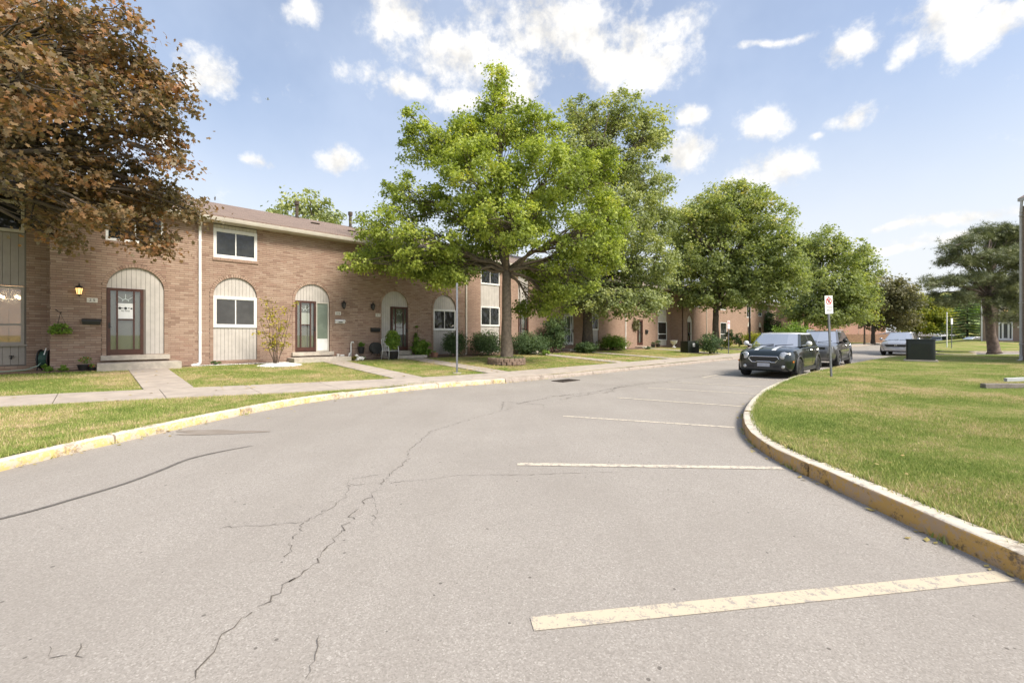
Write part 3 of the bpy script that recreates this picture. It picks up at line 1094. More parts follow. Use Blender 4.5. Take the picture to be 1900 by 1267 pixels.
def scatter_leaves(name, pts, size, mat, seed, label):
    rg = np.random.default_rng(seed)
    n = len(pts)
    a = rg.uniform(0, 2 * np.pi, n)
    sz = size * rg.uniform(0.5, 1.3, n)
    tl = rg.uniform(-0.5, 0.5, n) * sz
    ux, uy = np.cos(a) * sz, np.sin(a) * sz
    v = np.repeat(np.array(pts, np.float32)[:, None, :], 4, 1)
    v[:, 0, 0] -= ux
    v[:, 0, 1] -= uy
    v[:, 2, 0] += ux
    v[:, 2, 1] += uy
    v[:, 1, 0] += uy * 0.6
    v[:, 1, 1] -= ux * 0.6
    v[:, 3, 0] -= uy * 0.6
    v[:, 3, 1] += ux * 0.6
    v[:, 2, 2] += np.abs(tl)
    v[:, 1, 2] += np.abs(tl) * 0.6
    rnd = np.repeat(rg.uniform(0, 1, n), 4)
    return setting(from_np(name, v.reshape(-1, 3), np.arange(4 * n), 4, mat, attr=rnd), label, "stuff")


fp = []
for (s0, s1, v0, v1, n) in [(9.5, 27, 1.2, 8.0, 3400), (2, 9.5, 0.8, 7.5, 420), (27, 40, 1.2, 8.0, 700), (-3.5, 3, 1, 12, 130), (8, 30, 8.0, 9.4, 60), (8, 30, 9.52, 9.75, 110), (2, 10, 9.52, 9.7, 30)]:
    for _ in range(n):
        a, v = random.uniform(s0, s1), random.uniform(v0, v1)
        q = P(a, v)
        z = lawn_z(v) + (0.028 if on_paving(a, v) else 0.035) if v < 9.5 else 0.006
        if q.y > 3:
            fp.append((q.x, q.y, z))
scatter_leaves("fallen_leaves", fp, 0.04, L_FALL, 11, "small yellow fallen leaves scattered over the lawns")
fp = []
for _ in range(150):
    y = random.uniform(3.0, 22)
    x = random.uniform(0.55, 1.2) * y
    e = float(np.interp(y, krx[:, 1], krx[:, 0]))
    if x > e + 0.3:
        fp.append((x, y, 0.18))
for cv, side in ((KRc, -1), (KLc, 1)):
    for i, p in enumerate(cv[:-1]):
        if 1.5 < p.y < 16:
            t = (cv[i + 1] - p).normalized()
            nn = Vector((-t.y, t.x)) * side
            for _ in range(random.choice((0, 1, 1, 2, 4))):
                q = p + t * random.uniform(0, 0.25) - nn * abs(random.gauss(0.0, 0.07))
                fp.append((q.x, q.y, 0.008))
scatter_leaves("fallen_leaves", fp, 0.03, L_FALL, 12, "few dry leaves lying on the grass island and along the kerbs")
# ------------------------------------------------------------------ brick houses
BP, BL, RP, RHT, RING = 0.25, 0.2440, 0.075, 0.0615, 0.112


def shingle_mat():
    m, t, b = newmat("shingles")
    oc = t.new("ShaderNodeTexCoord").outputs["Object"]
    br = t.new("ShaderNodeTexBrick", {"Vector": oc, "Color1": (0.255, 0.19, 0.155, 1), "Color2": (0.195, 0.145, 0.12, 1), "Mortar": (0.12, 0.09, 0.075, 1), "Scale": 1.0, "Mortar Size": 0.008, "Bias": -0.2, "Brick Width": 0.32, "Row Height": 0.14})
    n = t.noise(oc, 3.0, 5, 0.65)
    c = t.mix(t.m("MULTIPLY", t.sstep(n, 0.4, 0.7), 0.5), br.outputs[0], (0.29, 0.22, 0.18))
    c = t.mix(t.m("MULTIPLY", t.sstep(t.noise(oc, 60, 3, 0.7), 0.45, 0.7), 0.4), c, (0.15, 0.10, 0.085))
    t.l.new(c, b.inputs["Base Color"])
    b.inputs["Roughness"].default_value = 0.95
    bp = t.new("ShaderNodeBump", {"Height": br.outputs[1], "Strength": 0.7, "Distance": -0.02})
    t.l.new(bp.outputs[0], b.inputs["Normal"])
    return m


SHINGLE = shingle_mat()


def blocked(op, zm, ring=True):
    if op["t"] == "rect":
        return (op["x0"], op["x1"]) if op["z0"] <= zm < op["z1"] else None
    rr = op["hw"] + (RING if ring else 0)
    if op["z0"] <= zm < op["zs"]:
        return (op["cx"] - rr, op["cx"] + rr)
    h = zm - op["zs"]
    if 0 <= h < rr:
        q = math.sqrt(rr * rr - h * h)
        return (op["cx"] - q, op["cx"] + q)
    return None


def rows(xa, xb, z0, z1, ops):
    n = int(round((z1 - z0) / RP))
    for k in range(n):
        za = z0 + k * RP
        segs = [(xa, xb)]
        for op in ops:
            b = blocked(op, za + RHT / 2)
            if not b:
                continue
            out = []
            for (a, c) in segs:
                if b[1] <= a or b[0] >= c:
                    out.append((a, c))
                else:
                    if b[0] > a:
                        out.append((a, b[0]))
                    if b[1] < c:
                        out.append((b[1], c))
            segs = out
        yield k, za, segs


def slant(ops, x, zm, z):
    """where a cut at x (found at height zm) lies at height z: follows the ring of an arch"""
    for op in ops:
        if op["t"] == "arch" and zm >= op["zs"]:
            b = blocked(op, zm)
            if b and (abs(b[0] - x) < 1e-6 or abs(b[1] - x) < 1e-6):
                rr = op["hw"] + RING
                q = math.sqrt(max(0.0, rr * rr - max(0.0, z - op["zs"]) ** 2))
                return op["cx"] + (q if x > op["cx"] else -q)
    return x


_bm = MB()
_bm.add([(0, 0, 0), (1, 0, 0), (1, 0, RHT), (0, 0, RHT), (0, 0.03, 0), (1, 0.03, 0), (1, 0.03, RHT), (0, 0.03, RHT)], [(0, 1, 2, 3), (1, 5, 6, 2), (4, 0, 3, 7), (3, 2, 6, 7), (4, 5, 1, 0)])
BRICK_MESH = _bm.mesh("brick", BRICK_ONE)
VOUSS = {}


def vouss_mesh(hw, n):
    key = (round(hw, 3), n)
    if key not in VOUSS:
        da = math.pi / n / 2 - 0.006 / hw
        r0, r1 = hw, hw + RING - 0.006
        poly = [(r0 * math.sin(-da), r0 * math.cos(-da)), (r0 * math.sin(da), r0 * math.cos(da)), (r1 * math.sin(da), r1 * math.cos(da)), (r1 * math.sin(-da), r1 * math.cos(-da))]
        mb = MB()
        mb.prism(poly, -0.018, 0.055)
        VOUSS[key] = mb.mesh("voussoir", BRICK_ONE)
    return VOUSS[key]


def facade(root, s0, xa, xb, z0, z1, ops, y0=0.0, real=True, mat=None, keep=300, jit=0.0):
    """a brick wall face from xa to xb (row coordinates s), openings ops, at local depth y0"""
    rg = random.Random(int((xa + 50) * 100))
    if not real:
        mb = MB()
        for k, za, segs in rows(xa, xb, z0, z1, [dict(o) for o in ops]):
            for (a, c) in segs:
                mb.add([(a - s0, y0, za), (c - s0, y0, za), (c - s0, y0, za + RP), (a - s0, y0, za + RP)], [(0, 1, 2, 3)])
        for op in ops:
            if op["t"] == "rect":
                a, c, b, d = op["x0"] - s0, op["x1"] - s0, op["z0"], op["z1"]
                for (p, q, u, w) in ((a, a, b, d), (c, c, b, d)):
                    mb.add([(p, y0, u), (p, y0 + 0.14, u), (p, y0 + 0.14, w), (p, y0, w)], [(0, 1, 2, 3) if p == c else (3, 2, 1, 0)])
            else:
                n = 16
                for k in range(n):
                    t0, t1 = math.pi * k / n, math.pi * (k + 1) / n
                    poly = []
                    for (rr, tt) in ((op["hw"], t0), (op["hw"] + RING, t0), (op["hw"] + RING, t1), (op["hw"], t1)):
                        poly.append((op["cx"] - s0 + rr * math.cos(tt), op["zs"] + rr * math.sin(tt)))
                    mb.prism(poly, y0 - 0.018, y0 + 0.06)
                for sg in (-1, 1):
                    xx = op["cx"] - s0 + sg * (op["hw"] + RING / 2)
                    mb.box(xx - RING / 2, xx + RING / 2, y0 - 0.018, y0 + 0.06, op["z0"], op["zs"])
        mb.obj("wall", mat or BRICK_FAR, root)
        return
    bricks, back = [], MB()
    for k, za, segs in rows(xa, xb, z0, z1, ops):
        off = (k % 2) * BP / 2 + (0.012 if k % 3 == 0 else 0)
        for (a, c) in segs:
            back.add([(a - s0, y0 + 0.009, za - 0.006), (c - s0, y0 + 0.009, za - 0.006), (c - s0, y0 + 0.009, za + RP - 0.006), (a - s0, y0 + 0.009, za + RP - 0.006)], [(0, 1, 2, 3)])
            i = math.floor((a - off) / BP)
            x = off + i * BP
            while x < c:
                b0, b1 = max(x, a), min(x + BL, c)
                zm = za + RHT / 2
                lb = [slant(ops, b0, zm, z) if b0 == a else b0 for z in (za, za + RHT)]
                rb = [slant(ops, b1, zm, z) if b1 == c else b1 for z in (za, za + RHT)]
                lb = [min(q, b1 - 0.002) for q in lb]
                rb = [max(q, b0 + 0.002) for q in rb]
                if b1 - b0 > 0.02:
                    sl = abs(lb[0] - lb[1]) + abs(rb[0] - rb[1]) > 0.004
                    bricks.append((b0 - s0, za + rg.uniform(-0.0012, 0.0012), b1 - b0, y0 + rg.uniform(-0.0012, 0.0015), rg.random(), lb[0] - s0, rb[0] - s0, rb[1] - s0, lb[1] - s0, 1.0 if sl else 0.0))
                x += BP
    for op in ops:
        if op["t"] == "rect":
            a, c, b, d = op["x0"] - s0, op["x1"] - s0, op["z0"], op["z1"]
            back.add([(a, y0, b), (a, y0 + 0.1, b), (a, y0 + 0.1, d), (a, y0, d)], [(3, 2, 1, 0)])
            back.add([(c, y0, b), (c, y0 + 0.1, b), (c, y0 + 0.1, d), (c, y0, d)], [(0, 1, 2, 3)])
        else:
            n = 24
            for k in range(n):
                t0, t1 = math.pi * k / n, math.pi * (k + 1) / n
                poly = [(op["cx"] - s0 + rr * math.cos(tt), op["zs"] + rr * math.sin(tt)) for (rr, tt) in ((op["hw"] + 0.004, t0), (op["hw"] + RING + 0.05, t0), (op["hw"] + RING + 0.05, t1), (op["hw"] + 0.004, t1))]
                back.add([(x, y0 + 0.012, z) for x, z in poly], [(0, 1, 2, 3)])
            for sg in (-1, 1):
                xx = op["cx"] - s0 + sg * (op["hw"] + RING / 2)
                back.box(xx - RING / 2 + (0.004 if sg > 0 else 0), xx + RING / 2 - (0.004 if sg < 0 else 0), y0 + 0.003, y0 + 0.055, op["z0"], op["zs"])
                zz = op["z0"]
                while zz + RHT <= op["zs"] + 0.02:
                    qa, qb = xx - RING / 2 + 0.003, xx + RING / 2 - 0.003
                    bricks.append((qa, zz, RING - 0.006, y0 - 0.018, rg.random(), qa, qb, qb, qa, 1.0))
                    zz += RP
            nv = int(math.pi * (op["hw"] + RING / 2) / 0.078)
            me = vouss_mesh(op["hw"], nv)
            for k in range(nv):
                an = -math.pi / 2 + math.pi * (k + 0.5) / nv
                o = bpy.data.objects.new("voussoir", me)
                COL.objects.link(o)
                o.parent = root
                o.location = (op["cx"] - s0, y0, op["zs"])
                o.rotation_euler = (0, an, 0)
    back.obj("mortar_wall", MORTAR, root)
    mw = Matrix.Translation(root.location) @ Matrix.Rotation(root.rotation_euler[2], 4, "Z")
    eye = Vector((0, 0, CAMH))
    keyed = sorted(bricks, key=lambda b: (b[2] < 0.2 or b[9] > 0.5, (mw @ Vector((b[0], b[3], b[1])) - eye).length))
    for b in keyed[:keep]:
        o = bpy.data.objects.new("brick", BRICK_MESH)
        COL.objects.link(o)
        o.parent = root
        o.location = (b[0], b[3], b[1])
        o.scale = (b[2], 1, 1)
    rest = keyed[keep:]
    n = len(rest)
    if n:
        A = np.array(rest, np.float32)
        tv = np.array([(0, 0, 0), (1, 0, 0), (1, 0, 1), (0, 0, 1), (0, 1, 0), (1, 1, 0), (1, 1, 1), (0, 1, 1)], np.float32)
        v = np.zeros((n, 8, 3), np.float32)
        v[:, :, 0] = A[:, [5, 6, 7, 8, 5, 6, 7, 8]]
        v[:, :, 1] = A[:, 3:4] + tv[None, :, 1] * 0.03
        v[:, :, 2] = A[:, 1:2] + tv[None, :, 2] * RHT
        tf = np.array([(0, 1, 2, 3), (1, 5, 6, 2), (4, 0, 3, 7), (3, 2, 6, 7), (4, 5, 1, 0)])
        f = (tf[None] + (np.arange(n) * 8)[:, None, None]).reshape(-1)
        o = from_np("brick_courses", v.reshape(-1, 3), f, 4, BRICK_MANY, root, np.repeat(A[:, 4], 8))
        o["kind"] = "stuff"


def window(root, x0, x1, z0, z1, y, style="slide", fr=0.065, fm=None, gm=None):
    fm = fm or WHITE
    mb = MB()
    mb.box(x0, x1, y - 0.03, y + 0.03, z0, z0 + fr)
    mb.box(x0, x1, y - 0.03, y + 0.03, z1 - fr, z1)
    mb.box(x0, x0 + fr, y - 0.03, y + 0.03, z0 + fr, z1 - fr)
    mb.box(x1 - fr, x1, y - 0.03, y + 0.03, z0 + fr, z1 - fr)
    xm = (x0 + x1) / 2
    if style == "slide":
        mb.box(xm - 0.018, xm + 0.018, y - 0.012, y + 0.03, z0 + fr, z1 - fr)
        for (a, c) in ((x0 + fr, xm - 0.018), (xm + 0.018, x1 - fr)):
            mb.box(a, c, y - 0.012, y + 0.02, z0 + fr, z0 + fr + 0.025)
            mb.box(a, c, y - 0.012, y + 0.02, z1 - fr - 0.02, z1 - fr)
    elif style == "transom":
        zt = z0 + (z1 - z0) * 0.34
        mb.box(x0 + fr, x1 - fr, y - 0.02, y + 0.03, zt - 0.03, zt + 0.03)
    w = mb.obj("window", fm, root)
    gm = gm or GLASS
    panes = [(x0 + fr, xm - 0.018, z0 + fr, z1 - fr), (xm + 0.018, x1 - fr, z0 + fr, z1 - fr)] if style == "slide" else \
        ([(x0 + fr, x1 - fr, z0 + fr, zt - 0.03), (x0 + fr, x1 - fr, zt + 0.03, z1 - fr)] if style == "transom" else [(x0 + fr, x1 - fr, z0 + fr, z1 - fr)])
    for k, (a, c, b, d) in enumerate(panes):
        g = MB()
        g.box(a, c, y + 0.004 + 0.005 * k, y + 0.012 + 0.005 * k, b, d)
        g.obj("pane", gm, w)
    return w


def storm_door(root, x0, x1, z0, z1, y, frame=None, inner=None, hand=-1, fan=True, shade=None):
    """storm door with narrow side lights in front of a panelled door"""
    frame = frame or BROWN
    mb = MB()
    f = 0.085
    mb.box(x0, x0 + f, y - 0.035, y + 0.03, z0, z1)
    mb.box(x1 - f, x1, y - 0.035, y + 0.03, z0, z1)
    mb.box(x0 + f, x1 - f, y - 0.035, y + 0.03, z1 - f, z1)
    mb.box(x0 + f, x1 - f, y - 0.03, y + 0.03, z0 + 0.025, z0 + 0.19)
    w = x1 - x0
    ma, mc = x0 + 0.27 * w, x1 - 0.27 * w
    zm = z0 + (z1 - z0) * 0.53
    for m in (ma, mc):
        mb.box(m - 0.022, m + 0.022, y - 0.025, y + 0.02, z0 + 0.19, z1 - f)
    mb.box(ma + 0.022, mc - 0.022, y - 0.02, y + 0.02, zm - 0.015, zm + 0.015)
    d = mb.obj("door", frame, root)
    gl = MB()
    gl.box(x0 + f, x1 - f, y + 0.004, y + 0.008, z0 + 0.19, z1 - f)
    gl.obj("pane", GLASS_CLEAR, d)
    inner = inner or WHITE
    sl = MB()
    sl.box(x0 + f * 0.5, x1 - f * 0.5, y + 0.06, y + 0.09, z0 + 0.02, z1 - 0.03)
    for (a, c) in ((x0 + 0.2 * w, x0 + 0.46 * w), (x0 + 0.54 * w, x0 + 0.8 * w)):
        for (b, e) in ((z0 + 0.25, z0 + 0.75), (z0 + 0.9, z1 - 0.65)):
            sl.box(a, c, y + 0.052, y + 0.0602, b, e)
    sl.obj("inner_door", inner, d)
    if fan:
        fz, fx, fr = z1 - 0.42, (x0 + x1) / 2, 0.31 * w
        poly = [(fx + fr * math.cos(math.pi * k / 14), fz + fr * 0.85 * math.sin(math.pi * k / 14)) for k in range(15)]
        fm = MB()
        fm.prism(poly, y + 0.046, y + 0.058)
        fo = fm.obj("fanlight", GLASS, d)
        sp = MB()
        for k in range(1, 4):
            a = math.pi * k / 4
            nx, nz = -math.sin(a), math.cos(a)
            p0, p1 = (fx + 0.26 * fr * math.cos(a), fz + 0.22 * fr * math.sin(a)), (fx + fr * math.cos(a), fz + 0.85 * fr * math.sin(a))
            q = 0.008
            sp.prism([(p0[0] - nx * q, p0[1] - nz * q), (p1[0] - nx * q, p1[1] - nz * q), (p1[0] + nx * q, p1[1] + nz * q), (p0[0] + nx * q, p0[1] + nz * q)][::-1], y + 0.036, y + 0.045)
        for k in range(8):
            a, b = math.pi * k / 8, math.pi * (k + 1) / 8
            r0, r1 = 0.24 * fr, 0.31 * fr
            sp.prism([(fx + r0 * math.cos(a), fz + r0 * math.sin(a)), (fx + r1 * math.cos(a), fz + r1 * math.sin(a)), (fx + r1 * math.cos(b), fz + r1 * math.sin(b)), (fx + r0 * math.cos(b), fz + r0 * math.sin(b))], y + 0.0362, y + 0.0452)
        sp.obj("muntin", WHITE, d)
    if shade:
        sh = MB()
        sh.box(ma + 0.022, mc - 0.022, y + 0.02, y + 0.024, zm + 0.02, z1 - f - 0.42)
        sh.obj("blind", shade, d)
    h = MB()
    hx = x0 + 0.055 if hand < 0 else x1 - 0.055
    h.box(hx - 0.02, hx + 0.02, y - 0.055, y - 0.035, z0 + 0.88, z0 + 1.06)
    h.tube([(hx, y - 0.07, z0 + 0.93), (hx + 0.05 * -hand, y - 0.075, z0 + 0.93)], 0.012, 6)
    h.tube([(hx, y - 0.035, z0 + 0.93), (hx, y - 0.075, z0 + 0.93)], 0.012, 6)
    h.obj("handle", BLACK, d)
    return d


def infill(root, s0, op, y0=0.0, planks=True, mat=None):
    """board panel, windows and doors inside an opening"""
    mat = mat or SIDING
    arch = op["t"] == "arch"
    xa, xb = (op["cx"] - op["hw"], op["cx"] + op["hw"]) if arch else (op["x0"], op["x1"])
    z0 = op["z0"]

    def top(x):
        if not arch:
            return op["z1"]
        return op["zs"] + math.sqrt(max(0.0, op["hw"] ** 2 - (x - op["cx"]) ** 2))
    holes = [(w[0], w[1], w[2], w[3]) for w in op.get("win", [])] + [(d[0], d[1], d[2], d[3]) for d in op.get("door", [])]
    pw = op.get("pw", 0.12)
    n = max(1, int(round((xb - xa) / pw)))
    pw = (xb - xa) / n
    yb = y0 + 0.075
    bk = MB()
    N = 20 if arch else 1
    for k in range(N):
        a, c = xa + (xb - xa) * k / N, xa + (xb - xa) * (k + 1) / N
        bk.add([(a - s0, yb, z0), (c - s0, yb, z0), (c - s0, yb, top(c)), (a - s0, yb, top(a))], [(0, 1, 2, 3)])
    bk.obj("backing", GROOVE, root)
    allp = MB()
    for k in range(n):
        a, c = xa + k * pw, xa + (k + 1) * pw
        g = 0.004
        cuts = sorted([(h[2], h[3]) for h in holes if h[0] < (a + c) / 2 < h[1]])
        lo = z0
        spans = []
        for (b, d) in cuts:
            if b > lo + 0.01:
                spans.append((lo, b))
            lo = max(lo, d)
        spans.append((lo, None))
        for (b, d) in spans:
            if d is None:
                ta, tm, tc = top(a + g), top((a + c) / 2), top(c - g)
                if min(ta, tc) < b + 0.005:
                    if max(ta, tc) < b + 0.02:
                        continue
                    ta, tc = max(ta, b + 0.001), max(tc, b + 0.001)
                poly = [(a + g - s0, b), (c - g - s0, b), (c - g - s0, tc), ((a + c) / 2 - s0, max(tm, b + 0.002)), (a + g - s0, ta)]
            else:
                poly = [(a + g - s0, b), (c - g - s0, b), (c - g - s0, d), (a + g - s0, d)]
            if planks:
                mb = MB()
                mb.prism(poly, y0 + 0.052, y0 + 0.072)
                mb.obj("plank", mat, root)
            else:
                allp.prism(poly, y0 + 0.052, y0 + 0.072)
    if not planks and allp.v:
        allp.obj("siding", mat, root)
    for w in op.get("win", []):
        kw = w[4] if len(w) > 4 else {}
        window(root, w[0] - s0, w[1] - s0, w[2], w[3], y0 + 0.035, **kw)
    for d in op.get("door", []):
        kw = d[4] if len(d) > 4 else {}
        storm_door(root, d[0] - s0, d[1] - s0, d[2], d[3], y0 + 0.03, **kw)


def roof(root, w, x0=0.0, eave=5.62, ridge=7.45, y_e=-0.46, depth=9.0, mat=None, gut=True, drip=0.0):
    mb = MB()
    yr = depth / 2
    ze = eave + 0.13
    zr = ridge + drip
    t = 0.06
    pr = [(y_e, ze), (yr, zr), (depth - y_e, ze), (depth - y_e, ze + t), (yr, zr + t), (y_e, ze + t)]
    vs = [(x0, y, z) for y, z in pr] + [(x0 + w, y, z) for y, z in pr]
    mb.add(vs, [(0, 1, 7, 6), (1, 2, 8, 7), (2, 3, 9, 8), (3, 4, 10, 9), (4, 5, 11, 10), (5, 0, 6, 11), (5, 4, 1, 0), (4, 3, 2, 1), (6, 7, 10, 11), (7, 8, 9, 10)])
    ro = mb.obj("roof", mat or SHINGLE, root)
    mb = MB()
    mb.box(x0, x0 + w, y_e + 0.035, 0.02, eave - 0.012, eave + 0.012)
    mb.obj("soffit", CREAM, root)
    if gut:
        mb = MB()
        pr = [(y_e + 0.032, eave - 0.02), (y_e - 0.05, eave - 0.01), (y_e - 0.075, eave + 0.055), (y_e - 0.09, eave + 0.115), (y_e - 0.075, eave + 0.122), (y_e + 0.032, eave + 0.122)]
        n = len(pr)
        vs = [(x0 + 0.002, y, z) for y, z in pr] + [(x0 + w - 0.002, y, z) for y, z in pr]
        mb.add(vs, [(i, (i + 1) % n, n + (i + 1) % n, n + i) for i in range(n)] + [tuple(range(n - 1, -1, -1)), tuple(range(n, 2 * n))])
        mb.obj("gutter", CREAM, root)
    return ro


def shell(root, w, x0=0.0, z0=0.1, z1=5.62, depth=9.0, mat=None, front=0.13):
    """side, rear and inner walls behind the face"""
    mb = MB()
    mb.box(x0 + 0.001, x0 + w - 0.001, front, depth, z0, z1)
    mb.add([(x0 + 0.001, 0.3, z1), (x0 + 0.001, depth - 0.1, z1), (x0 + 0.001, depth / 2, 7.35)], [(0, 1, 2)[::-1]])
    mb.add([(x0 + w - 0.001, 0.3, z1), (x0 + w - 0.001, depth - 0.1, z1), (x0 + w - 0.001, depth / 2, 7.35)], [(0, 1, 2)])
    mb.obj("rear_walls", mat or BRICK_FAR, root)


def downspout(root, x, y, z0, z1, mat=None, shoe=-1):
    mb = MB()
    w, d = 0.040, 0.035
    mb.box(x - w, x + w, y - 2 * d, y - 0.004, z0 + 0.16, z1)
    # curved shoe
    pts = [(x, y - d, z0 + 0.17), (x, y - d, z0 + 0.10), (x + shoe * 0.08, y - d - 0.05, z0 + 0.05), (x + shoe * 0.28, y - d - 0.12, z0 + 0.025)]
    mb.tube(pts, 0.05, 8)
    # neck back to the gutter
    mb.tube([(x, y - d, z1 - 0.01), (x, y - d - 0.06, z1 + 0.09), (x, y - 0.38, z1 + 0.30)], 0.045, 8)
    for zz in (z0 + 1.2, z0 + 3.0, z1 - 0.4):
        mb.box(x - w - 0.012, x + w + 0.012, y - 2 * d - 0.003, y - 0.002, zz, zz + 0.03)
    return mb.obj("downspout", mat or WHITE, root)


def step_block(root, x0, x1, y0, y1, z0, z1, name="step"):
    mb = MB()
    mb.bbox(x0, x1, y0, y1, z0, z1, 0.012)
    return mb.obj(name, CONC_STEP, root)


def brick_sill(root, s0, x0, x1, z, y0=0.0):
    n = int((x1 - x0) / 0.078)
    p = (x1 - x0) / n
    mb = MB()
    for k in range(n):
        mb.box(x0 + k * p + 0.004 - s0, x0 + (k + 1) * p - 0.004 - s0, y0 - 0.035, y0 + 0.05, z - 0.105, z)
    mb.box(x0 - s0, x1 - s0, y0 - 0.027, y0 + 0.05, z - 0.10, z - 0.006)
    mb.obj("sill", BRICK_FAR, root)


def unit(s0, s1, label, v=0.0):
    u = thing("townhouse", label, "townhouse", P(s0, v, 0), TH, "brick townhouses in the row")
    return u


ZB = 0.22
ZT = 5.62
# ---- unit with the number 25
U25 = unit(-3.6, 2.43, "tan brick townhouse numbered 25 beside the reddish brown tree", 0.06)
S0 = -3.6
ar = dict(t="arch", cx=0.845, hw=0.725, z0=0.80, zs=2.98, door=[(0.13, 1.03, 0.80, 2.99, dict(hand=-1))])
uw = dict(t="rect", x0=0.10, x1=1.55, z0=4.52, z1=5.56, win=[(0.10, 1.55, 4.52, 5.56)])
facade(U25, S0, -1.13, 2.43, ZB, ZT, [ar, uw])
infill(U25, S0, ar)
infill(U25, S0, uw)
brick_sill(U25, S0, 0.05, 1.60, 4.52)
step_block(U25, -0.02 - S0, 1.72 - S0, -0.16, 0.12, 0.64, 0.795, "door_sill")
step_block(U25, -0.10 - S0, 1.96 - S0, -0.92, 0.05, 0.26, 0.575)
RC = 0.9     # depth of the set-back bay
bay = dict(t="rect", x0=-3.3, x1=-1.68, z0=0.53, z1=5.58, win=[(-3.28, -1.70, 4.60, 5.55, dict(style="slide", fm=CREAM)), ], pw=0.16)
mb = MB()
mb.box(-1.13 - S0, -1.125 - S0, 0.012, RC + 0.12, ZB, ZT)
mb.obj("return_wall", BRICK_FAR, U25)
facade(U25, S0, -3.6, -1.14, ZB, ZT, [bay], y0=RC, keep=0)
mb = MB()
holes = [(-3.28, -1.70, 1.17, 2.95)]
bay["win"].append((-3.28, -1.70, 1.17, 2.95, dict(style="transom", fm=SIDING_GREY, gm=GLASS_CLEAR)))
# bay boards, leaving the big window open to the room
for k in range(10):
    a, c = -3.3 + k * 0.162, -3.3 + (k + 1) * 0.162
    for (b, d) in ((0.55, 1.14), (2.98, 4.57)):
        mb = MB()
        mb.box(a + 0.004 - S0, c - 0.004 - S0, RC + 0.052, RC + 0.072, b, d)
        mb.obj("plank", SIDING_GREY, U25)
mb = MB()
mb.box(-3.3 - S0, -1.68 - S0, RC + 0.075, RC + 0.085, 0.5, 1.16)
mb.box(-3.3 - S0, -1.68 - S0, RC + 0.075, RC + 0.085, 2.96, 5.6)
mb.box(-1.72 - S0, -1.68 - S0, RC + 0.03, RC + 0.076, 0.53, 4.6)
mb.obj("backing", GROOVE, U25)
window(U25, -3.28 - S0, -1.72 - S0, 4.60, 5.55, RC + 0.035, "slide", 0.07, CREAM)
window(U25, -3.28 - S0, -1.72 - S0, 1.17, 2.95, RC + 0.035, "transom", 0.075, SIDING_GREY, GLASS_CLEAR)
mb = MB()
mb.box(-3.34 - S0, -1.66 - S0, RC - 0.03, RC + 0.05, 1.12, 1.165)
mb.obj("window_sill", SIDING_GREY, U25)
# the lit room behind the big window
mb = MB()
x0, x1, y0, y1, z0, z1 = -3.4 - S0, -1.5 - S0, RC + 0.12, RC + 3.6, 0.6, 3.05
vs = [(x0, y0, z0), (x1, y0, z0), (x1, y1, z0), (x0, y1, z0), (x0, y0, z1), (x1, y0, z1), (x1, y1, z1), (x0, y1, z1)]
mb.add(vs, [(0, 1, 2, 3), (7, 6, 5, 4), (3, 2, 6, 7), (1, 5, 6, 2), (0, 3, 7, 4)])
mb.box(x0 + 0.25, x0 + 1.0, y1 - 0.06, y1 - 0.02, z0, z0 + 1.9)
mb.obj("room", ROOMW, U25)
ch = thing("chandelier", "lit chandelier with round bulbs glowing inside the large window", "chandelier", P(-2.15, -RC - 1.3, 2.62), TH)
mb = MB()
mb.tube([(0, 0, 0.42), (0, 0, 0.0)], 0.012, 6)
for k in range(6):
    a = 2 * math.pi * k / 6
    mb.tube([(0, 0, 0.0), (0.2 * math.cos(a), 0.2 * math.sin(a), -0.03), (0.36 * math.cos(a), 0.36 * math.sin(a), 0.02)], 0.01, 6)
mb.obj("frame", BLACK, ch)
for k in range(6):
    a = 2 * math.pi * k / 6
    b = MB()
    b.lathe([(0.004, -0.05), (0.035, -0.035), (0.05, 0.0), (0.035, 0.035), (0.004, 0.05)], 10, (0.36 * math.cos(a), 0.36 * math.sin(a), 0.07))
    b.obj("bulb", BULB, ch, smooth=True)
lp = bpy.data.lights.new("chandelier_light", "POINT")
lp.energy = 55
lp.color = (1.0, 0.74, 0.45)
lp.shadow_soft_size = 0.25
lpo = bpy.data.objects.new("chandelier_light", lp)
COL.objects.link(lpo)
lpo.parent = ch
lpo.location = (0, 0, 0.1)
mb = MB()
mb.box(0.001, 2.45, RC + 3.7, 9.0, 0.1, ZT)
mb.box(2.46, 6.029, 0.13, 9.0, 0.1, ZT)
mb.obj("rear_walls", BRICK_FAR, U25)
roof(U25, 6.03)
downspout(U25, 2.72 - 0.13 - S0, 0.06, 0.34, 5.28)

# ---- neighbour further along, out of the picture on the near side
U24 = unit(-9.7, -3.6, "plain brick end townhouse next to the set-back bay, mostly hidden", 0.0)
facade(U24, -9.7, -9.7, -3.6, ZB, ZT, [dict(t="rect", x0=-8.6, x1=-7.2, z0=1.7, z1=2.9, win=[])], real=False)
infill(U24, -9.7, dict(t="rect", x0=-8.6, x1=-7.2, z0=1.7, z1=2.9, win=[(-8.6, -7.2, 1.7, 2.9)]), planks=True)
shell(U24, 6.1)
roof(U24, 6.1)

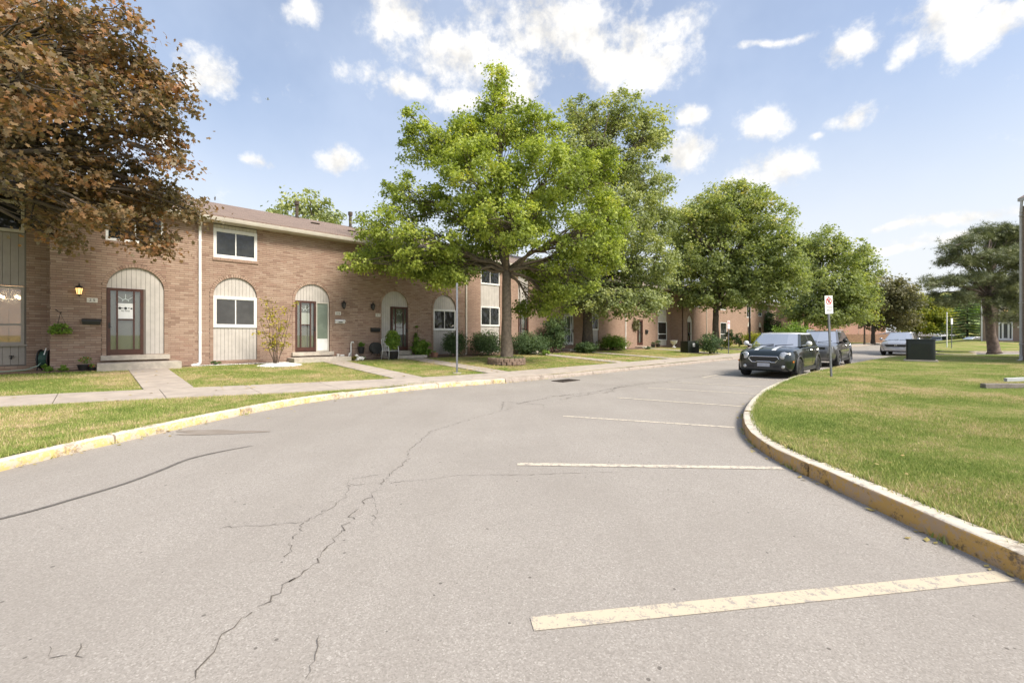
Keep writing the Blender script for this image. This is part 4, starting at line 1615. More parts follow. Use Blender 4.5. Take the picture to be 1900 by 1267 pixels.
# ---- unit 26
U26 = unit(2.43, 8.5, "brown brick townhouse with arched window and open-sided arched door behind small shrub")
S0 = 2.43
aw = dict(t="arch", cx=3.71, hw=0.71, z0=0.48, zs=2.93, win=[(3.0, 4.42, 1.74, 2.91, dict(fr=0.10, gm=GLASS_SCREEN))])
ad = dict(t="arch", cx=6.52, hw=0.70, z0=0.75, zs=2.92, door=[(5.82, 6.66, 0.755, 2.90, dict(hand=1, shade=CREAM))], win=[(6.66, 7.20, 0.76, 2.87, dict(style="one", fr=0.05, fm=CREAM, gm=GLASS_GREEN))])
uw = dict(t="rect", x0=3.0, x1=4.43, z0=4.34, z1=5.58, win=[(3.0, 4.43, 4.34, 5.43, dict(fr=0.10))])
facade(U26, S0, 2.43, 8.5, ZB, ZT, [aw, ad, uw])
for q in (aw, ad):
    infill(U26, S0, q)
infill(U26, S0, uw, mat=CREAM)
mb = MB()
mb.box(6.70 - S0, 7.16 - S0, 0.028, 0.036, 0.80, 1.30)
mb.obj("kick_panel", WHITE, U26)
brick_sill(U26, S0, 2.97, 4.47, 4.34)
step_block(U26, 5.68 - S0, 7.37 - S0, -0.16, 0.12, 0.595, 0.745, "door_sill")
step_block(U26, 5.50 - S0, 7.80 - S0, -0.95, 0.05, 0.24, 0.535)
shell(U26, 6.07)
roof(U26, 6.07)
# ---- unit 27
U27 = unit(8.5, 14.75, "brown brick townhouse with dark arched door behind the big green maple")
S0 = 8.5
ad = dict(t="arch", cx=10.37, hw=0.71, z0=0.70, zs=2.88, door=[(10.17, 11.07, 0.70, 2.84, dict(inner=BROWN, hand=1))])
aw = dict(t="arch", cx=13.29, hw=0.72, z0=0.45, zs=2.87, win=[(12.57, 14.01, 1.71, 2.82, dict(fr=0.08))])
uw = dict(t="rect", x0=12.58, x1=13.98, z0=4.40, z1=5.58, win=[(12.58, 13.98, 4.40, 5.45, dict(fr=0.09))])
facade(U27, S0, 8.5, 14.75, ZB, ZT, [ad, aw, uw])
for q in (ad, aw):
    infill(U27, S0, q)
infill(U27, S0, uw, mat=CREAM)
brick_sill(U27, S0, 12.55, 14.02, 4.40)
step_block(U27, 9.6 - S0, 11.2 - S0, -0.16, 0.12, 0.5, 0.695, "door_sill")
step_block(U27, 9.6 - S0, 11.6 - S0, -0.95, 0.05, 0.24, 0.485)
shell(U27, 6.25)
roof(U27, 6.25)
downspout(U27, 14.70 - S0, 0.0, 0.34, 5.28, CREAM)


# ---- further units
def far_unit(s0, s1, label, v, ops, mat=None, spouts=(), smat=None, depth=9.0, steps=()):
    u = unit(s0, s1, label, v)
    facade(u, s0, s0, s1, ZB, ZT, ops, real=False, mat=mat)
    for q in ops:
        infill(u, s0, q, planks=True, mat=smat)
    shell(u, s1 - s0, mat=mat, depth=depth)
    roof(u, s1 - s0, depth=depth)
    for (x, m) in spouts:
        downspout(u, x - s0, 0.0, 0.34, 5.28, m)
    for (a, b) in steps:
        step_block(u, a - s0, b - s0, -0.7, 0.05, 0.2, 0.5)
    return u


BD = dict(hand=1, fan=False, inner=BROWN)
WD = dict(frame=WHITE, hand=1, fan=False)
far_unit(14.75, 21.65, "brick townhouse with tall siding bays behind the maple trunk", 0.0,
         [dict(t="rect", x0=15.77, x1=17.23, z0=0.45, z1=5.6, win=[(15.77, 17.23, 1.98, 3.12), (15.77, 17.23, 4.4, 5.5)]), dict(t="rect", x0=18.78, x1=19.70, z0=0.72, z1=5.6, door=[(18.82, 19.66, 0.75, 2.9, BD)])], spouts=[(21.55, CREAM)], steps=[(18.6, 19.9)])
far_unit(21.65, 28.3, "brick townhouse with white door behind the second tree's thick trunk", 0.0,
         [dict(t="rect", x0=23.2, x1=24.3, z0=0.75, z1=5.6, door=[(23.25, 24.25, 0.78, 2.85, WD)]), dict(t="rect", x0=25.85, x1=27.3, z0=0.45, z1=5.6, win=[(25.85, 27.3, 1.85, 2.95), (25.85, 27.3, 4.4, 5.5)])], steps=[(23, 24.5)])
far_unit(28.3, 35.1, "brick townhouse with white downspout and dark mesh door beyond the second tree", 0.0,
         [dict(t="rect", x0=32.9, x1=33.85, z0=0.6, z1=2.75, door=[(32.92, 33.83, 0.62, 2.72, BD)]), dict(t="rect", x0=29.2, x1=30.6, z0=4.4, z1=5.58, win=[(29.2, 30.6, 4.4, 5.5)])], spouts=[(31.04, WHITE)], steps=[(32.6, 34.1)])
far_unit(35.1, 38.97, "narrow brick house front with pale tall window bay beside a dark recess", 0.0,
         [dict(t="rect", x0=36.5, x1=38.2, z0=0.5, z1=5.6, win=[(36.5, 38.2, 1.0, 2.68, dict(style="transom")), (36.5, 38.2, 4.4, 5.5)])], smat=CREAM)
far_unit(38.97, 41.3, "projecting brick townhouse front with narrow arched pale door panel", 1.2,
         [dict(t="arch", cx=40.35, hw=0.55, z0=0.6, zs=2.75, door=[(39.82, 40.5, 0.62, 2.7, BD)])], smat=CREAM, depth=10.2)
far_unit(41.3, 48.2, "set-back brick townhouse behind the round shrub with one upper window", 0.6,
         [dict(t="rect", x0=42.6, x1=44.2, z0=4.3, z1=5.5, win=[(42.6, 44.2, 4.3, 5.45)])], spouts=[(45.6, CREAM)], depth=9.6)
far_unit(48.2, 55.0, "brick townhouse with low white transom window behind yellow shrubs", 0.3,
         [dict(t="rect", x0=50.2, x1=52.0, z0=0.9, z1=2.9, win=[(50.2, 52.0, 0.9, 2.9, dict(style="transom"))]), dict(t="rect", x0=50.2, x1=51.8, z0=4.3, z1=5.5, win=[(50.2, 51.8, 4.3, 5.45)])])
far_unit(55.0, 61.5, "brick townhouse behind the black lamp post with white framed upper window", 0.0,
         [dict(t="rect", x0=59.6, x1=61.1, z0=3.7, z1=5.5, win=[(59.6, 61.1, 3.7, 5.4)]), dict(t="arch", cx=60.5, hw=0.65, z0=0.5, zs=2.6, door=[(59.9, 60.9, 0.5, 2.55, BD)])], smat=CREAM)
far_unit(61.5, 72.0, "last brick townhouse of the near block with pointed pale arch", 0.0,
         [dict(t="rect", x0=64.0, x1=65.5, z0=4.0, z1=5.5, win=[(64.0, 65.5, 4.0, 5.4)]), dict(t="arch", cx=64.8, hw=0.65, z0=0.5, zs=2.6, door=[(64.2, 65.2, 0.5, 2.55, BD)]), dict(t="rect", x0=67.5, x1=68.7, z0=4.0, z1=5.5, win=[(67.5, 68.7, 4.0, 5.4)])], smat=CREAM)
for k, lab in enumerate(["salmon red brick house just beyond the near block, partly behind leaves", "second red brick house of the far block, before the wooden fence", "third red brick house of the far block, mostly hidden by trees", "fourth red brick house of the far block, behind the fence and trees", "fifth red brick house of the far block, a sliver between tree trunks", "farthest red brick house at the end of the street"]):
    s0 = 86 + k * 19
    far_unit(s0, s0 + 19, lab, 0.0, [dict(t="rect", x0=s0 + 2.2, x1=s0 + 3.4, z0=3.9, z1=5.3, win=[(s0 + 2.2, s0 + 3.4, 3.9, 5.3)]), dict(t="rect", x0=s0 + 6, x1=s0 + 7.2, z0=3.9, z1=5.3, win=[(s0 + 6, s0 + 7.2, 3.9, 5.3)])], mat=BRICK_RED, spouts=[(s0 + 0.6, CREAM)])

# roof vents
for (s, w, zt, zb, u) in ((7.18, 4.2, 8.25, 7.2, U26), (9.94, 4.2, 8.25, 7.2, U27)):
    mb = MB()
    mb.lathe([(0.13, zb - 0.1), (0.12, zb + 0.22), (0.075, zb + 0.24), (0.075, zt - 0.2), (0.115, zt - 0.2), (0.12, zt - 0.02), (0.05, zt)], 14)
    o = mb.obj("flue_pipe", BARK_D, u, loc=(s - (2.43 if u is U26 else 8.5), w, 0))
for (s, w, zb, u) in ((7.5, 2.6, 6.75, U26), (9.0, 1.9, 6.5, U27)):
    mb = MB()
    mb.box(-0.16, 0.16, -0.14, 0.14, zb - 0.2, zb + 0.1)
    mb.box(-0.19, 0.19, -0.17, 0.17, zb + 0.1, zb + 0.13)
    mb.obj("roof_vent", BARK_D, u, loc=(s - (2.43 if u is U26 else 8.5), w, 0))


# ------------------------------------------------------------------ things fixed to the fronts
def text(body, size, parent, loc, mat, name="lettering", ext=0.002, rot=(R(90), 0, 0), align="CENTER"):
    cu = bpy.data.curves.new(name, "FONT")
    cu.body = body
    cu.size = size
    cu.extrude = ext
    cu.align_x = align
    cu.align_y = "CENTER"
    cu.resolution_u = 3
    cu.materials.append(mat)
    tmp = bpy.data.objects.new("tmp_text", cu)
    COL.objects.link(tmp)
    bpy.context.view_layer.update()
    me = bpy.data.meshes.new_from_object(tmp.evaluated_get(bpy.context.evaluated_depsgraph_get()))
    bpy.data.objects.remove(tmp)
    o = bpy.data.objects.new(name, me)
    COL.objects.link(o)
    o.parent = parent
    o.location = loc
    o.rotation_euler = rot
    return o


def lantern(s, v, z, lit, label):
    t = thing("wall_lantern", label, "lantern", P(s, v, z), TH, "lanterns beside the front doors")
    mb = MB()
    mb.box(-0.05, 0.05, -0.02, 0.0, -0.08, 0.10)
    mb.tube([(0, -0.01, 0.02), (0, -0.06, -0.10), (0, -0.13, -0.12)], 0.012, 6)
    mb.obj("bracket", BLACK, t)
    c = (0, -0.13, 0)
    mb = MB()
    mb.lathe([(0.012, -0.19), (0.03, -0.165), (0.055, -0.15), (0.06, -0.13)], 6, c)
    mb.lathe([(0.12, 0.06), (0.10, 0.08), (0.05, 0.13), (0.02, 0.155), (0.012, 0.20), (0.004, 0.24)], 6, c)
    for k in range(6):
        a = 2 * math.pi * k / 6
        mb.tube([(c[0] + 0.058 * math.cos(a), c[1] + 0.058 * math.sin(a), -0.135), (c[0] + 0.092 * math.cos(a), c[1] + 0.092 * math.sin(a), 0.065)], 0.007, 5)
    mb.obj("cage", BLACK, t)
    mb = MB()
    mb.lathe([(0.05, -0.13), (0.083, 0.06)], 6, c)
    mb.obj("glass", WARM if lit else GLASS_SCREEN, t)
    return t


lantern(-0.5, 0.06, 2.85, True, "lit black coach lantern on brick wall above the number 25")
lantern(7.81, 0.0, 2.80, False, "unlit black lantern above the white mailbox")
lantern(9.18, 0.0, 2.79, False, "unlit black lantern above the dark mailbox of the dark door")


def plaque(s, v, z, w, h, txt, label):
    t = thing("number_plaque", label, "house number", P(s, v, z), TH, "house number plaques")
    mb = MB()
    mb.bbox(-w / 2, w / 2, -0.025, 0.0, -h / 2, h / 2, 0.006)
    mb.obj("plate", PLAQUE, t)
    text(txt, h * 0.78, t, (0, -0.027, 0), INK)


plaque(-0.21, 0.06, 2.56, 0.25, 0.145, "2 5", "cream stone plaque with the number 25 beside arched door")
plaque(7.59, 0.0, 2.42, 0.25, 0.15, "2 6", "cream plaque with the number 26 above white mailbox")
plaque(9.48, 0.0, 2.40, 0.25, 0.15, "2 7", "cream plaque with dark digits beside the dark arched door")


def mailbox(s, v, z, w, h, mat, label):
    t = thing("mailbox", label, "mailbox", P(s, v, z), TH)
    mb = MB()
    q = 0.10
    mb.add([(-w / 2, 0, -h / 2), (w / 2, 0, -h / 2), (w / 2, -q * 0.8, -h / 2), (-w / 2, -q * 0.8, -h / 2), (-w / 2, 0, h / 2), (w / 2, 0, h / 2), (w / 2, -q, h * 0.25), (-w / 2, -q, h * 0.25)],
           [(0, 1, 2, 3)[::-1], (3, 2, 6, 7), (7, 6, 5, 4), (0, 3, 7, 4), (1, 5, 6, 2)])
    mb.obj("body", mat, t)
    mb = MB()
    mb.add([(-w / 2 - 0.012, 0.0, h / 2 + 0.01), (w / 2 + 0.012, 0.0, h / 2 + 0.01), (w / 2 + 0.012, -q - 0.02, h * 0.25 + 0.008), (-w / 2 - 0.012, -q - 0.02, h * 0.25 + 0.008),
            (w / 2 + 0.012, -q - 0.025, h * 0.02), (-w / 2 - 0.012, -q - 0.025, h * 0.02)], [(3, 2, 1, 0), (5, 4, 2, 3)])
    mb.obj("lid", mat, t)
    return t


mailbox(-0.225, 0.06, 1.88, 0.42, 0.17, BLACK, "long black metal mailbox under the number 25")
m26 = mailbox(7.665, 0.0, 2.06, 0.42, 0.17, WHITE, "white metal mailbox under the number 26")
mb = MB()
mb.box(-0.09, 0.09, -0.128, -0.122, -0.045, -0.015)
mb.obj("slot", INK, m26)
mailbox(9.33, 0.0, 1.70, 0.44, 0.19, BLACK, "dark metal mailbox at the edge of the dark door's arch")
# printed poster inside the glass of door 25
pt = thing("door_poster", "white paper sign with dark lettering behind the glass of door 25", "poster", P(0.58, 0.034, 2.33), TH)
mb = MB()
mb.box(-0.19, 0.19, -0.002, 0.0, -0.33, 0.17)
mb.obj("sheet", SIGN_W, pt)
mb = MB()
for cx in (-0.14, 0.0):
    mb.lathe([(0.040, -0.003), (0.040, -0.005)], 14, (cx, 0, 0.01), axis="y")
mb.box(-0.10, -0.05, -0.005, -0.003, 0.0, 0.02)
mb.box(0.06, 0.10, -0.005, -0.003, 0.0, 0.03)
mb.box(0.12, 0.17, -0.005, -0.003, -0.02, 0.03)
mb.obj("logo", INK, pt)
text("by First", 0.07, pt, (0.0, -0.004, -0.075), INK)
# ------------------------------------------------------------------ leaves
def star_leaf():
    """five-lobed maple leaf, unit length, lying in x,y with tip at +x"""
    ang = [180, 135, 100, 62, 28, 0, -28, -62, -100, -135]
    rad = [0.14, 0.46, 0.34, 0.58, 0.36, 0.64, 0.36, 0.58, 0.34, 0.46]
    v = [(0, 0, 0.0)] + [(r * math.cos(R(a)), r * math.sin(R(a)), -0.22 * r * r + 0.02 * (i % 2)) for i, (a, r) in enumerate(zip(ang, rad))]
    n = len(ang)
    return np.array(v, np.float32), [(0, 1 + (i + 1) % n, 1 + i) for i in range(n)]


def lobe_leaf():
    """small three-lobed leaf, 4 triangles"""
    v = [(-0.45, 0, 0), (0.0, -0.42, -0.08), (0.12, -0.12, 0.03), (0.55, 0, -0.10), (0.12, 0.12, 0.03), (0.0, 0.42, -0.08)]
    return np.array(v, np.float32), [(0, 1, 2), (0, 2, 4), (0, 4, 5), (2, 3, 4)]


def quad_leaf():
    v = [(-0.5, 0, 0.0), (0.0, -0.28, 0.07), (0.5, 0, -0.06), (0.0, 0.28, 0.07)]
    return np.array(v, np.float32), [(0, 1, 2), (0, 2, 3)]


def needle_leaf():
    v, f = [], []
    for k in range(5):
        a = -1.1 + 2.2 * k / 4
        q = 0.045
        c, s = math.cos(a), math.sin(a)
        o = len(v)
        v += [(0 - s * q, c * q, 0), (s * q, -c * q, 0), (c * 0.9, s * 0.9, 0.25 * (k % 2))]
        f.append((o, o + 1, o + 2))
    return np.array(v, np.float32), f


LEAVES = {"star": star_leaf(), "lobe": lobe_leaf(), "quad": quad_leaf(), "needle": needle_leaf()}


def leaf_cloud(name, pts, outs, size, kind, mat, parent, seed, up=0.75, rand=0.75, outw=0.5, tint=None, droop=-0.45):
    """one mesh of many leaves: pts (n,3) positions, outs (n,3) outward directions"""
    rg = np.random.default_rng(seed)
    tv, tf = LEAVES[kind]
    n = len(pts)
    nrm = np.array([0, 0, 1.0]) * up + outs * outw + rg.normal(0, 1, (n, 3)) * rand
    nrm /= np.linalg.norm(nrm, axis=1)[:, None] + 1e-9
    d = rg.normal(0, 1, (n, 3)) + outs * 0.6 + np.array([0, 0, droop])
    d -= nrm * np.sum(d * nrm, 1)[:, None]
    d /= np.linalg.norm(d, axis=1)[:, None] + 1e-9
    e = np.cross(nrm, d)
    sz = size * rg.uniform(0.65, 1.3, n)
    v = pts[:, None, :] + sz[:, None, None] * (tv[None, :, 0:1] * d[:, None, :] + tv[None, :, 1:2] * e[:, None, :] + tv[None, :, 2:3] * nrm[:, None, :])
    k = len(tv)
    f = (np.array(tf)[None] + (np.arange(n) * k)[:, None, None]).reshape(-1)
    rnd = np.clip((rg.beta(2, 2.2, n) if tint is None else tint + rg.normal(0, 0.15, n)), 0, 1)
    return from_np(name, v.reshape(-1, 3), f, 3, mat, parent, np.repeat(rnd, k))


def bent(a, b, sag=0.0, n=5, rg=random, jit=0.06):
    a, b = Vector(a), Vector(b)
    L = (b - a).length
    out = []
    for i in range(n + 1):
        u = i / n
        p = a.lerp(b, u)
        p.z += sag * L * math.sin(math.pi * u)
        if 0 < i < n:
            p += Vector((rg.gauss(0, jit), rg.gauss(0, jit), rg.gauss(0, jit))) * L * 0.35
        out.append(p)
    return out


def grow(name, label, cat, base, lobes, trunk_r, fork_z, leaf, size, mat, bark, density, seed, clump_r=0.55, group=None, lean=(0, 0), flat=0.55, twigs=2, limbs=True, up=0.75, outw=0.5, rand=0.75, trunk_top=None, shell_bias=0.42, per=70, sunny=0.25, droop=-0.45):
    """a tree: lobes = list of (x, y, z, rx, ry, rz) in world metres"""
    rg = random.Random(seed)
    nr = np.random.default_rng(seed)
    base = Vector(base)
    root = thing(name, label, cat, base, 0.0, group)
    L = [np.array(l, np.float64) for l in lobes]
    vol = np.array([(l[3] * l[4] * l[5]) ** 0.72 for l in L])
    cen = sum(l[:3] * v for l, v in zip(L, vol)) / vol.sum()
    # clump centres
    clumps = []
    for l, v in zip(L, vol):
        m = max(3, int(v * density))
        dr = nr.normal(0, 1, (m, 3))
        dr /= np.linalg.norm(dr, axis=1)[:, None]
        rr = nr.uniform(0.06, 1, m) ** shell_bias
        q = l[:3] + dr * rr[:, None] * l[3:6]
        clumps.append(np.hstack([q, np.full((m, 1), len(clumps))]))
    C = np.vstack(clumps)
    # skeleton
    mb = MB()
    fork = base + Vector((lean[0], lean[1], fork_z))
    tr = bent(base + Vector((0, 0, -0.1)), fork, 0, 6, rg, 0.012)
    rs = [trunk_r * (1.55 if i == 0 else (1.12 if i == 1 else 1.0 - 0.04 * i)) for i in range(len(tr))]
    tr.insert(1, tr[0].lerp(tr[1], 0.25))
    rs.insert(1, trunk_r * 1.22)
    mb.tube(tr, rs, 14)
    tops = Vector(trunk_top) if trunk_top else Vector((cen[0], cen[1], max(l[2] + l[5] * 0.5 for l in L)))
    lead = bent(fork, tops, 0, 7, rg, 0.05)
    mb.tube(lead, [trunk_r * 0.72 * (1 - i / 7.6) + 0.01 for i in range(8)], 8)
    for i, l in enumerate(L):
        c = Vector(l[:3])
        if limbs:
            u = min(0.75, max(0.0, (c.z - fork.z) / max(0.5, tops.z - fork.z) * 0.55 - 0.06))
            st = lead[int(u * 7)]
            lb = bent(st, c, 0.06, 6, rg, 0.07)
            rl = trunk_r * 0.36 * (1 - 0.5 * u)
            mb.tube(lb, [rl * (1 - j / 6.8) + 0.008 for j in range(7)], 7)
        mine = C[C[:, 3] == i]
        for q in mine[::max(1, int(len(mine) / max(1, twigs * 9)))]:
            a = lb[rg.randint(2, 6)] if limbs else tr[-1]
            tw = bent(a, q[:3], 0.03, 4, rg, 0.08)
            rt = min(0.035, trunk_r * 0.1)
            mb.tube(tw, [rt, rt * 0.8, rt * 0.6, rt * 0.42, rt * 0.22], 5, caps=False)
    mb.v = [(a - base.x, b - base.y, c - base.z) for a, b, c in mb.v]
    mb.obj("trunk", bark, root, smooth=True)
    # leaves
    n = len(C)
    cs = nr.uniform(0.6, 1.35, n) * clump_r
    cnt = np.maximum(4, (per * nr.uniform(0.5, 1.4, n)).astype(int))
    idx = np.repeat(np.arange(n), cnt)
    off = nr.normal(0, 1, (len(idx), 3)) * np.array([1, 1, flat]) * (cs[idx] * 0.5)[:, None]
    off[:, 2] -= 0.25 * (off[:, 0] ** 2 + off[:, 1] ** 2) / np.maximum(cs[idx], 0.1)
    pts = C[idx, :3] + off
    lob = np.array(L)[C[idx, 3].astype(int)]
    out = (pts - lob[:, :3]) / lob[:, 3:6]
    out = out / (np.linalg.norm(out, axis=1)[:, None] + 1e-6)
    keep = pts[:, 2] > base.z + 0.25
    pts, out, idx = pts[keep], out[keep], idx[keep]
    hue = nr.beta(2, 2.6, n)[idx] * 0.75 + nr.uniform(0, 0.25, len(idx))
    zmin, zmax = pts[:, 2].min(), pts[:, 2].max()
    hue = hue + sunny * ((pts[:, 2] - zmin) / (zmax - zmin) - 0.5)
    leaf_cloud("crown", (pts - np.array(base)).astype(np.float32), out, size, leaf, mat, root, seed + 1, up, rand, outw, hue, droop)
    print(name, label[:24], "leaves", len(pts))
    return root


def lob(Zc, items, dz=(0, 0), seed=1, ry=None):
    """lobes from (photo x, photo y, radius x, radius y[, depth offset]) at depth Zc"""
    rg = random.Random(seed)
    out = []
    for it in items:
        off = it[4] if len(it) > 4 else rg.uniform(*dz)
        Z = Zc + off
        p = px(it[0], it[1], Z)
        rx, rz = it[2] / 800 * Z, it[3] / 800 * Z
        out.append((p.x, p.y, p.z, rx, ry or max(rx, rz) * 0.95, rz))
    return out


# big green maple in the ring of stones
B1 = px(940, 672, 18.4)
B1.z = 0.30
grow("maple_tree", "tall bright green maple standing in a low ring of stones", "tree", B1,
     lob(18.4, [(922, 160, 20, 42, 0), (935, 225, 62, 50, 0.3), (862, 262, 60, 48, -0.8), (770, 222, 32, 24, -0.3), (800, 275, 55, 42, 0.6), (1005, 250, 58, 52, 0.8), (875, 335, 95, 58, -1.4), (1015, 330, 95, 62, -1.0),
                (765, 372, 58, 48, 0.4), (1100, 330, 55, 60, 0.6), (1128, 410, 46, 52, 0), (715, 425, 55, 38, -0.6), (662, 488, 32, 20, -0.6), (790, 455, 72, 42, -1.5), (1075, 440, 75, 48, -1.2), (1010, 505, 48, 38, 1.2),
                (1025, 555, 42, 32, 0.6), (900, 420, 80, 46, 1.4), (835, 508, 46, 20, -1.2), (950, 415, 80, 50, -2.0), (735, 478, 50, 28, 1.5), (880, 250, 50, 40, 1.6), (985, 400, 60, 50, 2.4), (815, 505, 62, 26, 0.3), (1055, 510, 58, 40, -0.6), (990, 560, 34, 26, 1.2), (1105, 475, 52, 40, 0.8), (700, 470, 46, 26, 0.4), (755, 500, 40, 22, -0.8), (880, 475, 56, 30, 0.9)], seed=4),
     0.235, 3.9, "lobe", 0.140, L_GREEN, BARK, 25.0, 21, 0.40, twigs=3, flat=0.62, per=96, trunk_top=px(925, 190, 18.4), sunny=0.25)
# taller thin-leaved tree behind it
B2 = px(1090, 650, 29.0)
B2.z = 0.34
grow("tall_tree", "taller grey green tree with thick trunk close to the house fronts", "tree", B2,
     lob(29.0, [(1085, 215, 45, 36), (1150, 215, 48, 38), (1205, 250, 36, 48), (1120, 290, 70, 60), (1195, 335, 48, 58), (1215, 415, 36, 52), (1135, 400, 85, 66), (1200, 480, 56, 52), (1225, 510, 32, 32), (1115, 490, 72, 48), (1160, 545, 56, 26), (1195, 565, 40, 26), (1060, 300, 45, 60), (1130, 560, 58, 26), (1080, 545, 44, 26), (1215, 545, 34, 26)], (-2, 2), 5),
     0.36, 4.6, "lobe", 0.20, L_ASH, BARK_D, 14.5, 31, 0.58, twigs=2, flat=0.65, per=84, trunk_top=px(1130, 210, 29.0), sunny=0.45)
# round maple further on
B3 = px(1328, 652, 38.0)
B3.z = 0.26
grow("maple_tree", "broad rounded maple with green and orange tinged crown further down the street", "tree", B3,
     lob(38.0, [(1350, 385, 66, 40), (1298, 420, 58, 50), (1412, 420, 62, 50), (1266, 405, 28, 30), (1450, 475, 44, 48), (1330, 470, 88, 62), (1400, 505, 80, 56), (1272, 495, 36, 52), (1345, 540, 66, 30), (1290, 545, 42, 26), (1440, 535, 48, 38), (1472, 505, 26, 34), (1370, 368, 52, 28), (1320, 395, 50, 36)], (-2.5, 2.5), 6),
     0.30, 3.4, "lobe", 0.25, L_DEEP, BARK_D, 10.5, 41, 0.66, twigs=1, flat=0.65, per=84, sunny=0.5)
B4 = px(1496, 640, 56.0)
B4.z = 0.2
grow("street_tree", "loose green tree leaning behind the parked cars", "tree", B4,
     lob(56.0, [(1525, 455, 40, 36), (1565, 470, 34, 36), (1500, 490, 36, 40), (1548, 525, 50, 38), (1590, 480, 22, 26), (1505, 550, 36, 30), (1580, 545, 34, 34), (1475, 575, 30, 20), (1540, 575, 44, 26), (1600, 505, 24, 34), (1598, 560, 30, 34), (1520, 585, 36, 18), (1575, 585, 30, 18)], (-3, 3), 7),
     0.30, 3.2, "lobe", 0.34, L_DEEP, BARK_D, 6.2, 51, 0.95, twigs=1, per=76, sunny=0.25)
B5 = px(1620, 640, 66.0)
B5.z = 0.1
grow("street_tree", "dark bronze leaved tree in front of the wooden fence", "tree", B5,
     lob(66.0, [(1640, 538, 42, 32), (1625, 572, 38, 30), (1668, 560, 28, 40), (1650, 592, 42, 24), (1606, 568, 26, 28)], (-3, 3), 8),
     0.28, 2.6, "lobe", 0.40, L_BRON, BARK_D, 5.5, 61, 1.05, twigs=1, per=70, sunny=0.2)
B5b = px(1604, 640, 62.0)
B5b.z = 0.1
grow("street_tree", "small yellow green tree between the leaning tree and the bronze tree", "tree", B5b, lob(62.0, [(1596, 575, 22, 16), (1610, 590, 20, 14), (1580, 560, 18, 18)], (-1, 1), 9),
     0.12, 2.4, "quad", 0.34, L_YEL, BARK_D, 2.2, 62, 1.0, per=46)
B6 = px(1643, 640, 80.0)
B6.z = 0.0
grow("street_tree", "yellow green rounded tree at the far end of the street", "tree", px(1700, 634, 84.0).xy.to_3d(), lob(84.0, [(1700, 575, 26, 32), (1730, 580, 26, 28), (1715, 600, 36, 18), (1742, 590, 14, 22), (1690, 598, 20, 18)], (-3, 3), 10),
     0.3, 2.0, "lobe", 0.46, L_YEL, BARK_D, 5.0, 63, 1.2, twigs=1, per=70, sunny=0.3)
# crimson maple whose crown fills the near corner
grow("crimson_maple", "large reddish brown maple overhanging the house numbered 25", "tree", (-14.2, 9.4, 0.25),
     lob(10.6, [(60, 60, 130, 80, 0.5), (170, 40, 95, 52, -0.6), (235, 110, 75, 48, 0.0), (130, 150, 125, 72, 0.8), (295, 150, 58, 40, 0.2), (340, 185, 30, 28, 0.2), (240, 200, 95, 48, -0.2), (60, 240, 110, 62, 0), (180, 285, 105, 46, 0.8), (300, 255, 62, 30, 0.6), (340, 310, 40, 28, 0.4),
                (130, 340, 95, 42, 0.2), (240, 355, 90, 42, 1.0), (330, 360, 44, 30, 0.9), (365, 395, 24, 16, 0.9), (125, 412, 54, 32, 0.5), (130, 450, 28, 16, 0.5), (270, 420, 56, 34, 0.8), (285, 462, 22, 20, 0.8), (200, 400, 50, 34, 0.0), (20, 300, 62, 36, 0.2),
                (-120, 150, 150, 120, 0), (-170, 270, 140, 80, 0.5), (-60, 40, 130, 110, 1.5), (-200, 60, 140, 110, -1.0), (40, 150, 110, 80, -2.2), (-90, 260, 120, 80, -2.4)], seed=3),
     0.26, 5.2, "star", 0.108, L_CRIM, BARK_D, 30.0, 71, 0.36, twigs=2, flat=0.62, per=62, up=0.55, outw=0.6, rand=0.8, trunk_top=(-14.0, 9.8, 9.5), sunny=0.2, shell_bias=0.5)
# trees behind the roofs
grow("back_tree", "green tree top showing above the roof between the two flue pipes", "tree", (-16.0, 36.0, 0.25), lob(36.0, [(575, 385, 42, 24), (520, 396, 30, 14), (612, 402, 24, 15), (590, 420, 60, 22), (545, 372, 22, 12)], (-2, 2), 12),
     0.3, 6.5, "lobe", 0.32, L_ASH, BARK_D, 5.0, 81, 0.9, per=64)
# pine by the side street
BPN = px(1845, 652, 33.0)
BPN.z = 0.15
grow("pine_tree", "wide dark pine with scaly leaning trunk on the far lawn", "pine tree", BPN,
     lob(33.0, [(1790, 452, 36, 13), (1835, 432, 44, 16), (1878, 438, 36, 18), (1768, 482, 32, 11), (1825, 478, 52, 15), (1884, 485, 36, 18), (1752, 522, 34, 10), (1800, 515, 44, 13), (1850, 525, 54, 18), (1888, 540, 34, 20), (1735, 545, 18, 7), (1785, 550, 26, 9), (1850, 560, 40, 10), (1770, 465, 20, 9), (1905, 470, 30, 40), (1900, 565, 26, 12), (1725, 530, 16, 7), (1762, 560, 28, 9), (1875, 585, 36, 11), (1815, 545, 40, 12), (1860, 455, 40, 14)], (-2, 2), 13),
     0.30, 4.2, "needle", 0.30, L_PINE, BARK_P, 19.0, 91, 0.55, lean=(-0.55, 0.1), flat=0.55, twigs=1, per=50, up=0.3, outw=0.7, rand=1.0, droop=1.3, trunk_top=px(1838, 440, 33.0), sunny=0.15, shell_bias=0.6)


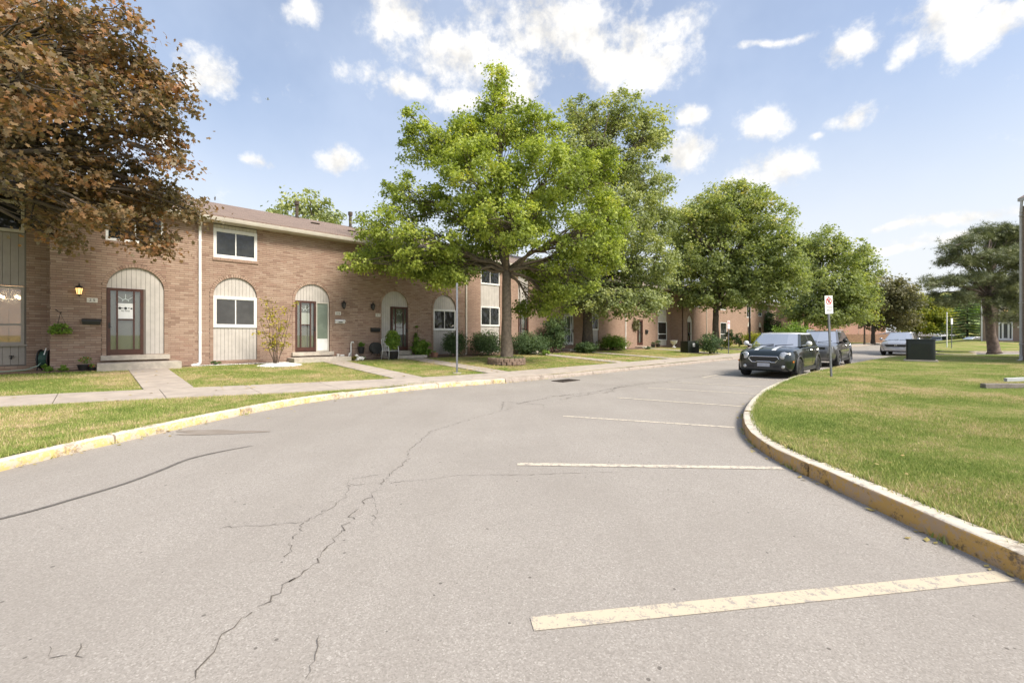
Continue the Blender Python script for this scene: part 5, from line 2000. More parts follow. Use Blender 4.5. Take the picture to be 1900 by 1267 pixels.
def spruce(name, label, base, h, r, seed):
    base = Vector(base)
    root = thing(name, label, "spruce tree", base)
    rg = np.random.default_rng(seed)
    mb = MB()
    mb.tube([(0, 0, -0.1), (0, 0, h * 0.5), (0, 0, h)], [0.18, 0.11, 0.02], 8)
    pts, outs = [], []
    lv = 17
    for i in range(lv):
        z = h * (0.10 + 0.88 * i / lv)
        rr = r * (1 - i / lv) ** 0.85 + 0.15
        nb = 10
        for k in range(nb):
            a = 2 * math.pi * (k + rg.uniform(-0.3, 0.3)) / nb + i
            l = rr * rg.uniform(0.75, 1.15)
            mb.tube([(0, 0, z), (l * 0.5 * math.cos(a), l * 0.5 * math.sin(a), z - 0.10 * l), (l * math.cos(a), l * math.sin(a), z - 0.12 * l)], [0.03, 0.02, 0.006], 4, caps=False)
            m = int(26 * l) + 6
            u = rg.uniform(0.12, 1, m)
            w = rg.normal(0, 0.16, m) * (1.1 - u * 0.6)
            pts.append(np.stack([np.cos(a) * l * u - np.sin(a) * w, np.sin(a) * l * u + np.cos(a) * w, z - 0.12 * l * u + rg.normal(0, 0.05, m)], 1))
            outs.append(np.tile([math.cos(a), math.sin(a), -0.1], (m, 1)))
    mb.obj("trunk", BARK_D, root, smooth=True)
    leaf_cloud("crown", np.vstack(pts), np.vstack(outs), 0.34, "needle", L_SPRUCE, root, seed, 1.2, 0.3, 0.2)
    return root


q = px(1795, 636, 74.0)
spruce("spruce_tree", "layered spruce beside the brown house corner", (q.x, q.y, 0.2), 9.0, 4.4, 3)
q = px(1822, 636, 70.0)


# ------------------------------------------------------------------ shrubs and plants
def shrub(name, label, base, r, h, n, size, mat, seed, kind="quad", group=None, cat="shrub", stems=7, leaf_up=0.6, hollow=0.5, zc=0.5, stem_mat=None):
    base = Vector(base)
    t = thing(name, label, cat, base, 0, group)
    rg = np.random.default_rng(seed)
    rn = random.Random(seed)
    mb = MB()
    for k in range(stems):
        a = rn.uniform(0, 6.28)
        e = (math.cos(a) * r * 0.6 * rn.uniform(0.4, 1), math.sin(a) * r * 0.6 * rn.uniform(0.4, 1), h * rn.uniform(0.55, 0.85))
        mb.tube(bent((rn.gauss(0, 0.03), rn.gauss(0, 0.03), -0.03), e, 0.05, 4, rn, 0.05), [0.016, 0.013, 0.010, 0.007, 0.004], 5, caps=False)
    mb.obj("stem", stem_mat or BARK_D, t)
    nc = max(8, n // 45)
    d = rg.normal(0, 1, (nc, 3))
    d /= np.linalg.norm(d, axis=1)[:, None]
    rr = rg.uniform(0.1, 1, nc) ** hollow
    c = d * rr[:, None] * np.array([r * 0.85, r * 0.85, h * 0.45]) + np.array([0, 0, h * zc])
    idx = rg.integers(0, nc, n)
    p = c[idx] + rg.normal(0, 1, (n, 3)) * np.array([1, 1, 0.7]) * min(r, h) * 0.16
    out = p - np.array([0, 0, h * zc])
    out /= np.linalg.norm(out, axis=1)[:, None] + 1e-6
    k = p[:, 2] > 0.02
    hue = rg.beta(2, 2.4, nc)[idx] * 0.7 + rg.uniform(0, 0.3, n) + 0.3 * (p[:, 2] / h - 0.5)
    leaf_cloud("foliage", p[k].astype(np.float32), out[k], size, kind, mat, t, seed, leaf_up, 0.7, 0.6, hue[k])
    return t


def S(s, v, dz=0.0):
    return P(s, v, lawn_z(v) + dz)


def SZ(x, y, v):
    """row coordinate of photo column x on the line v metres in front of the houses"""
    t = (x - 950) / 800.0
    Z = (DIST - v) / (DX - DY * t)
    return Z * (DX * t + DY)


# small multi-stem shrub on white pebbles in front of 26
mg = thing("magnolia_shrub", "thin multi-stemmed shrub with yellowing leaves rising from white pebbles", "shrub", S(SZ(512, 0, 1.6), 1.6))
rn = random.Random(12)
mb = MB()
pts, outs = [], []
for k in range(9):
    a = 2 * math.pi * k / 9 + rn.uniform(-0.3, 0.3)
    hh = rn.uniform(1.7, 2.45)
    e = Vector((math.cos(a) * rn.uniform(0.25, 0.62), math.sin(a) * rn.uniform(0.2, 0.6), hh))
    st = bent((math.cos(a) * 0.05, math.sin(a) * 0.05, 0), e, 0.02, 7, rn, 0.03)
    mb.tube(st, [0.017 - 0.0018 * i for i in range(8)], 6)
    for j in range(9):
        q = st[rn.randint(2, 7)]
        d = Vector((rn.gauss(0, 1), rn.gauss(0, 1), rn.uniform(-0.1, 0.8))).normalized()
        w = q + d * rn.uniform(0.12, 0.42)
        mb.tube([q, q.lerp(w, 0.5) + Vector((0, 0, 0.03)), w], [0.006, 0.004, 0.002], 4, caps=False)
        for _ in range(rn.randint(5, 9)):
            pp = w + Vector((rn.gauss(0, 0.06), rn.gauss(0, 0.06), rn.gauss(0, 0.05)))
            pts.append(pp)
            outs.append(d)
mb.obj("stem", pm("twig_brown", (0.14, 0.10, 0.075), rough=0.9), mg, smooth=True)
leaf_cloud("foliage", np.array([tuple(p) for p in pts], np.float32), np.array([tuple(o) for o in outs]), 0.105, "quad", L_MAG, mg, 5, 0.6, 0.8, 0.5)
pb = thing("pebble_mound", "low mound of white pebbles around the foot of the thin shrub", "pebbles", S(SZ(520, 0, 1.6), 1.6), TH)
mb = MB()
for k in range(10):
    pass
mb.lathe([(0.72, -0.02), (0.62, 0.035), (0.35, 0.075), (0.05, 0.09)], 20)
mb.obj("mound", STONE_W, pb)
mb = MB()
rn = random.Random(4)
for k in range(520):
    a, rr = rn.uniform(0, 6.28), math.sqrt(rn.random()) * 0.74
    z = 0.09 * (1 - (rr / 0.75) ** 2)
    s_ = rn.uniform(0.015, 0.03)
    c = (rr * math.cos(a), rr * math.sin(a), z)
    mb.lathe([(s_ * 0.5, -s_ * 0.6), (s_, 0), (s_ * 0.5, s_ * 0.6)], 5, c)
o = mb.obj("pebbles", STONE_W, pb)
o["kind"] = "stuff"

# pebble strip at the foot of the facade of 26
mb = MB()
for k in range(420):
    s_ = rn.uniform(0.012, 0.026)
    q = P(rn.uniform(2.3, 5.4), rn.uniform(0.35, 0.62), 0.375)
    mb.lathe([(s_ * 0.5, -s_ * 0.6), (s_, 0), (s_ * 0.5, s_ * 0.6)], 5, tuple(q))
setting(mb.obj("gravel", STONE_W), "strip of pale pebbles edging the soil bed at the wall", "stuff")

shrub("foundation_shrub", "feathery green shrub under the arched window of the dark-door house", S(SZ(846, 0, 0.9), 0.9), 0.75, 1.35, 4420, 0.085, L_SHRUB, 101)
shrub("foundation_shrub", "dark wide shrub directly beside the maple trunk", S(SZ(905, 0, 1.2), 1.2), 1.0, 1.35, 6120, 0.09, L_SHRUB, 102)
shrub("foundation_shrub", "spreading dark juniper behind the maple trunk on its far side", S(SZ(980, 0, 1.4), 1.4), 1.35, 1.25, 7820, 0.09, L_SHRUB, 103)
shrub("foundation_shrub", "tall loose evergreen against the downspout between two fronts", S(SZ(1028, 0, 0.9), 0.9), 0.95, 2.5, 6120, 0.11, L_SHRUB, 104, hollow=0.6)
shrub("foundation_shrub", "low fern-like plant at the foot of the thick trunk", S(SZ(1088, 0, 2.4), 2.4), 0.8, 0.65, 2720, 0.13, L_SHRUB, 105, leaf_up=0.3)
shrub("foundation_shrub", "green leafy mound beside the white downspout", S(SZ(1138, 0, 1.1), 1.1), 1.15, 1.05, 4760, 0.12, L_BUSH, 106)
shrub("climbing_vine", "narrow green vine climbing the brick between door and arched window", S(SZ(772, 0, 0.12), 0.12), 0.22, 1.7, 900, 0.10, L_BUSH, 107, zc=0.5, cat="vine")
shrub("garden_plant", "bushy yellow green plant with arching leaves beside the dark door", S(SZ(783, 0, 0.55), 0.55), 0.50, 0.85, 1300, 0.14, L_BUSH, 108, leaf_up=0.3, cat="plant")
shrub("round_bush", "round clipped grey green bush beside the dark utility cabinet", (P(0, 0).x * 0 + px(1318, 655, 29.6).x, 29.6, 0.2), 0.86, 1.42, 4200, 0.10, L_SHRUB, 109)
shrub("round_bush", "large light green dome shaped bush rising above the parked cars", (px(1468, 640, 46.0).x, 46.0, 0.25), 2.0, 2.6, 3600, 0.20, L_BUSH, 110)
shrub("yellow_shrub", "yellow green shrub behind the black lamp post", (px(1402, 640, 43.5).x, 43.5, 0.3), 1.5, 1.45, 2400, 0.16, L_YEL, 111)
shrub("yellow_shrub", "smaller yellow shrub next to the dark green cone shrub", (px(1346, 645, 41.0).x, 41.0, 0.3), 0.7, 0.85, 900, 0.13, L_YEL, 112)
shrub("cone_shrub", "dark upright cone shaped evergreen by the low white window", (px(1353, 640, 44.5).x, 44.5, 0.3), 0.55, 1.9, 1400, 0.13, L_SHRUB, 113)
shrub("cone_shrub", "second dark cone shaped evergreen left of the yellow shrub", (px(1371, 640, 44.5).x, 44.5, 0.3), 0.6, 1.45, 1400, 0.13, L_SHRUB, 114)
shrub("foundation_shrub", "dark ivy covered corner shrub behind the dome bush", (px(1428, 635, 60.0).x, 60.0, 0.3), 1.5, 4.6, 4420, 0.24, L_SHRUB, 115)
for k, (x, v, r_, h_, m_, lb) in enumerate([(118, 0.5, 0.16, 0.22, L_BUSH, "small green seedling plant in the bed under number 25"), (86, 0.35, 0.2, 0.2, L_BUSH, "low weed patch at the corner of the set-back bay"), (400, 0.35, 0.14, 0.2, L_SHRUB, "tiny plant at the left foot of the arched window panel"),
                                          (652, 0.7, 0.22, 0.2, L_MAG, "little brown and green plant beside the wide door step"), (668, 0.5, 0.3, 0.18, L_BUSH, "low leafy patch behind the white dog ornament"), (1012, 2.6, 0.5, 0.3, L_BUSH, "low groundcover patch in front of the juniper"),
                                          (1200, 1.6, 0.45, 0.25, L_SHRUB, "low planting with pale flowers near the mesh door")]):
    shrub("garden_plant", lb, S(SZ(x, 0, v), v), r_, h_, int(900 * r_) + 120, 0.07, m_, 130 + k, stems=3, cat="plant")
# ------------------------------------------------------------------ planter ring of stones round the maple
pr = thing("stone_ring", "low ring of brown stones filled with pale groundcover round the maple", "planter", (B1.x, B1.y, 0.29))
n = 22
_st = MB()
_st.bbox(-0.105, 0.105, -0.075, 0.075, 0, 0.15, 0.028)
STM = _st.mesh("stone", STONE_B)
rn = random.Random(8)
for ly in range(2):
    for k in range(n):
        a = 2 * math.pi * (k + 0.5 * ly) / n
        o = bpy.data.objects.new("stone", STM)
        COL.objects.link(o)
        o.parent = pr
        o.location = (0.74 * math.cos(a), 0.74 * math.sin(a), -0.06 + ly * 0.125)
        o.rotation_euler = (rn.uniform(-0.08, 0.08), rn.uniform(-0.08, 0.08), a + math.pi / 2 + rn.uniform(-0.1, 0.1))
        o.scale = (rn.uniform(0.9, 1.1), rn.uniform(0.85, 1.1), rn.uniform(0.85, 1.08))
mb = MB()
mb.lathe([(0.70, 0.02), (0.66, 0.15), (0.02, 0.18)], 20)
mb.obj("soil", SOIL, pr)
rg = np.random.default_rng(2)
n = 2200
a, rr = rg.uniform(0, 6.28, n), np.sqrt(rg.uniform(0.06, 1, n)) * 0.74
pts = np.stack([rr * np.cos(a), rr * np.sin(a), 0.17 + rg.uniform(0, 0.08, n)], 1).astype(np.float32)
o = leaf_cloud("groundcover", pts, np.tile([0, 0, 1.0], (n, 1)), 0.055, "quad", leaf_mat("groundcover_pale", [(0, (0.10, 0.14, 0.05)), (0.5, (0.20, 0.24, 0.10)), (1, (0.38, 0.40, 0.22))], 0.2), pr, 6, 0.8, 0.6, 0.2)
o["kind"] = "stuff"


# ------------------------------------------------------------------ signs, posts, cabinets
def u_post(parent, h, mat, name="post"):
    mb = MB()
    mb.box(-0.03, 0.03, -0.006, 0.0, -0.05, h)
    mb.box(-0.03, -0.024, 0.0, 0.028, -0.05, h)
    mb.box(0.024, 0.03, 0.0, 0.028, -0.05, h)
    return mb.obj(name, mat, parent)


def no_parking(base, h, rotz, label, tilt=0.0, detail=True, pw=0.31, ph=0.56):
    t = thing("no_parking_sign", label, "road sign", base, rotz)
    t.rotation_euler = (0, tilt, rotz)
    u_post(t, h - 0.02, METAL)
    z1, z0 = h + 0.02, h + 0.02 - ph
    mb = MB()
    mb.box(-pw / 2, pw / 2, -0.010, -0.007, z0, z1)
    pl = mb.obj("plate", SIGN_W, t)
    if not detail:
        return t
    cz = z1 - pw * 0.55
    r0, r1 = pw * 0.29, pw * 0.355
    mb = MB()
    n = 28
    for k in range(n):
        a, b = 2 * math.pi * k / n, 2 * math.pi * (k + 1) / n
        mb.prism([(r0 * math.cos(a), cz + r0 * math.sin(a)), (r1 * math.cos(a), cz + r1 * math.sin(a)), (r1 * math.cos(b), cz + r1 * math.sin(b)), (r0 * math.cos(b), cz + r0 * math.sin(b))], -0.0145, -0.0115)
    q = 0.016
    c, s = math.cos(R(135)) * r0, math.sin(R(135)) * r0
    nx, nz = 0.707 * q, 0.707 * q
    mb.prism([(c - nx, cz + s - nz), (-c - nx, cz - s - nz), (-c + nx, cz - s + nz), (c + nx, cz + s + nz)], -0.0165, -0.0146)
    mb.obj("ring", SIGN_R, pl)
    text("P", 0.17, pl, (0.01, -0.0120, cz), INK, "letter")
    mb = MB()
    mb.prism([(-0.02, z1 - 0.075), (0.02, z1 - 0.075), (0.0, z1 - 0.035)], -0.0140, -0.0112)
    mb.obj("pointer", SIGN_R, pl)
    mb = MB()
    rn = random.Random(1)
    for (zz, a, b) in ((z0 + 0.20, -0.12, 0.12), (z0 + 0.155, -0.05, 0.06), (z0 + 0.11, -0.10, 0.11), (z0 + 0.08, -0.09, 0.08)):
        x = a
        while x < b:
            w = rn.uniform(0.008, 0.018)
            mb.box(x, x + w, -0.0122, -0.0108, zz, zz + 0.016)
            x += w + 0.007
    mb.obj("small_print", pm("grey_ink", (0.20, 0.20, 0.24), rough=0.6) if "grey_ink" not in MATS else MATS["grey_ink"], pl)
    mb = MB()
    for (x, zz) in ((0.0, z0 + 0.035), (0.0, z1 - 0.03), (0.095, z0 + 0.165)):
        mb.lathe([(0.012, -0.011), (0.009, -0.017)], 8, (x, 0, zz), axis="y")
    mb.obj("bolt", BLACK, pl)
    return t


b = px(1543, 694, 13.4)
no_parking((b.x, b.y, 0.16), 2.50, R(14), "white no parking sign on leaning steel post beside parked cars", R(-3.0))
b = px(1352, 655, 30.0)
no_parking((b.x, b.y, 0.2), 2.25, R(35), "distant no parking sign on thin post in front of the round bush", 0, True)
b = px(1766, 648, 40.0)
no_parking((b.x, b.y, 0.3), 2.7, R(20), "far white sign on dark post on the lawn left of the pine", 0, False)
b = px(848, 692, 14.6)
t = thing("sign_post", "bare galvanised post on the lawn rising into the maple leaves", "post", (b.x, b.y, 0.17), R(20))
u_post(t, 3.05, METAL)
mb = MB()
mb.lathe([(0.16, -0.03), (0.15, 0.012), (0.03, 0.02)], 12)
mb.obj("footing", CONC, t)
b = px(1757, 650, 44.0)
t = thing("pole", "thin pale pole standing on the lawn near the far white sign", "pole", (b.x, b.y, 0.1))
mb = MB()
mb.tube([(0, 0, -0.1), (0, 0, 3.6)], 0.045, 8)
mb.lathe([(0.06, 3.6), (0.06, 3.65), (0.01, 3.7)], 8)
mb.obj("shaft", SIGN_W, t)
# black lamp post
b = px(1391, 648, 37.8)
t = thing("lamp_post", "slim black lamp post whose head is hidden in maple leaves", "lamp post", (b.x, b.y, 0.24))
mb = MB()
mb.lathe([(0.16, -0.1), (0.15, 0.25), (0.10, 0.35), (0.085, 1.0), (0.095, 1.02), (0.095, 1.08), (0.075, 1.1), (0.06, 4.4), (0.08, 4.42), (0.08, 4.5)], 12)
mb.obj("shaft", BLACK, t, smooth=False)
mb = MB()
mb.lathe([(0.09, 4.5), (0.16, 4.9)], 8)
mb.obj("lantern_glass", GLASS_SCREEN, t)
mb = MB()
mb.lathe([(0.2, 4.9), (0.06, 5.08), (0.01, 5.2)], 8)
mb.obj("cap", BLACK, t)


def rounded_box(w, d, h, r, z0=0.0, n=5):
    prof = []
    for (cx, cy, a0) in ((w / 2 - r, -d / 2 + r, -90), (w / 2 - r, d / 2 - r, 0), (-w / 2 + r, d / 2 - r, 90), (-w / 2 + r, -d / 2 + r, 180)):
        for k in range(n + 1):
            a = R(a0 + 90 * k / n)
            prof.append((cx + r * math.cos(a), cy + r * math.sin(a)))
    m = len(prof)
    mb = MB()
    rings = [(1.0, z0), (1.0, z0 + h - 0.03), (0.985, z0 + h)]
    vs = [(x * sc, y * sc, z) for sc, z in rings for x, y in prof]
    fs = [(k * m + i, k * m + (i + 1) % m, (k + 1) * m + (i + 1) % m, (k + 1) * m + i) for k in range(2) for i in range(m)]
    fs.append(tuple(2 * m + i for i in range(m)))
    fs.append(tuple(range(m - 1, -1, -1)))
    mb.add(vs, fs)
    return mb


t = thing("utility_cabinet", "dark green rounded utility cabinet on a concrete pad on the grass island", "utility box", (px(1711, 670, 20.4).x + 0.25, 20.75, 0.19), -R(43))
soft(rounded_box(1.02, 0.85, 0.93, 0.09, 0.09).obj("body", GREEN_BOX, t), 30)
soft(rounded_box(1.06, 0.89, 0.055, 0.11, 1.022).obj("lid", GREEN_BOX, t), 30)
rounded_box(1.2, 1.05, 0.13, 0.03, -0.04).obj("pad", CONC, t)
mb = MB()
mb.box(-0.34, 0.36, -0.432, -0.4265, 0.22, 0.86)
mb.obj("door_panel", GREEN_BOX, t)
mb = MB()
mb.box(0.27, 0.31, -0.452, -0.433, 0.5, 0.6)
mb.obj("lock", BLACK, t)
b = px(1283, 655, 30.3)
t = thing("utility_cabinet", "black green utility cabinet with white label beside the round bush", "utility box", (b.x, b.y + 0.3, 0.19), R(20))
soft(rounded_box(1.0, 0.8, 0.82, 0.05, 0.03).obj("body", GREEN_BOX, t), 30)
rounded_box(1.15, 0.95, 0.09, 0.03, -0.05).obj("pad", CONC, t)
mb = MB()
mb.box(-0.1, 0.09, -0.405, -0.4015, 0.46, 0.70)
lbp = mb.obj("label", SIGN_W, t)
mb = MB()
mb.prism([(-0.03, 0.53), (0.05, 0.56), (0.0, 0.64)], -0.409, -0.4055)
mb.obj("symbol", INK, lbp)
mb = MB()
mb.box(0.26, 0.38, -0.405, -0.4015, 0.74, 0.79)
mb.obj("small_label", PLAQUE, t)


# ------------------------------------------------------------------ garden things
def pot(name, label, loc, r, h, mat, plant=None, pr_=0.2, ph=0.3, n=300, size=0.06, flowers=None, cat="plant pot", zc=0.5):
    t = thing(name, label, cat, loc, 0.0)
    mb = MB()
    mb.lathe([(r * 0.72, 0), (r * 0.98, h * 0.88), (r * 1.06, h * 0.88), (r * 1.06, h), (r * 0.9, h), (r * 0.86, h * 0.86)], 16)
    mb.obj("pot", mat, t, smooth=False)
    if plant:
        rg = np.random.default_rng(int(r * 1000) + n)
        d = rg.normal(0, 1, (n, 3))
        d /= np.linalg.norm(d, axis=1)[:, None]
        p = d * (rg.uniform(0.1, 1, n) ** 0.5)[:, None] * np.array([pr_, pr_, ph / 2]) + np.array([0, 0, h + ph * zc])
        leaf_cloud("foliage", p.astype(np.float32), d, size, "quad", plant, t, n, 0.3, 0.7, 0.7)
        if flowers:
            m = max(8, n // 8)
            d2 = rg.normal(0, 1, (m, 3))
            d2[:, 2] = np.abs(d2[:, 2]) + 0.5
            d2 /= np.linalg.norm(d2, axis=1)[:, None]
            p2 = d2 * np.array([pr_, pr_, ph * 0.8]) + np.array([0, 0, h + ph * 0.1])
            leaf_cloud("blossom", p2.astype(np.float32), d2, size * 0.9, "quad", flowers, t, n + 3, 0.6, 0.6, 0.6)
    return t


s_ = SZ(157, 0, 0.4)
pot("geranium_pot", "dark pot of red geraniums beside the door step of number 25", S(s_, 0.4), 0.17, 0.19, POT, L_BUSH, 0.17, 0.26, 160, 0.05, RED_FL)
pot("geranium_pot", "small pot with red flowers touching the wide step of number 25", S(SZ(172, 0, 0.6), 0.6), 0.08, 0.1, POT, L_BUSH, 0.1, 0.12, 60, 0.05, RED_FL)
pot("wall_planter", "black pot of short grass hung low on the brick wall", P(SZ(671, 0, 0.2), 0.16, 0.62), 0.15, 0.30, POT, L_BUSH, 0.15, 0.22, 200, 0.07)
pot("tall_planter", "black tub with tall grassy plant in front of the dark door", S(SZ(729, 0, 1.0), 1.0), 0.28, 0.38, POT, L_BUSH, 0.36, 1.0, 900, 0.12)
pot("clay_planter", "round clay pot beside the bushy plant at the dark door", S(SZ(806, 0, 0.7), 0.7), 0.2, 0.22, TERRA, L_BUSH, 0.12, 0.1, 40, 0.06)
pot("step_pot", "small black pot on the doorstep of the mesh door house", P(SZ(1212, 0, 0.8), 0.8, 0.42), 0.2, 0.26, POT, L_SHRUB, 0.2, 0.2, 120, 0.09)
pot("step_pot", "second black pot with dark plant next to the pale window bay", P(SZ(1221, 0, 0.8), 0.8, 0.42), 0.2, 0.28, POT, L_SHRUB, 0.25, 0.35, 160, 0.09)
# hanging basket
t = thing("hanging_basket", "hanging basket of trailing leaves on a wall hook at the corner of number 25", "hanging basket", P(SZ(112, 0, 0.32), 0.32, 1.62), TH)
mb = MB()
mb.lathe([(0.02, -0.10), (0.11, -0.05), (0.16, 0.04), (0.17, 0.05), (0.15, 0.05)], 14)
mb.obj("basket", SOIL, t)
mb = MB()
for k in range(3):
    a = 2 * math.pi * k / 3
    mb.tube([(0.15 * math.cos(a), 0.15 * math.sin(a), 0.05), (0, 0, 0.5)], 0.004, 4)
mb.tube([(0, 0, 0.5), (0.02, 0.04, 0.53), (0.0, 0.12, 0.50), (-0.05, 0.22, 0.55), (-0.12, 0.26, 0.62)], 0.009, 5)
mb.obj("hook", BLACK, t)
rg = np.random.default_rng(5)
n = 620
d = rg.normal(0, 1, (n, 3))
d /= np.linalg.norm(d, axis=1)[:, None]
p = d * (rg.uniform(0.2, 1, n) ** 0.5)[:, None] * np.array([0.27, 0.25, 0.17]) + np.array([0, 0, 0.03])
p[:, 2] -= 0.9 * np.maximum(0, np.hypot(p[:, 0], p[:, 1]) - 0.12) * rg.uniform(0.2, 1, n)
leaf_cloud("foliage", p.astype(np.float32), d, 0.075, "quad", L_BUSH, t, 4, 0.4, 0.7, 0.6)


def reel(loc, rotz, r, w, label, hose_mat, frame_mat, group=None):
    t = thing("hose_reel", label, "hose reel", loc, rotz, group)
    mb = MB()
    for y in (-w / 2, w / 2):
        mb.lathe([(r, y - 0.012), (r, y + 0.012)], 24, (0, 0, 0), axis="y")
    mb.lathe([(r * 0.25, -w / 2 - 0.03), (r * 0.25, w / 2 + 0.03)], 12, axis="y")
    mb.obj("drum", frame_mat, t)
    mb = MB()
    for j in range(3):
        for k in range(7):
            rr = r * (0.6 + 0.11 * j)
            y = -w / 2 + 0.03 + (w - 0.06) * k / 6
            mb.tube([(rr * math.cos(2 * math.pi * a / 20), y, rr * math.sin(2 * math.pi * a / 20)) for a in range(21)], 0.013, 5, caps=False)
    mb.obj("hose", hose_mat, t)
    mb = MB()
    for y in (-w / 2 - 0.03, w / 2 + 0.03):
        mb.tube([(-r * 0.6, y, -r * 1.25), (0, y, 0), (r * 0.6, y, -r * 1.25)], 0.014, 6)
    mb.obj("stand", frame_mat, t)
    return t


HOSE_G = pm("hose_green", (0.035, 0.085, 0.065), rough=0.4)
HOSE_B = pm("hose_black", (0.04, 0.045, 0.045), rough=0.4)
reel(P(SZ(697, 0, 0.4), 0.4, 0.86), TH, 0.27, 0.22, "round black hose reel mounted low left of the dark door", HOSE_B, DARK)
rl = reel(P(SZ(85, 0, -0.35), -0.35, 0.72), TH + R(75), 0.30, 0.22, "upright green and black hose reel in the set-back corner", HOSE_G, DARK)
t = thing("garden_hose", "pale green hose trailing from the reel across the soil", "hose", P(SZ(85, 0, -0.3), -0.3, 0.4), TH)
mb = MB()
mb.tube([(0.0, -0.1, 0.62), (-0.02, -0.12, 0.35), (-0.15, -0.16, 0.13), (-0.4, -0.2, 0.02), (-0.75, -0.22, 0.0), (-1.0, -0.25, 0.0)], 0.012, 6)
mb.obj("hose", pm("hose_pale", (0.30, 0.42, 0.34), rough=0.4), t, smooth=True)
mb = MB()
mb.tube([(0.02, -0.13, 0.66), (-0.03, -0.15, 0.45)], 0.016, 6)
mb.obj("nozzle", WHITE, t)
t = thing("wall_tap", "black outdoor tap on grey boards under the large window", "tap", P(-1.98, -RC + 0.02, 0.78), TH)
mb = MB()
mb.tube([(0, 0.04, 0), (0, -0.1, 0), (0, -0.13, -0.05)], 0.022, 8)
mb.lathe([(0.05, 0.04), (0.05, 0.055)], 8, (0, -0.06, 0))
mb.tube([(0, -0.06, 0), (0, -0.06, 0.05)], 0.01, 6)
mb.obj("body", DARK, t)
# white vent pipes, boxes, ornaments by 26
t = thing("vent_pipe", "white plastic vent pipe with hooked top at the foot of the wall", "vent pipe", P(SZ(650, 0, 0.1), 0.1, 0.30), TH)
mb = MB()
mb.tube([(0.0, 0.0, 0.05), (0.03, 0, 0.4), (0.03, 0, 0.75), (0.05, -0.02, 0.85), (0.10, -0.04, 0.86), (0.12, -0.06, 0.80)], 0.032, 8)
mb.tube([(0.02, -0.01, 0.36), (-0.05, -0.03, 0.34), (-0.08, -0.04, 0.22), (-0.09, -0.06, 0.08)], 0.03, 8)
mb.obj("pipe", WHITE, t, smooth=True)
t = thing("wall_vent", "small white square vent hood low on the wall", "vent", P(SZ(634, 0, 0.0), 0.0, 0.50), TH)
mb = MB()
mb.bbox(-0.09, 0.09, -0.10, 0.0, -0.08, 0.09, 0.012)
mb.obj("hood", WHITE, t)
t = thing("utility_meter", "pale upright meter box next to the door step", "meter", P(SZ(626, 0, 0.0), 0.0, 0.50), TH)
mb = MB()
mb.lathe([(0.055, -0.12), (0.06, -0.1), (0.06, 0.12), (0.045, 0.14)], 12, (0, -0.07, 0))
mb.box(-0.03, 0.03, -0.02, 0.0, -0.1, 0.1)
mb.obj("case", PLAQUE, t)
t = thing("dog_ornament", "small white dog shaped garden ornament lying by the flower bed", "garden ornament", S(SZ(669, 0, 1.0), 1.0), TH)
mb = MB()
mb.tube([(-0.16, 0, 0.07), (-0.05, 0, 0.10), (0.08, 0, 0.10), (0.15, 0, 0.08)], [0.05, 0.085, 0.075, 0.05], 10)
mb.tube([(-0.10, 0, 0.12), (-0.15, -0.01, 0.2), (-0.19, -0.02, 0.24), (-0.26, -0.02, 0.22)], [0.05, 0.045, 0.055, 0.025], 8)
mb.tube([(-0.17, 0.04, 0.27), (-0.16, 0.07, 0.21)], [0.02, 0.012], 6)
mb.tube([(-0.17, -0.07, 0.27), (-0.16, -0.09, 0.21)], [0.02, 0.012], 6)
for (x, y) in ((-0.12, -0.06), (-0.12, 0.06), (0.12, -0.06), (0.12, 0.06)):
    mb.tube([(x, y, 0.08), (x - 0.08, y, 0.02)], [0.03, 0.022], 6)
mb.tube([(0.15, 0, 0.09), (0.22, 0.02, 0.14)], [0.02, 0.008], 6)
mb.obj("figure", STONE_W, t, smooth=True)
# garden chair in front of the dark door
t = thing("garden_chair", "old white metal armchair behind the tall grassy planter", "chair", S(SZ(724, 0, 1.05), 1.05, 0.0), TH + R(10))
mb = MB()
for x in (-0.27, 0.27):
    mb.tube([(x, -0.25, 0.0), (x, -0.27, 0.35), (x, -0.22, 0.60), (x, 0.0, 0.64), (x, 0.22, 0.62)], 0.014, 6)
    mb.tube([(x, 0.28, 0.0), (x, 0.20, 0.42), (x * 0.95, 0.30, 0.92)], 0.014, 6)
mb.tube([(-0.255, 0.30, 0.92), (0, 0.32, 0.98), (0.255, 0.30, 0.92)], 0.014, 6)
mb.obj("frame", WHITE, t, smooth=True)
mb = MB()
mb.box(-0.26, 0.26, -0.24, 0.20, 0.40, 0.415)
mb.obj("seat", WHITE, t)
for k in range(4):
    mb = MB()
    mb.tube([(-0.15 + 0.1 * k, 0.215, 0.42), (-0.15 + 0.1 * k, 0.31, 0.93)], 0.008, 5)
    mb.obj("back_bar", WHITE, t)
# white urn by the recess
t = thing("garden_urn", "white stone urn on a pedestal beside the dark recessed wall", "urn", P(SZ(1250, 0, 1.4), 1.4, 0.34), TH)
mb = MB()
mb.lathe([(0.20, 0.0), (0.20, 0.06), (0.09, 0.12), (0.07, 0.26), (0.13, 0.32), (0.27, 0.42), (0.31, 0.62), (0.34, 0.64), (0.30, 0.66), (0.24, 0.6)], 16)
mb.obj("bowl", STONE_W, t, smooth=True)
t = thing("wall_wreath", "dark dried wreath hanging on the brick beside the mesh door", "wreath", P(SZ(1180, 0, 0.12), 0.12, 2.3), TH)
rg = np.random.default_rng(9)
n = 700
a = rg.uniform(0, 6.28, n)
rr = 0.32 + rg.normal(0, 0.09, n)
leaf_cloud("twigs", np.stack([rr * np.cos(a), rg.normal(0, 0.06, n), rr * np.sin(a)], 1).astype(np.float32), np.tile([0, -1.0, 0], (n, 1)), 0.11, "quad", L_BRON, t, 3, 0.1, 0.7, 0.8)
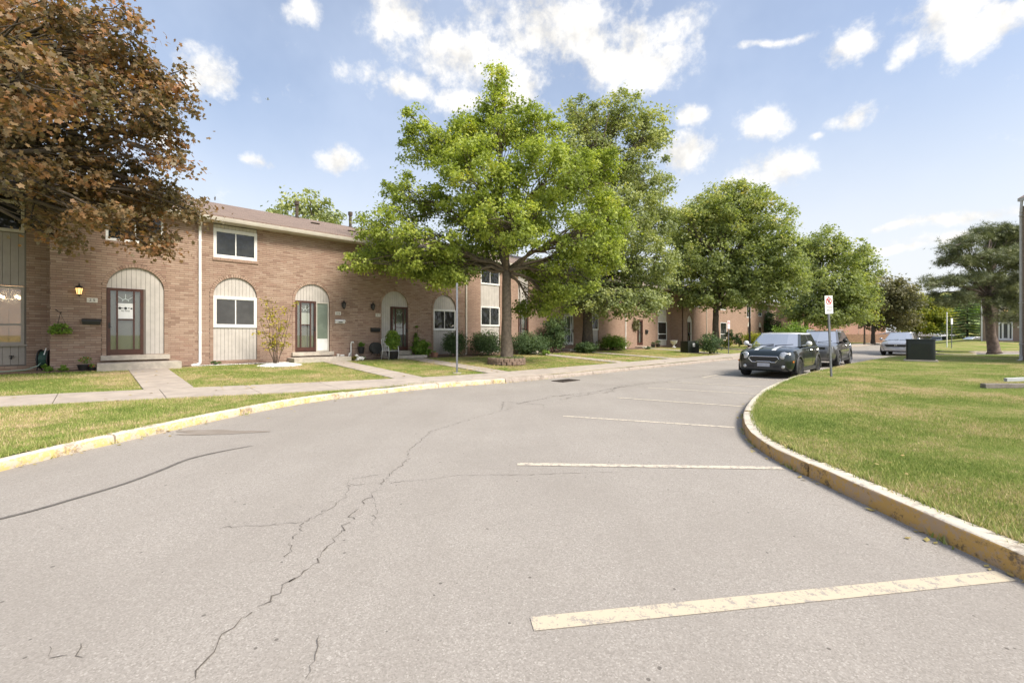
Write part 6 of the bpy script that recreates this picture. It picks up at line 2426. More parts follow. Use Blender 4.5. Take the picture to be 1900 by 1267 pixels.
mailbox(SZ(1199, 0, 0), 0.0, 1.75, 0.34, 0.36, BLACK, "small black mailbox right of the mesh door far down the row")
mailbox(SZ(1279, 0, 1.2) - 0.1, 1.2, 1.55, 0.3, 0.3, BLACK, "black mailbox beside the narrow arched pale door")
# timber sleeper and downspout extension on the island
t = thing("timber_edging", "weathered timber sleeper lying on the grass near the frame edge", "timber", (12.6, 10.45, 0.17), R(-2))
mb = MB()
mb.bbox(-1.15, 1.4, -0.07, 0.07, 0.0, 0.11, 0.012)
mb.obj("beam", TIMBER, t)
t = thing("downspout_extension", "grey sheet metal downspout extension resting on the timber", "downspout", (13.1, 10.75, 0.26), R(-20))
mb = MB()
mb.add([(-0.6, -0.06, 0.02), (-0.6, 0.06, 0.02), (0.8, 0.06, 0.14), (0.8, -0.06, 0.14), (-0.6, -0.06, 0.10), (-0.6, 0.06, 0.10), (0.8, 0.06, 0.22), (0.8, -0.06, 0.22)], [(0, 1, 2, 3), (7, 6, 5, 4), (0, 3, 7, 4), (1, 5, 6, 2), (2, 6, 7, 3)])
mb.obj("trough", WHITE, t)

# ------------------------------------------------------------------ house just outside the frame on the island side
NH = thing("corner_house", "brick house at the frame edge showing only its grey corner downspout", "house", (24.60, 20.95, 0), R(8))
mb = MB()
mb.box(0.12, 9.0, -4.5, -0.001, 0.1, 7.7)
mb.obj("wall", BRICK_BROWN, NH)
mb = MB()
mb.box(0.03, 0.10, -0.09, -0.02, 0.42, 7.45)
mb.tube([(0.05, -0.07, 0.44), (0.05, -0.07, 0.30), (0.0, -0.06, 0.21), (-0.20, -0.05, 0.17)], 0.065, 8)
for zz in (1.0, 3.0, 7.2):
    mb.box(-0.012, 0.115, -0.125, -0.015, zz, zz + 0.04)
mb.tube([(0.05, -0.07, 7.4), (0.06, -0.07, 7.6), (0.10, -0.07, 8.0)], 0.05, 8)
mb.obj("downspout", SHEET_G, NH)
mb = MB()
mb.box(0.03, 0.16, -4.6, 0.05, 7.95, 8.09)
mb.obj("gutter", SHEET_G, NH)
mb = MB()
mb.add([(0.05, -4.7, 8.1), (0.05, 0.06, 8.1), (9.2, -4.7, 8.1), (9.2, 0.06, 8.1), (4.5, -4.7, 10.4), (4.5, 0.06, 10.4)], [(0, 4, 5, 1)[::-1], (4, 2, 3, 5)[::-1], (1, 5, 3)[::-1], (0, 2, 4)[::-1], (0, 1, 3, 2)])
mb.obj("roof", SHINGLE, NH)

# ------------------------------------------------------------------ brown house across the side street
BH = thing("brown_house", "brown brick house with white sidelight door behind the pine trunk", "house", (58.9, 54.0, 0.0), -R(46.4))
mb = MB()
dx0, dx1 = 1.35, 2.5
for (a, c, b, e) in ((0, dx0, 0.3, 6.4), (dx1, 16, 0.3, 6.4), (dx0, dx1, 5.9, 6.4)):
    mb.box(a, c, 0, 9, b, e)
mb.obj("wall", BRICK_BROWN, BH)
for k in range(12):
    mb = MB()
    w = (dx1 - dx0) / 12
    mb.box(dx0 + k * w + 0.006, dx0 + (k + 1) * w - 0.006, 0.06, 0.09, 3.05, 5.9)
    mb.obj("plank", SIDING, BH)
mb = MB()
mb.box(dx0, dx1, 0.1, 0.12, 0.6, 5.9)
mb.obj("backing", GROOVE, BH)
f = MB()
for (a, c, b, e) in ((dx0, dx1, 2.93, 3.05), (dx0, dx0 + 0.1, 0.85, 2.93), (dx1 - 0.1, dx1, 0.85, 2.93), (dx0 + 0.1, dx1 - 0.1, 0.85, 1.05), (dx0 + 0.26, dx0 + 0.32, 1.05, 2.93), (dx1 - 0.32, dx1 - 0.26, 1.05, 2.93)):
    f.box(a, c, 0.0, 0.08, b, e)
dr = f.obj("door", WHITE, BH)
for (a, c) in ((dx0 + 0.1, dx0 + 0.26), (dx1 - 0.26, dx1 - 0.1), (dx0 + 0.42, dx1 - 0.42)):
    g = MB()
    g.box(a, c, 0.04, 0.05, 1.1, 2.85)
    g.obj("pane", GLASS_SCREEN, dr)
mb = MB()
mb.box(dx0 + 0.32, dx1 - 0.32, 0.055, 0.075, 1.05, 2.93)
mb.obj("leaf_panel", WHITE, dr)
mb = MB()
mb.box(0.9, 4.6, -0.9, 0.0, 0.4, 0.82)
mb.obj("porch", BRICK_BROWN, BH)
mb = MB()
mb.box(1.4, 2.5, -1.6, -0.9, 0.3, 0.72)
mb.obj("step", CONC_STEP, BH)
mb = MB()
mb.box(-0.1, 0.02, -0.1, 0.02, 0.4, 6.3)
mb.obj("downspout", WHITE, BH)
mb = MB()
mb.add([(-0.4, -0.4, 6.4), (16.4, -0.4, 6.4), (16.4, 4.5, 8.2), (-0.4, 4.5, 8.2), (-0.4, 9.4, 6.4), (16.4, 9.4, 6.4)], [(0, 1, 2, 3), (3, 2, 5, 4), (0, 3, 4), (1, 5, 2)])
mb.obj("roof", SHINGLE, BH)
mb = MB()
mb.lathe([(0.06, -0.02), (0.22, 0.10), (0.2, 0.14)], 10, (1.92, -0.18, 4.35))
mb.tube([(1.92, 0.06, 4.5), (1.92, -0.18, 4.5)], 0.02, 6)
mb.obj("porch_lamp", WARM, BH)
mb = MB()
mb.box(2.85, 3.2, -0.03, -0.002, 2.35, 2.55)
mb.obj("number_plate", PLAQUE, BH)
mb = MB()
mb.prism([(3.05, 1.75), (3.4, 2.05), (3.46, 2.25), (3.36, 2.25), (3.0, 1.9)], -0.03, -0.002)
mb.obj("wall_ornament", TERRA, BH)

# ------------------------------------------------------------------ wooden fence, far roofs, hedges, hills
fn = thing("wooden_fence", "brown vertical board fence at the far end of the street", "fence", (55.5, 75.0, -0.15), 0.0)
_b = MB()
_b.box(0, 0.138, 0, 0.025, 0, 1.78)
BDM = _b.mesh("board", WOOD)
for k in range(82):
    o = bpy.data.objects.new("board", BDM)
    COL.objects.link(o)
    o.parent = fn
    o.location = (k * 0.146, 0.004 * (k % 2), 0)
    o.scale = (1, 1, 1 + 0.02 * math.sin(k * 1.7))
for k in range(6):
    mb = MB()
    mb.box(-0.06 + k * 2.39, 0.06 + k * 2.39, 0.03, 0.15, 0, 1.95)
    mb.obj("post", WOOD, fn)


def bungalow(label, x, y, w, d, h, rh, wall, roofm, z=0.0):
    t = thing("far_building", label, "building", (x, y, z))
    mb = MB()
    mb.box(0, w, 0, d, -0.5, h)
    mb.obj("wall", wall, t)
    mb = MB()
    mb.add([(-0.4, -0.4, h), (w + 0.4, -0.4, h), (w + 0.4, d + 0.4, h), (-0.4, d + 0.4, h), (w * 0.22, d / 2, h + rh), (w * 0.78, d / 2, h + rh)], [(0, 1, 5, 4), (1, 2, 5), (2, 3, 4, 5), (3, 0, 4), (3, 2, 1, 0)])
    mb.obj("roof", roofm, t)
    for k in range(2):
        mb = MB()
        mb.box(w * (0.2 + 0.4 * k), w * (0.38 + 0.4 * k), -0.02, 0.02, h * 0.35, h * 0.8)
        mb.obj("window", GLASS, t)
    return t


ROOF_G = pm("grey_shingles", (0.22, 0.20, 0.20), (0.17, 0.155, 0.155), 3, 0.95)
ROOF_W = pm("pale_roof", (0.55, 0.55, 0.56), rough=0.7)
bungalow("low grey building beyond the utility cabinet and silver car", 90.0, 100.0, 9.0, 8, 1.3, 1.2, ROOF_G, ROOF_G)
bungalow("pale roofed bungalow left of the spruce", 104.0, 105.0, 7.0, 8, 0.9, 1.1, WHITE, ROOF_W)
shrub("far_hedge", "low yellow hedge below the pale roofed bungalow", (px(1775, 632, 88).x, 88.0, 0.0), 2.6, 1.3, 1500, 0.3, L_YEL, 140, cat="hedge")
shrub("far_hedge", "low green hedge right of the utility cabinet in the distance", (px(1753, 632, 90).x, 90.0, 0.0), 2.2, 1.3, 1300, 0.3, L_BUSH, 141, cat="hedge")
grow("back_tree", "dark purple leaved tree between the yellow green tree and the spruce", "tree", px(1752, 634, 110.0).xy.to_3d(), lob(110.0, [(1768, 585, 16, 12), (1755, 605, 16, 12), (1775, 600, 16, 14)], (-2, 2), 15), 0.25, 2.0, "quad", 0.5, L_BRON, BARK_D, 1.6, 66, 1.5, per=50)
grow("back_tree", "pale green tree in front of the wooded hill above the bungalow", "tree", px(1790, 634, 120.0).xy.to_3d(), lob(120.0, [(1790, 575, 26, 18), (1810, 560, 22, 20), (1765, 595, 16, 10)], (-2, 2), 16), 0.3, 3.0, "quad", 0.6, L_BUSH, BARK_D, 1.4, 67, 1.8, per=50)

# wooded hillside: one mass of crowns
rg = np.random.default_rng(17)
base_v, base_f = [], []
ph = (1 + 5 ** 0.5) / 2
bm = bmesh.new()
bmesh.ops.create_icosphere(bm, subdivisions=2, radius=1.0)
iv = np.array([v.co[:] for v in bm.verts], np.float32)
jf = np.array([[v.index for v in f.verts] for f in bm.faces], np.int32)
bm.free()
cs = []
for k in range(1500):
    Zd = rg.uniform(260, 520)
    x = rg.uniform(0.92, 1.35) * Zd
    top = 10 + 48 * (Zd - 260) / 260.0 * (0.75 + 0.25 * math.sin(x * 0.012))
    cs.append((x, Zd, top, rg.uniform(5, 9)))
vs, fs, at = [], [], []
for i, (x, y, z, r_) in enumerate(cs):
    v = iv * np.array([r_, r_, r_ * 0.9]) * (1 + 0.16 * rg.normal(0, 1, (len(iv), 1)))
    vs.append(v + np.array([x, y, z - r_ * 0.4]))
    fs.append(jf + i * len(iv))
    at.append(np.full(len(iv), rg.uniform(0, 1)))
setting(from_np("wooded_hill", np.vstack(vs), np.vstack(fs).reshape(-1), 3, L_WOOD, attr=np.concatenate(at), smooth=False), "distant wooded hillside", "stuff")
mb = MB()
vs, fs = [], []
for i in range(30):
    for j in range(12):
        a = 0.90 + 0.55 * i / 29
        Zd = 235 + j * 32
        vs.append((a * Zd, Zd, -1 + max(0, (10 + 48 * (Zd - 260) / 260.0 * (0.75 + 0.25 * math.sin(a * Zd * 0.012))) - 5) if j else -1))
for i in range(29):
    for j in range(11):
        a = i * 12 + j
        fs.append((a, a + 12, a + 13, a + 1))
mb.add(vs, fs)
setting(mb.obj("hill", TURF_G, smooth=True), "hillside under the distant woods")
# small gull in the sky
t = thing("bird", "small pale bird gliding in the blue sky above the roof", "bird", px(497, 185, 60.0), R(30))
mb = MB()
mb.tube([(-0.22, 0, 0), (-0.05, 0, 0.01), (0.12, 0, 0.02), (0.24, 0, 0.03)], [0.015, 0.05, 0.05, 0.015], 8)
mb.add([(-0.06, 0, 0.03), (0.09, 0, 0.03), (0.05, 0.28, 0.12), (0.0, 0.52, 0.06), (-0.03, 0.26, 0.12), (0.05, -0.28, 0.12), (0.0, -0.52, 0.06), (-0.03, -0.26, 0.12)], [(0, 1, 2, 4), (4, 2, 3), (1, 0, 7, 5), (5, 7, 6)])
mb.add([(-0.2, 0.0, 0.0), (-0.32, 0.06, 0.0), (-0.32, -0.06, 0.0)], [(0, 1, 2)])
mb.obj("body", pm("bird_grey", (0.35, 0.35, 0.36), rough=0.8), t)
# ------------------------------------------------------------------ cars
CHROME = pm("chrome", (0.75, 0.76, 0.78), rough=0.12, metal=1.0)
LENS = pm("headlamp_lens", (0.62, 0.64, 0.66), (0.35, 0.36, 0.38), 40, 0.08, 0.35, spec=0.8)
AMBER = pm("amber_lens", (0.75, 0.22, 0.03), rough=0.2)
PLATE = pm("number_plate_grey", (0.42, 0.44, 0.50), (0.36, 0.38, 0.45), 14, 0.5)
CARGLASS = pm("windscreen_glass", (0.95, 0.90, 0.83), rough=0.03, metal=0.97)
SIDEGLASS = pm("side_glass", (0.035, 0.04, 0.04), rough=0.03, spec=0.9)
RIM = pm("alloy_rim", (0.42, 0.42, 0.43), rough=0.3, metal=0.9)
RIM_D = pm("dark_rim", (0.06, 0.06, 0.062), rough=0.3, metal=0.8)
CLAD = pm("black_cladding", (0.035, 0.035, 0.036), rough=0.6)
RED_L = pm("tail_lens", (0.45, 0.02, 0.02), rough=0.2)


def paint(name, c, metal=0.4):
    return pm(name, c, rough=0.28, metal=metal, spec=0.6, coat=1.0)


def yz(mb, poly, x0, x1, mi=0):
    """polygon in (y, z), counter-clockwise seen from the front (+x), pushed from x0 back to x1 front"""
    n = len(poly)
    vs = [(x1, y, z) for y, z in poly] + [(x0, y, z) for y, z in poly]
    fs = [tuple(range(n)), tuple(range(2 * n - 1, n - 1, -1))]
    for i in range(n):
        j = (i + 1) % n
        fs.append((i, n + i, n + j, j))
    return mb.add(vs, fs, mi)


SECT = [(0.0, 0.0), (0.72, 0.0), (0.91, 0.035), (0.975, 0.16), (0.992, 0.34), (1.0, 0.52), (0.992, 0.66), (0.97, 0.80), (0.925, 0.92), (0.82, 0.985), (0.5, 1.015), (0.0, 1.03)]


def car(name, label, loc, rotz, st, gh, body_mat, roof_mat, wheel_r, axles, track, rim_mat, group=None, cat="car", far=False, mirror_mat=None, rails=False):
    """st: stations (x, half width, bottom z, top z); gh: greenhouse dict"""
    t = thing(name, label, cat, loc, rotz, group)
    half = SECT
    m = len(half)
    ring_n = 2 * m - 2
    mb = MB()
    vs, fs = [], []
    for (x, w, zb, zt) in st:
        prof = [(y * w, zb + q * (zt - zb)) for y, q in half]
        full = prof + [(-y, z) for y, z in prof[-2:0:-1]]
        vs += [(x, y, z) for y, z in full]
    for i in range(len(st) - 1):
        for k in range(ring_n):
            k2 = (k + 1) % ring_n
            fs.append((i * ring_n + k, (i + 1) * ring_n + k, (i + 1) * ring_n + k2, i * ring_n + k2))
    fs.append(tuple(range(ring_n)))
    fs.append(tuple((len(st) - 1) * ring_n + k for k in range(ring_n - 1, -1, -1)))
    mb.add(vs, fs)
    body = mb.obj("body", [body_mat, CLAD], t)
    bm = bmesh.new()
    bm.from_mesh(body.data)
    bmesh.ops.recalc_face_normals(bm, faces=bm.faces)
    bm.to_mesh(body.data)
    bm.free()
    if not far:
        cut = MB()
        for ax in axles:
            cut.lathe([(wheel_r + 0.055, -1.3), (wheel_r + 0.055, 1.3)], 28, (ax, 0, wheel_r), axis="y")
        co = cut.obj("cutter", CLAD)
        bm = bmesh.new()
        bm.from_mesh(co.data)
        bmesh.ops.recalc_face_normals(bm, faces=bm.faces)
        bm.to_mesh(co.data)
        bm.free()
        mo = body.modifiers.new("cut", "BOOLEAN")
        mo.object = co
        mo.operation = "DIFFERENCE"
        mo.solver = "EXACT"
        keep_p = body.parent
        body.parent = None
        bpy.context.view_layer.update()
        dg = bpy.context.evaluated_depsgraph_get()
        me = bpy.data.meshes.new_from_object(body.evaluated_get(dg))
        body.modifiers.clear()
        body.data = me
        body.parent = keep_p
        bpy.data.objects.remove(co)
    soft(body, 32)
    # greenhouse
    zb, zt = gh["z0"], gh["z1"]

    def ring(xf, xr, w, z):
        b0, b1 = gh["pillar"]
        h = [(xf, 0), (xf - 0.035, 0.5 * w), (xf - 0.13, 0.90 * w), (xf - 0.22, w), (b0, w * 1.01), (b1, w * 1.01), (xr + 0.34, w), (xr + 0.10, 0.92 * w), (xr + 0.01, 0.5 * w), (xr, 0)]
        return [(x, y, z) for x, y in h] + [(x, -y, z) for x, y in h[-2:0:-1]]
    lo = ring(gh["xf0"], gh["xr0"], gh["w0"], zb)
    hi = ring(gh["xf1"], gh["xr1"], gh["w1"], zt)
    n = len(lo)
    groups = {"windshield": [0, 1, n - 1, n - 2], "pillar": [2, n - 3, 6, n - 7], "side_window": [3, n - 4, 5, n - 6], "door_pillar": [4, n - 5], "rear_window": [7, 8, n - 8, n - 9]}
    mt = {"windshield": CARGLASS, "pillar": body_mat, "side_window": SIDEGLASS, "door_pillar": CLAD, "rear_window": SIDEGLASS}
    for gname, ids in groups.items():
        sets = [ids] if gname in ("windshield", "rear_window") else [[i] for i in ids]
        for ii in sets:
            g = MB()
            for i in ii:
                j = (i + 1) % n
                g.add([lo[i], lo[j], hi[j], hi[i]], [(0, 1, 2, 3)])
            g.obj(gname, mt[gname], t, smooth=True)
    g = MB()
    top = [hi, [(x * 0.97 + (gh["xf1"] + gh["xr1"]) / 2 * 0.03, y * 0.96, zt + 0.03) for x, y, z in hi], [(x * 0.75 + (gh["xf1"] + gh["xr1"]) / 2 * 0.25, y * 0.7, zt + 0.055) for x, y, z in hi]]
    vs = [(x * 1.01, y * 1.02, zt - 0.02) for x, y, z in hi] + top[1] + top[2]
    fs = [(k * n + i, k * n + (i + 1) % n, (k + 1) * n + (i + 1) % n, (k + 1) * n + i) for k in range(2) for i in range(n)]
    fs.append(tuple(2 * n + i for i in range(n)))
    fs.append(tuple(range(n - 1, -1, -1)))
    g.add(vs, fs)
    soft(g.obj("roof", roof_mat, t), 40)
    if rails:
        for sg in (-1, 1):
            g = MB()
            yy = gh["w1"] * 0.93 * sg
            g.tube([(gh["xf1"] - 0.15, yy, zt + 0.02), (gh["xf1"] - 0.3, yy, zt + 0.085), (gh["xr1"] + 0.35, yy, zt + 0.085), (gh["xr1"] + 0.2, yy, zt + 0.02)], 0.018, 6)
            g.obj("roof_rail", CHROME, t)
    # wipers
    if not far:
        for y0, y1 in ((-0.55, 0.0), (0.05, 0.6)):
            g = MB()
            g.tube([(gh["xf0"] - 0.02, y0, zb + 0.03), (gh["xf0"] - 0.075, y1, zb + 0.075)], 0.012, 5)
            g.obj("wiper", BLACK, t)
    # wheels
    for ax in axles:
        for sg in (-1, 1):
            y = sg * track
            w = MB()
            r_ = wheel_r
            w.lathe([(r_ * 0.62, -0.105), (r_ * 0.9, -0.115), (r_ * 0.985, -0.09), (r_, -0.05), (r_, 0.05), (r_ * 0.985, 0.09), (r_ * 0.9, 0.115), (r_ * 0.62, 0.105)], 28, (0, 0, 0), axis="y")
            wo_ = w.obj("wheel", RUBBER, t, loc=(ax, y, r_))
            soft(wo_, 40)
            k_ = MB()
            k_.lathe([(r_ * 0.68, 0.085 * sg), (r_ * 0.68, 0.112 * sg), (r_ * 0.62, 0.118 * sg), (r_ * 0.60, 0.095 * sg)], 24, axis="y")
            for q in range(10):
                a = 2 * math.pi * q / 10
                c, s = math.cos(a), math.sin(a)
                k_.add([(c * 0.04 - s * 0.018, 0.100 * sg, s * 0.04 + c * 0.018), (c * 0.04 + s * 0.018, 0.100 * sg, s * 0.04 - c * 0.018), (c * r_ * 0.63 + s * 0.013, 0.108 * sg, s * r_ * 0.63 - c * 0.013), (c * r_ * 0.63 - s * 0.013, 0.108 * sg, s * r_ * 0.63 + c * 0.013)], [(0, 1, 2, 3) if sg < 0 else (3, 2, 1, 0)])
            k_.lathe([(0.05, 0.09 * sg), (0.05, 0.112 * sg)], 12, axis="y")
            k_.obj("rim", rim_mat, wo_)
            k_ = MB()
            k_.lathe([(r_ * 0.6, 0.07 * sg), (r_ * 0.6, 0.075 * sg)], 20, axis="y")
            k_.obj("hub_back", BLACK, wo_)
            if not far:
                arch = MB()
                wv = max(w_ for (x_, w_, a_, b_) in st if abs(x_ - ax) < 0.6)
                pts = [(ax + (r_ + 0.075) * math.cos(R(a)), sg * (wv - 0.012), r_ + (r_ + 0.075) * math.sin(R(a))) for a in range(-18, 199, 12)]
                arch.tube(pts, 0.034, 6)
                arch.obj("wheel_arch", CLAD, t, smooth=True)
    if mirror_mat and not far:
        for sg in (-1, 1):
            g = MB()
            yy = sg * (gh["w0"] + 0.20)
            g.lathe([(0.02, -0.07), (0.075, -0.05), (0.095, 0.0), (0.085, 0.05), (0.03, 0.085)], 12, (gh["xf0"] - 0.38, yy, zb + 0.10), axis="x")
            g.tube([(gh["xf0"] - 0.36, sg * gh["w0"] * 0.97, zb + 0.02), (gh["xf0"] - 0.38, yy, zb + 0.07)], 0.03, 6)
            o = g.obj("mirror", mirror_mat, t, smooth=True)
    return t


def sill(t, axles, wheel_r, w, z=0.30):
    for sg in (-1, 1):
        g = MB()
        g.box(min(axles) + wheel_r + 0.1, max(axles) - wheel_r - 0.1, sg * w - 0.012, sg * w + 0.012, z - 0.08, z + 0.04)
        g.obj("side_sill", CLAD, t)


def door_lines(t, xs, w, z0, z1, hz):
    for sg in (-1, 1):
        for x in xs:
            g = MB()
            g.box(x - 0.004, x + 0.004, sg * (w + 0.0005) - 0.002, sg * (w + 0.0005) + 0.003, z0, z1)
            g.obj("door_gap", INK, t)
        for x in xs[1:]:
            g = MB()
            g.tube([(x + 0.10, sg * (w - 0.005), hz), (x + 0.13, sg * (w + 0.03), hz), (x + 0.27, sg * (w + 0.03), hz), (x + 0.30, sg * (w - 0.005), hz)], 0.014, 6)
            g.obj("door_handle", CHROME, t)


# --- dark green hatchback at the kerb
GREEN_P = paint("paint_dark_green", (0.007, 0.015, 0.015), 0.35)
WHITE_P = paint("paint_white", (0.72, 0.73, 0.74), 0.0)
HEAD = math.atan2(-DY, -DX)
mst = [(-2.05, 0.62, 0.42, 0.93), (-2.03, 0.74, 0.34, 1.03), (-1.93, 0.83, 0.27, 1.09), (-1.65, 0.88, 0.22, 1.11), (-1.0, 0.893, 0.20, 1.10), (-0.2, 0.895, 0.20, 1.085), (0.5, 0.893, 0.20, 1.07), (0.88, 0.89, 0.20, 1.055), (1.15, 0.885, 0.20, 1.035), (1.5, 0.875, 0.21, 1.0), (1.78, 0.85, 0.22, 0.955), (1.93, 0.80, 0.24, 0.90), (2.00, 0.74, 0.27, 0.84), (2.035, 0.66, 0.31, 0.78), (2.045, 0.56, 0.36, 0.72)]
mgh = dict(z0=1.055, z1=1.50, xf0=0.98, xr0=-1.92, w0=0.80, xf1=0.36, xr1=-1.70, w1=0.645, pillar=(-0.42, -0.52))
mini = car("hatchback", "dark green compact hatchback with white roof and mirrors parked nearest the sign", (10.02, 16.05, 0.0), HEAD, mst, mgh, GREEN_P, WHITE_P, 0.335, (1.28, -1.315), 0.785, RIM_D, mirror_mat=WHITE_P)
sill(mini, (1.28, -1.315), 0.335, 0.885)
door_lines(mini, (0.78, -0.47, -1.42), 0.893, 0.42, 1.03, 0.93)
g = MB()
yz(g, [(-0.46, 0.66), (-0.36, 0.545), (0.36, 0.545), (0.46, 0.66), (0.40, 0.735), (-0.40, 0.735)], 1.98, 2.058)
g.obj("grille", BLACK, mini)
g = MB()
loop = [(2.060, y, z) for y, z in [(-0.46, 0.66), (-0.36, 0.545), (-0.24, 0.54), (-0.2, 0.565), (0.2, 0.565), (0.24, 0.54), (0.36, 0.545), (0.46, 0.66), (0.40, 0.735), (-0.40, 0.735), (-0.46, 0.66)]]
g.tube(loop, 0.013, 6)
g.obj("grille_surround", CHROME, mini)
for k in range(4):
    g = MB()
    g.box(2.055, 2.064, -0.38, 0.38, 0.585 + k * 0.034, 0.592 + k * 0.034)
    g.obj("grille_bar", CLAD, mini)
for sg in (-1, 1):
    g = MB()
    g.lathe([(0.145, -0.10), (0.150, 0.02), (0.13, 0.045), (0.07, 0.062), (0.005, 0.066)], 20, axis="x")
    o = g.obj("headlight", LENS, mini, smooth=True, loc=(1.965, sg * 0.60, 0.755))
    o.rotation_euler = (0, R(-14), sg * R(20))
    o.scale = (1, 1, 0.88)
    g = MB()
    g.tube([(0.0, 0.152 * math.cos(a * math.pi / 10), 0.152 * math.sin(a * math.pi / 10)) for a in range(21)], 0.012, 6, caps=False)
    g.obj("ring", CHROME, o)
    g = MB()
    g.lathe([(0.06, 0.0), (0.05, 0.02), (0.004, 0.026)], 12, axis="x")
    g.obj("fog_light", LENS, mini, smooth=True, loc=(2.045, sg * 0.58, 0.40))
    g = MB()
    g.box(2.03, 2.062, sg * 0.38 - 0.09, sg * 0.38 + 0.09, 0.36, 0.44)
    g.obj("brake_duct", INK, mini)
    g = MB()
    g.box(1.78, 1.90, sg * 0.835 - 0.015, sg * 0.835 + 0.008, 0.545, 0.60)
    g.obj("side_marker", AMBER, mini)
g = MB()
yz(g, [(-0.56, 0.30), (0.56, 0.30), (0.62, 0.47), (-0.62, 0.47)], 1.93, 2.056)
g.obj("lower_bumper", CLAD, mini)
g = MB()
g.box(2.03, 2.066, -0.19, 0.19, 0.395, 0.515)
g.obj("number_plate", PLATE, mini)
for sg in (-1, 1):
    g = MB()
    xs = [0.95, 1.15, 1.5, 1.78, 1.9]
    zs = [1.068, 1.055, 1.022, 0.978, 0.935]
    vs = []
    for x, z in zip(xs, zs):
        vs += [(x, sg * 0.20, z + 0.006), (x, sg * 0.33, z + 0.004)]
    g.add(vs, [(2 * i, 2 * i + 2, 2 * i + 3, 2 * i + 1) if sg > 0 else (2 * i, 2 * i + 1, 2 * i + 3, 2 * i + 2) for i in range(4)])
    g.obj("bonnet_stripe", WHITE_P, mini)

# --- grey SUV behind it
GREY_P = paint("paint_grey", (0.14, 0.14, 0.14), 0.6)
jst = [(-2.30, 0.66, 0.50, 1.02), (-2.28, 0.78, 0.38, 1.13), (-2.15, 0.87, 0.31, 1.18), (-1.8, 0.92, 0.26, 1.18), (-1.0, 0.93, 0.24, 1.15), (0.0, 0.93, 0.24, 1.12), (0.7, 0.93, 0.24, 1.11), (1.1, 0.925, 0.24, 1.10), (1.5, 0.915, 0.25, 1.06), (1.9, 0.89, 0.27, 1.02), (2.15, 0.83, 0.30, 0.97), (2.27, 0.74, 0.33, 0.90), (2.31, 0.62, 0.38, 0.80)]
jgh = dict(z0=1.105, z1=1.62, xf0=1.15, xr0=-2.12, w0=0.84, xf1=0.30, xr1=-1.82, w1=0.64, pillar=(-0.35, -0.47))
jeep = car("grey_suv", "grey sport utility car with roof rails parked behind the dark green hatchback", (15.32, 21.32, 0.0), HEAD, jst, jgh, GREY_P, GREY_P, 0.36, (1.38, -1.33), 0.815, RIM, mirror_mat=BLACK, rails=True)
sill(jeep, (1.38, -1.33), 0.36, 0.92, 0.34)
door_lines(jeep, (0.85, -0.41, -1.45), 0.93, 0.46, 1.08, 0.98)
g = MB()
yz(g, [(-0.55, 0.82), (0.55, 0.82), (0.55, 0.92), (-0.55, 0.92)], 2.2, 2.325)
g.obj("grille", BLACK, jeep)
for k in range(7):
    g = MB()
    g.box(2.32, 2.332, -0.50 + k * 0.155, -0.43 + k * 0.155, 0.83, 0.91)
    g.obj("grille_slot", CHROME, jeep)
for sg in (-1, 1):
    g = MB()
    g.box(2.02, 2.26, sg * 0.70 - 0.13, sg * 0.70 + 0.10, 0.86, 0.93)
    g.obj("headlight", LENS, jeep)
    g = MB()
    g.lathe([(0.075, 0.0), (0.06, 0.03), (0.004, 0.035)], 12, (2.23, sg * 0.62, 0.55), axis="x")
    g.obj("fog_light", LENS, jeep)
g = MB()
yz(g, [(-0.62, 0.40), (0.62, 0.40), (0.70, 0.62), (-0.70, 0.62)], 2.12, 2.30)
g.obj("lower_bumper", CLAD, jeep)

# --- silver crossover coming down the street
SILV_P = paint("paint_silver_blue", (0.46, 0.47, 0.50), 0.5)
cst = [(-2.30, 0.66, 0.45, 1.05), (-2.27, 0.78, 0.36, 1.14), (-2.1, 0.87, 0.29, 1.16), (-1.6, 0.915, 0.24, 1.14), (-0.8, 0.925, 0.23, 1.11), (0.2, 0.925, 0.23, 1.09), (0.9, 0.922, 0.23, 1.08), (1.2, 0.918, 0.23, 1.06), (1.55, 0.905, 0.24, 1.03), (1.9, 0.88, 0.26, 0.99), (2.15, 0.83, 0.29, 0.93), (2.26, 0.74, 0.32, 0.85), (2.30, 0.62, 0.37, 0.76)]
cgh = dict(z0=1.075, z1=1.63, xf0=1.25, xr0=-2.12, w0=0.83, xf1=0.28, xr1=-1.75, w1=0.62, pillar=(-0.32, -0.44))
crv = car("silver_suv", "silver crossover facing the viewer, half hidden by the utility cabinet", (28.9, 32.0, 0.0), HEAD + R(-3), cst, cgh, SILV_P, SILV_P, 0.35, (1.36, -1.30), 0.805, RIM, mirror_mat=SILV_P)
sill(crv, (1.36, -1.30), 0.35, 0.915, 0.32)
g = MB()
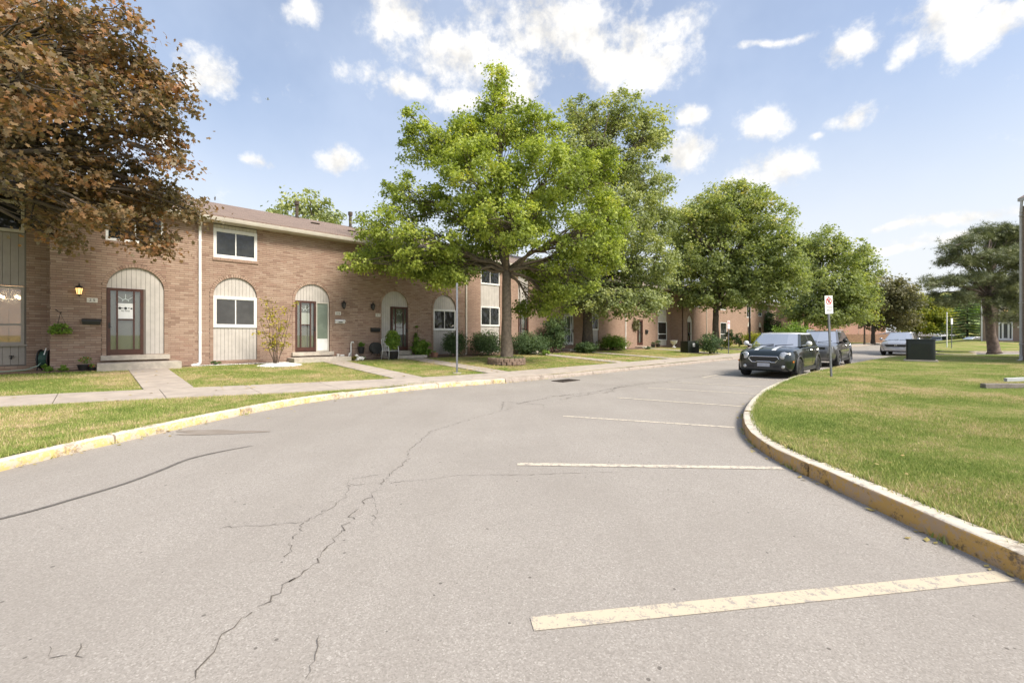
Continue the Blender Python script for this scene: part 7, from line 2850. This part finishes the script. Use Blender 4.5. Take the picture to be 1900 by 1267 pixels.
yz(g, [(-0.50, 0.62), (0.50, 0.62), (0.62, 0.74), (0.55, 0.80), (-0.55, 0.80), (-0.62, 0.74)], 2.1, 2.312)
g.obj("grille", BLACK, crv)
g = MB()
g.tube([(2.30, -0.66, 0.80), (2.318, -0.5, 0.815), (2.318, 0.5, 0.815), (2.30, 0.66, 0.80)], 0.018, 6)
g.tube([(2.24, -0.72, 0.42), (2.29, -0.5, 0.46), (2.30, -0.3, 0.53), (2.30, 0.3, 0.53), (2.29, 0.5, 0.46), (2.24, 0.72, 0.42)], 0.014, 6)
g.obj("chrome_trim", CHROME, crv)
g = MB()
for y in (-0.05, 0.05):
    g.box(2.316, 2.325, y - 0.014, y + 0.014, 0.68, 0.79)
g.box(2.316, 2.325, -0.036, 0.036, 0.722, 0.748)
g.obj("emblem", CHROME, crv)
for sg in (-1, 1):
    g = MB()
    yz(g, [(sg * 0.60 - 0.16, 0.80), (sg * 0.60 + 0.16, 0.80), (sg * 0.60 + 0.18, 0.90), (sg * 0.60 - 0.12, 0.88)], 2.03, 2.275)
    g.obj("headlight", LENS, crv)
g = MB()
yz(g, [(-0.62, 0.33), (0.62, 0.33), (0.70, 0.52), (-0.70, 0.52)], 2.1, 2.285)
g.obj("lower_bumper", CLAD, crv)
g = MB()
g.box(2.28, 2.312, -0.16, 0.16, 0.54, 0.62)
g.obj("number_plate", PLATE, crv)
# --- white cars parked beyond the lawn
fw = px(1803, 640, 66.0)
car("white_sedan", "white car roof showing over the lawn left of the brown house", (fw.x, 66.0, -0.25), R(180), [(a, b, c, d * 0.86) for a, b, c, d in cst], dict(cgh, z0=0.93, z1=1.42), WHITE_P, WHITE_P, 0.32, (1.36, -1.30), 0.79, RIM, far=True)
fw = px(1748, 640, 76.0)
car("white_sedan", "second white car nose just right of the utility cabinet", (fw.x, 76.0, -0.25), R(20), [(a, b, c, d * 0.86) for a, b, c, d in cst], dict(cgh, z0=0.93, z1=1.42), WHITE_P, WHITE_P, 0.32, (1.36, -1.30), 0.79, RIM, far=True)
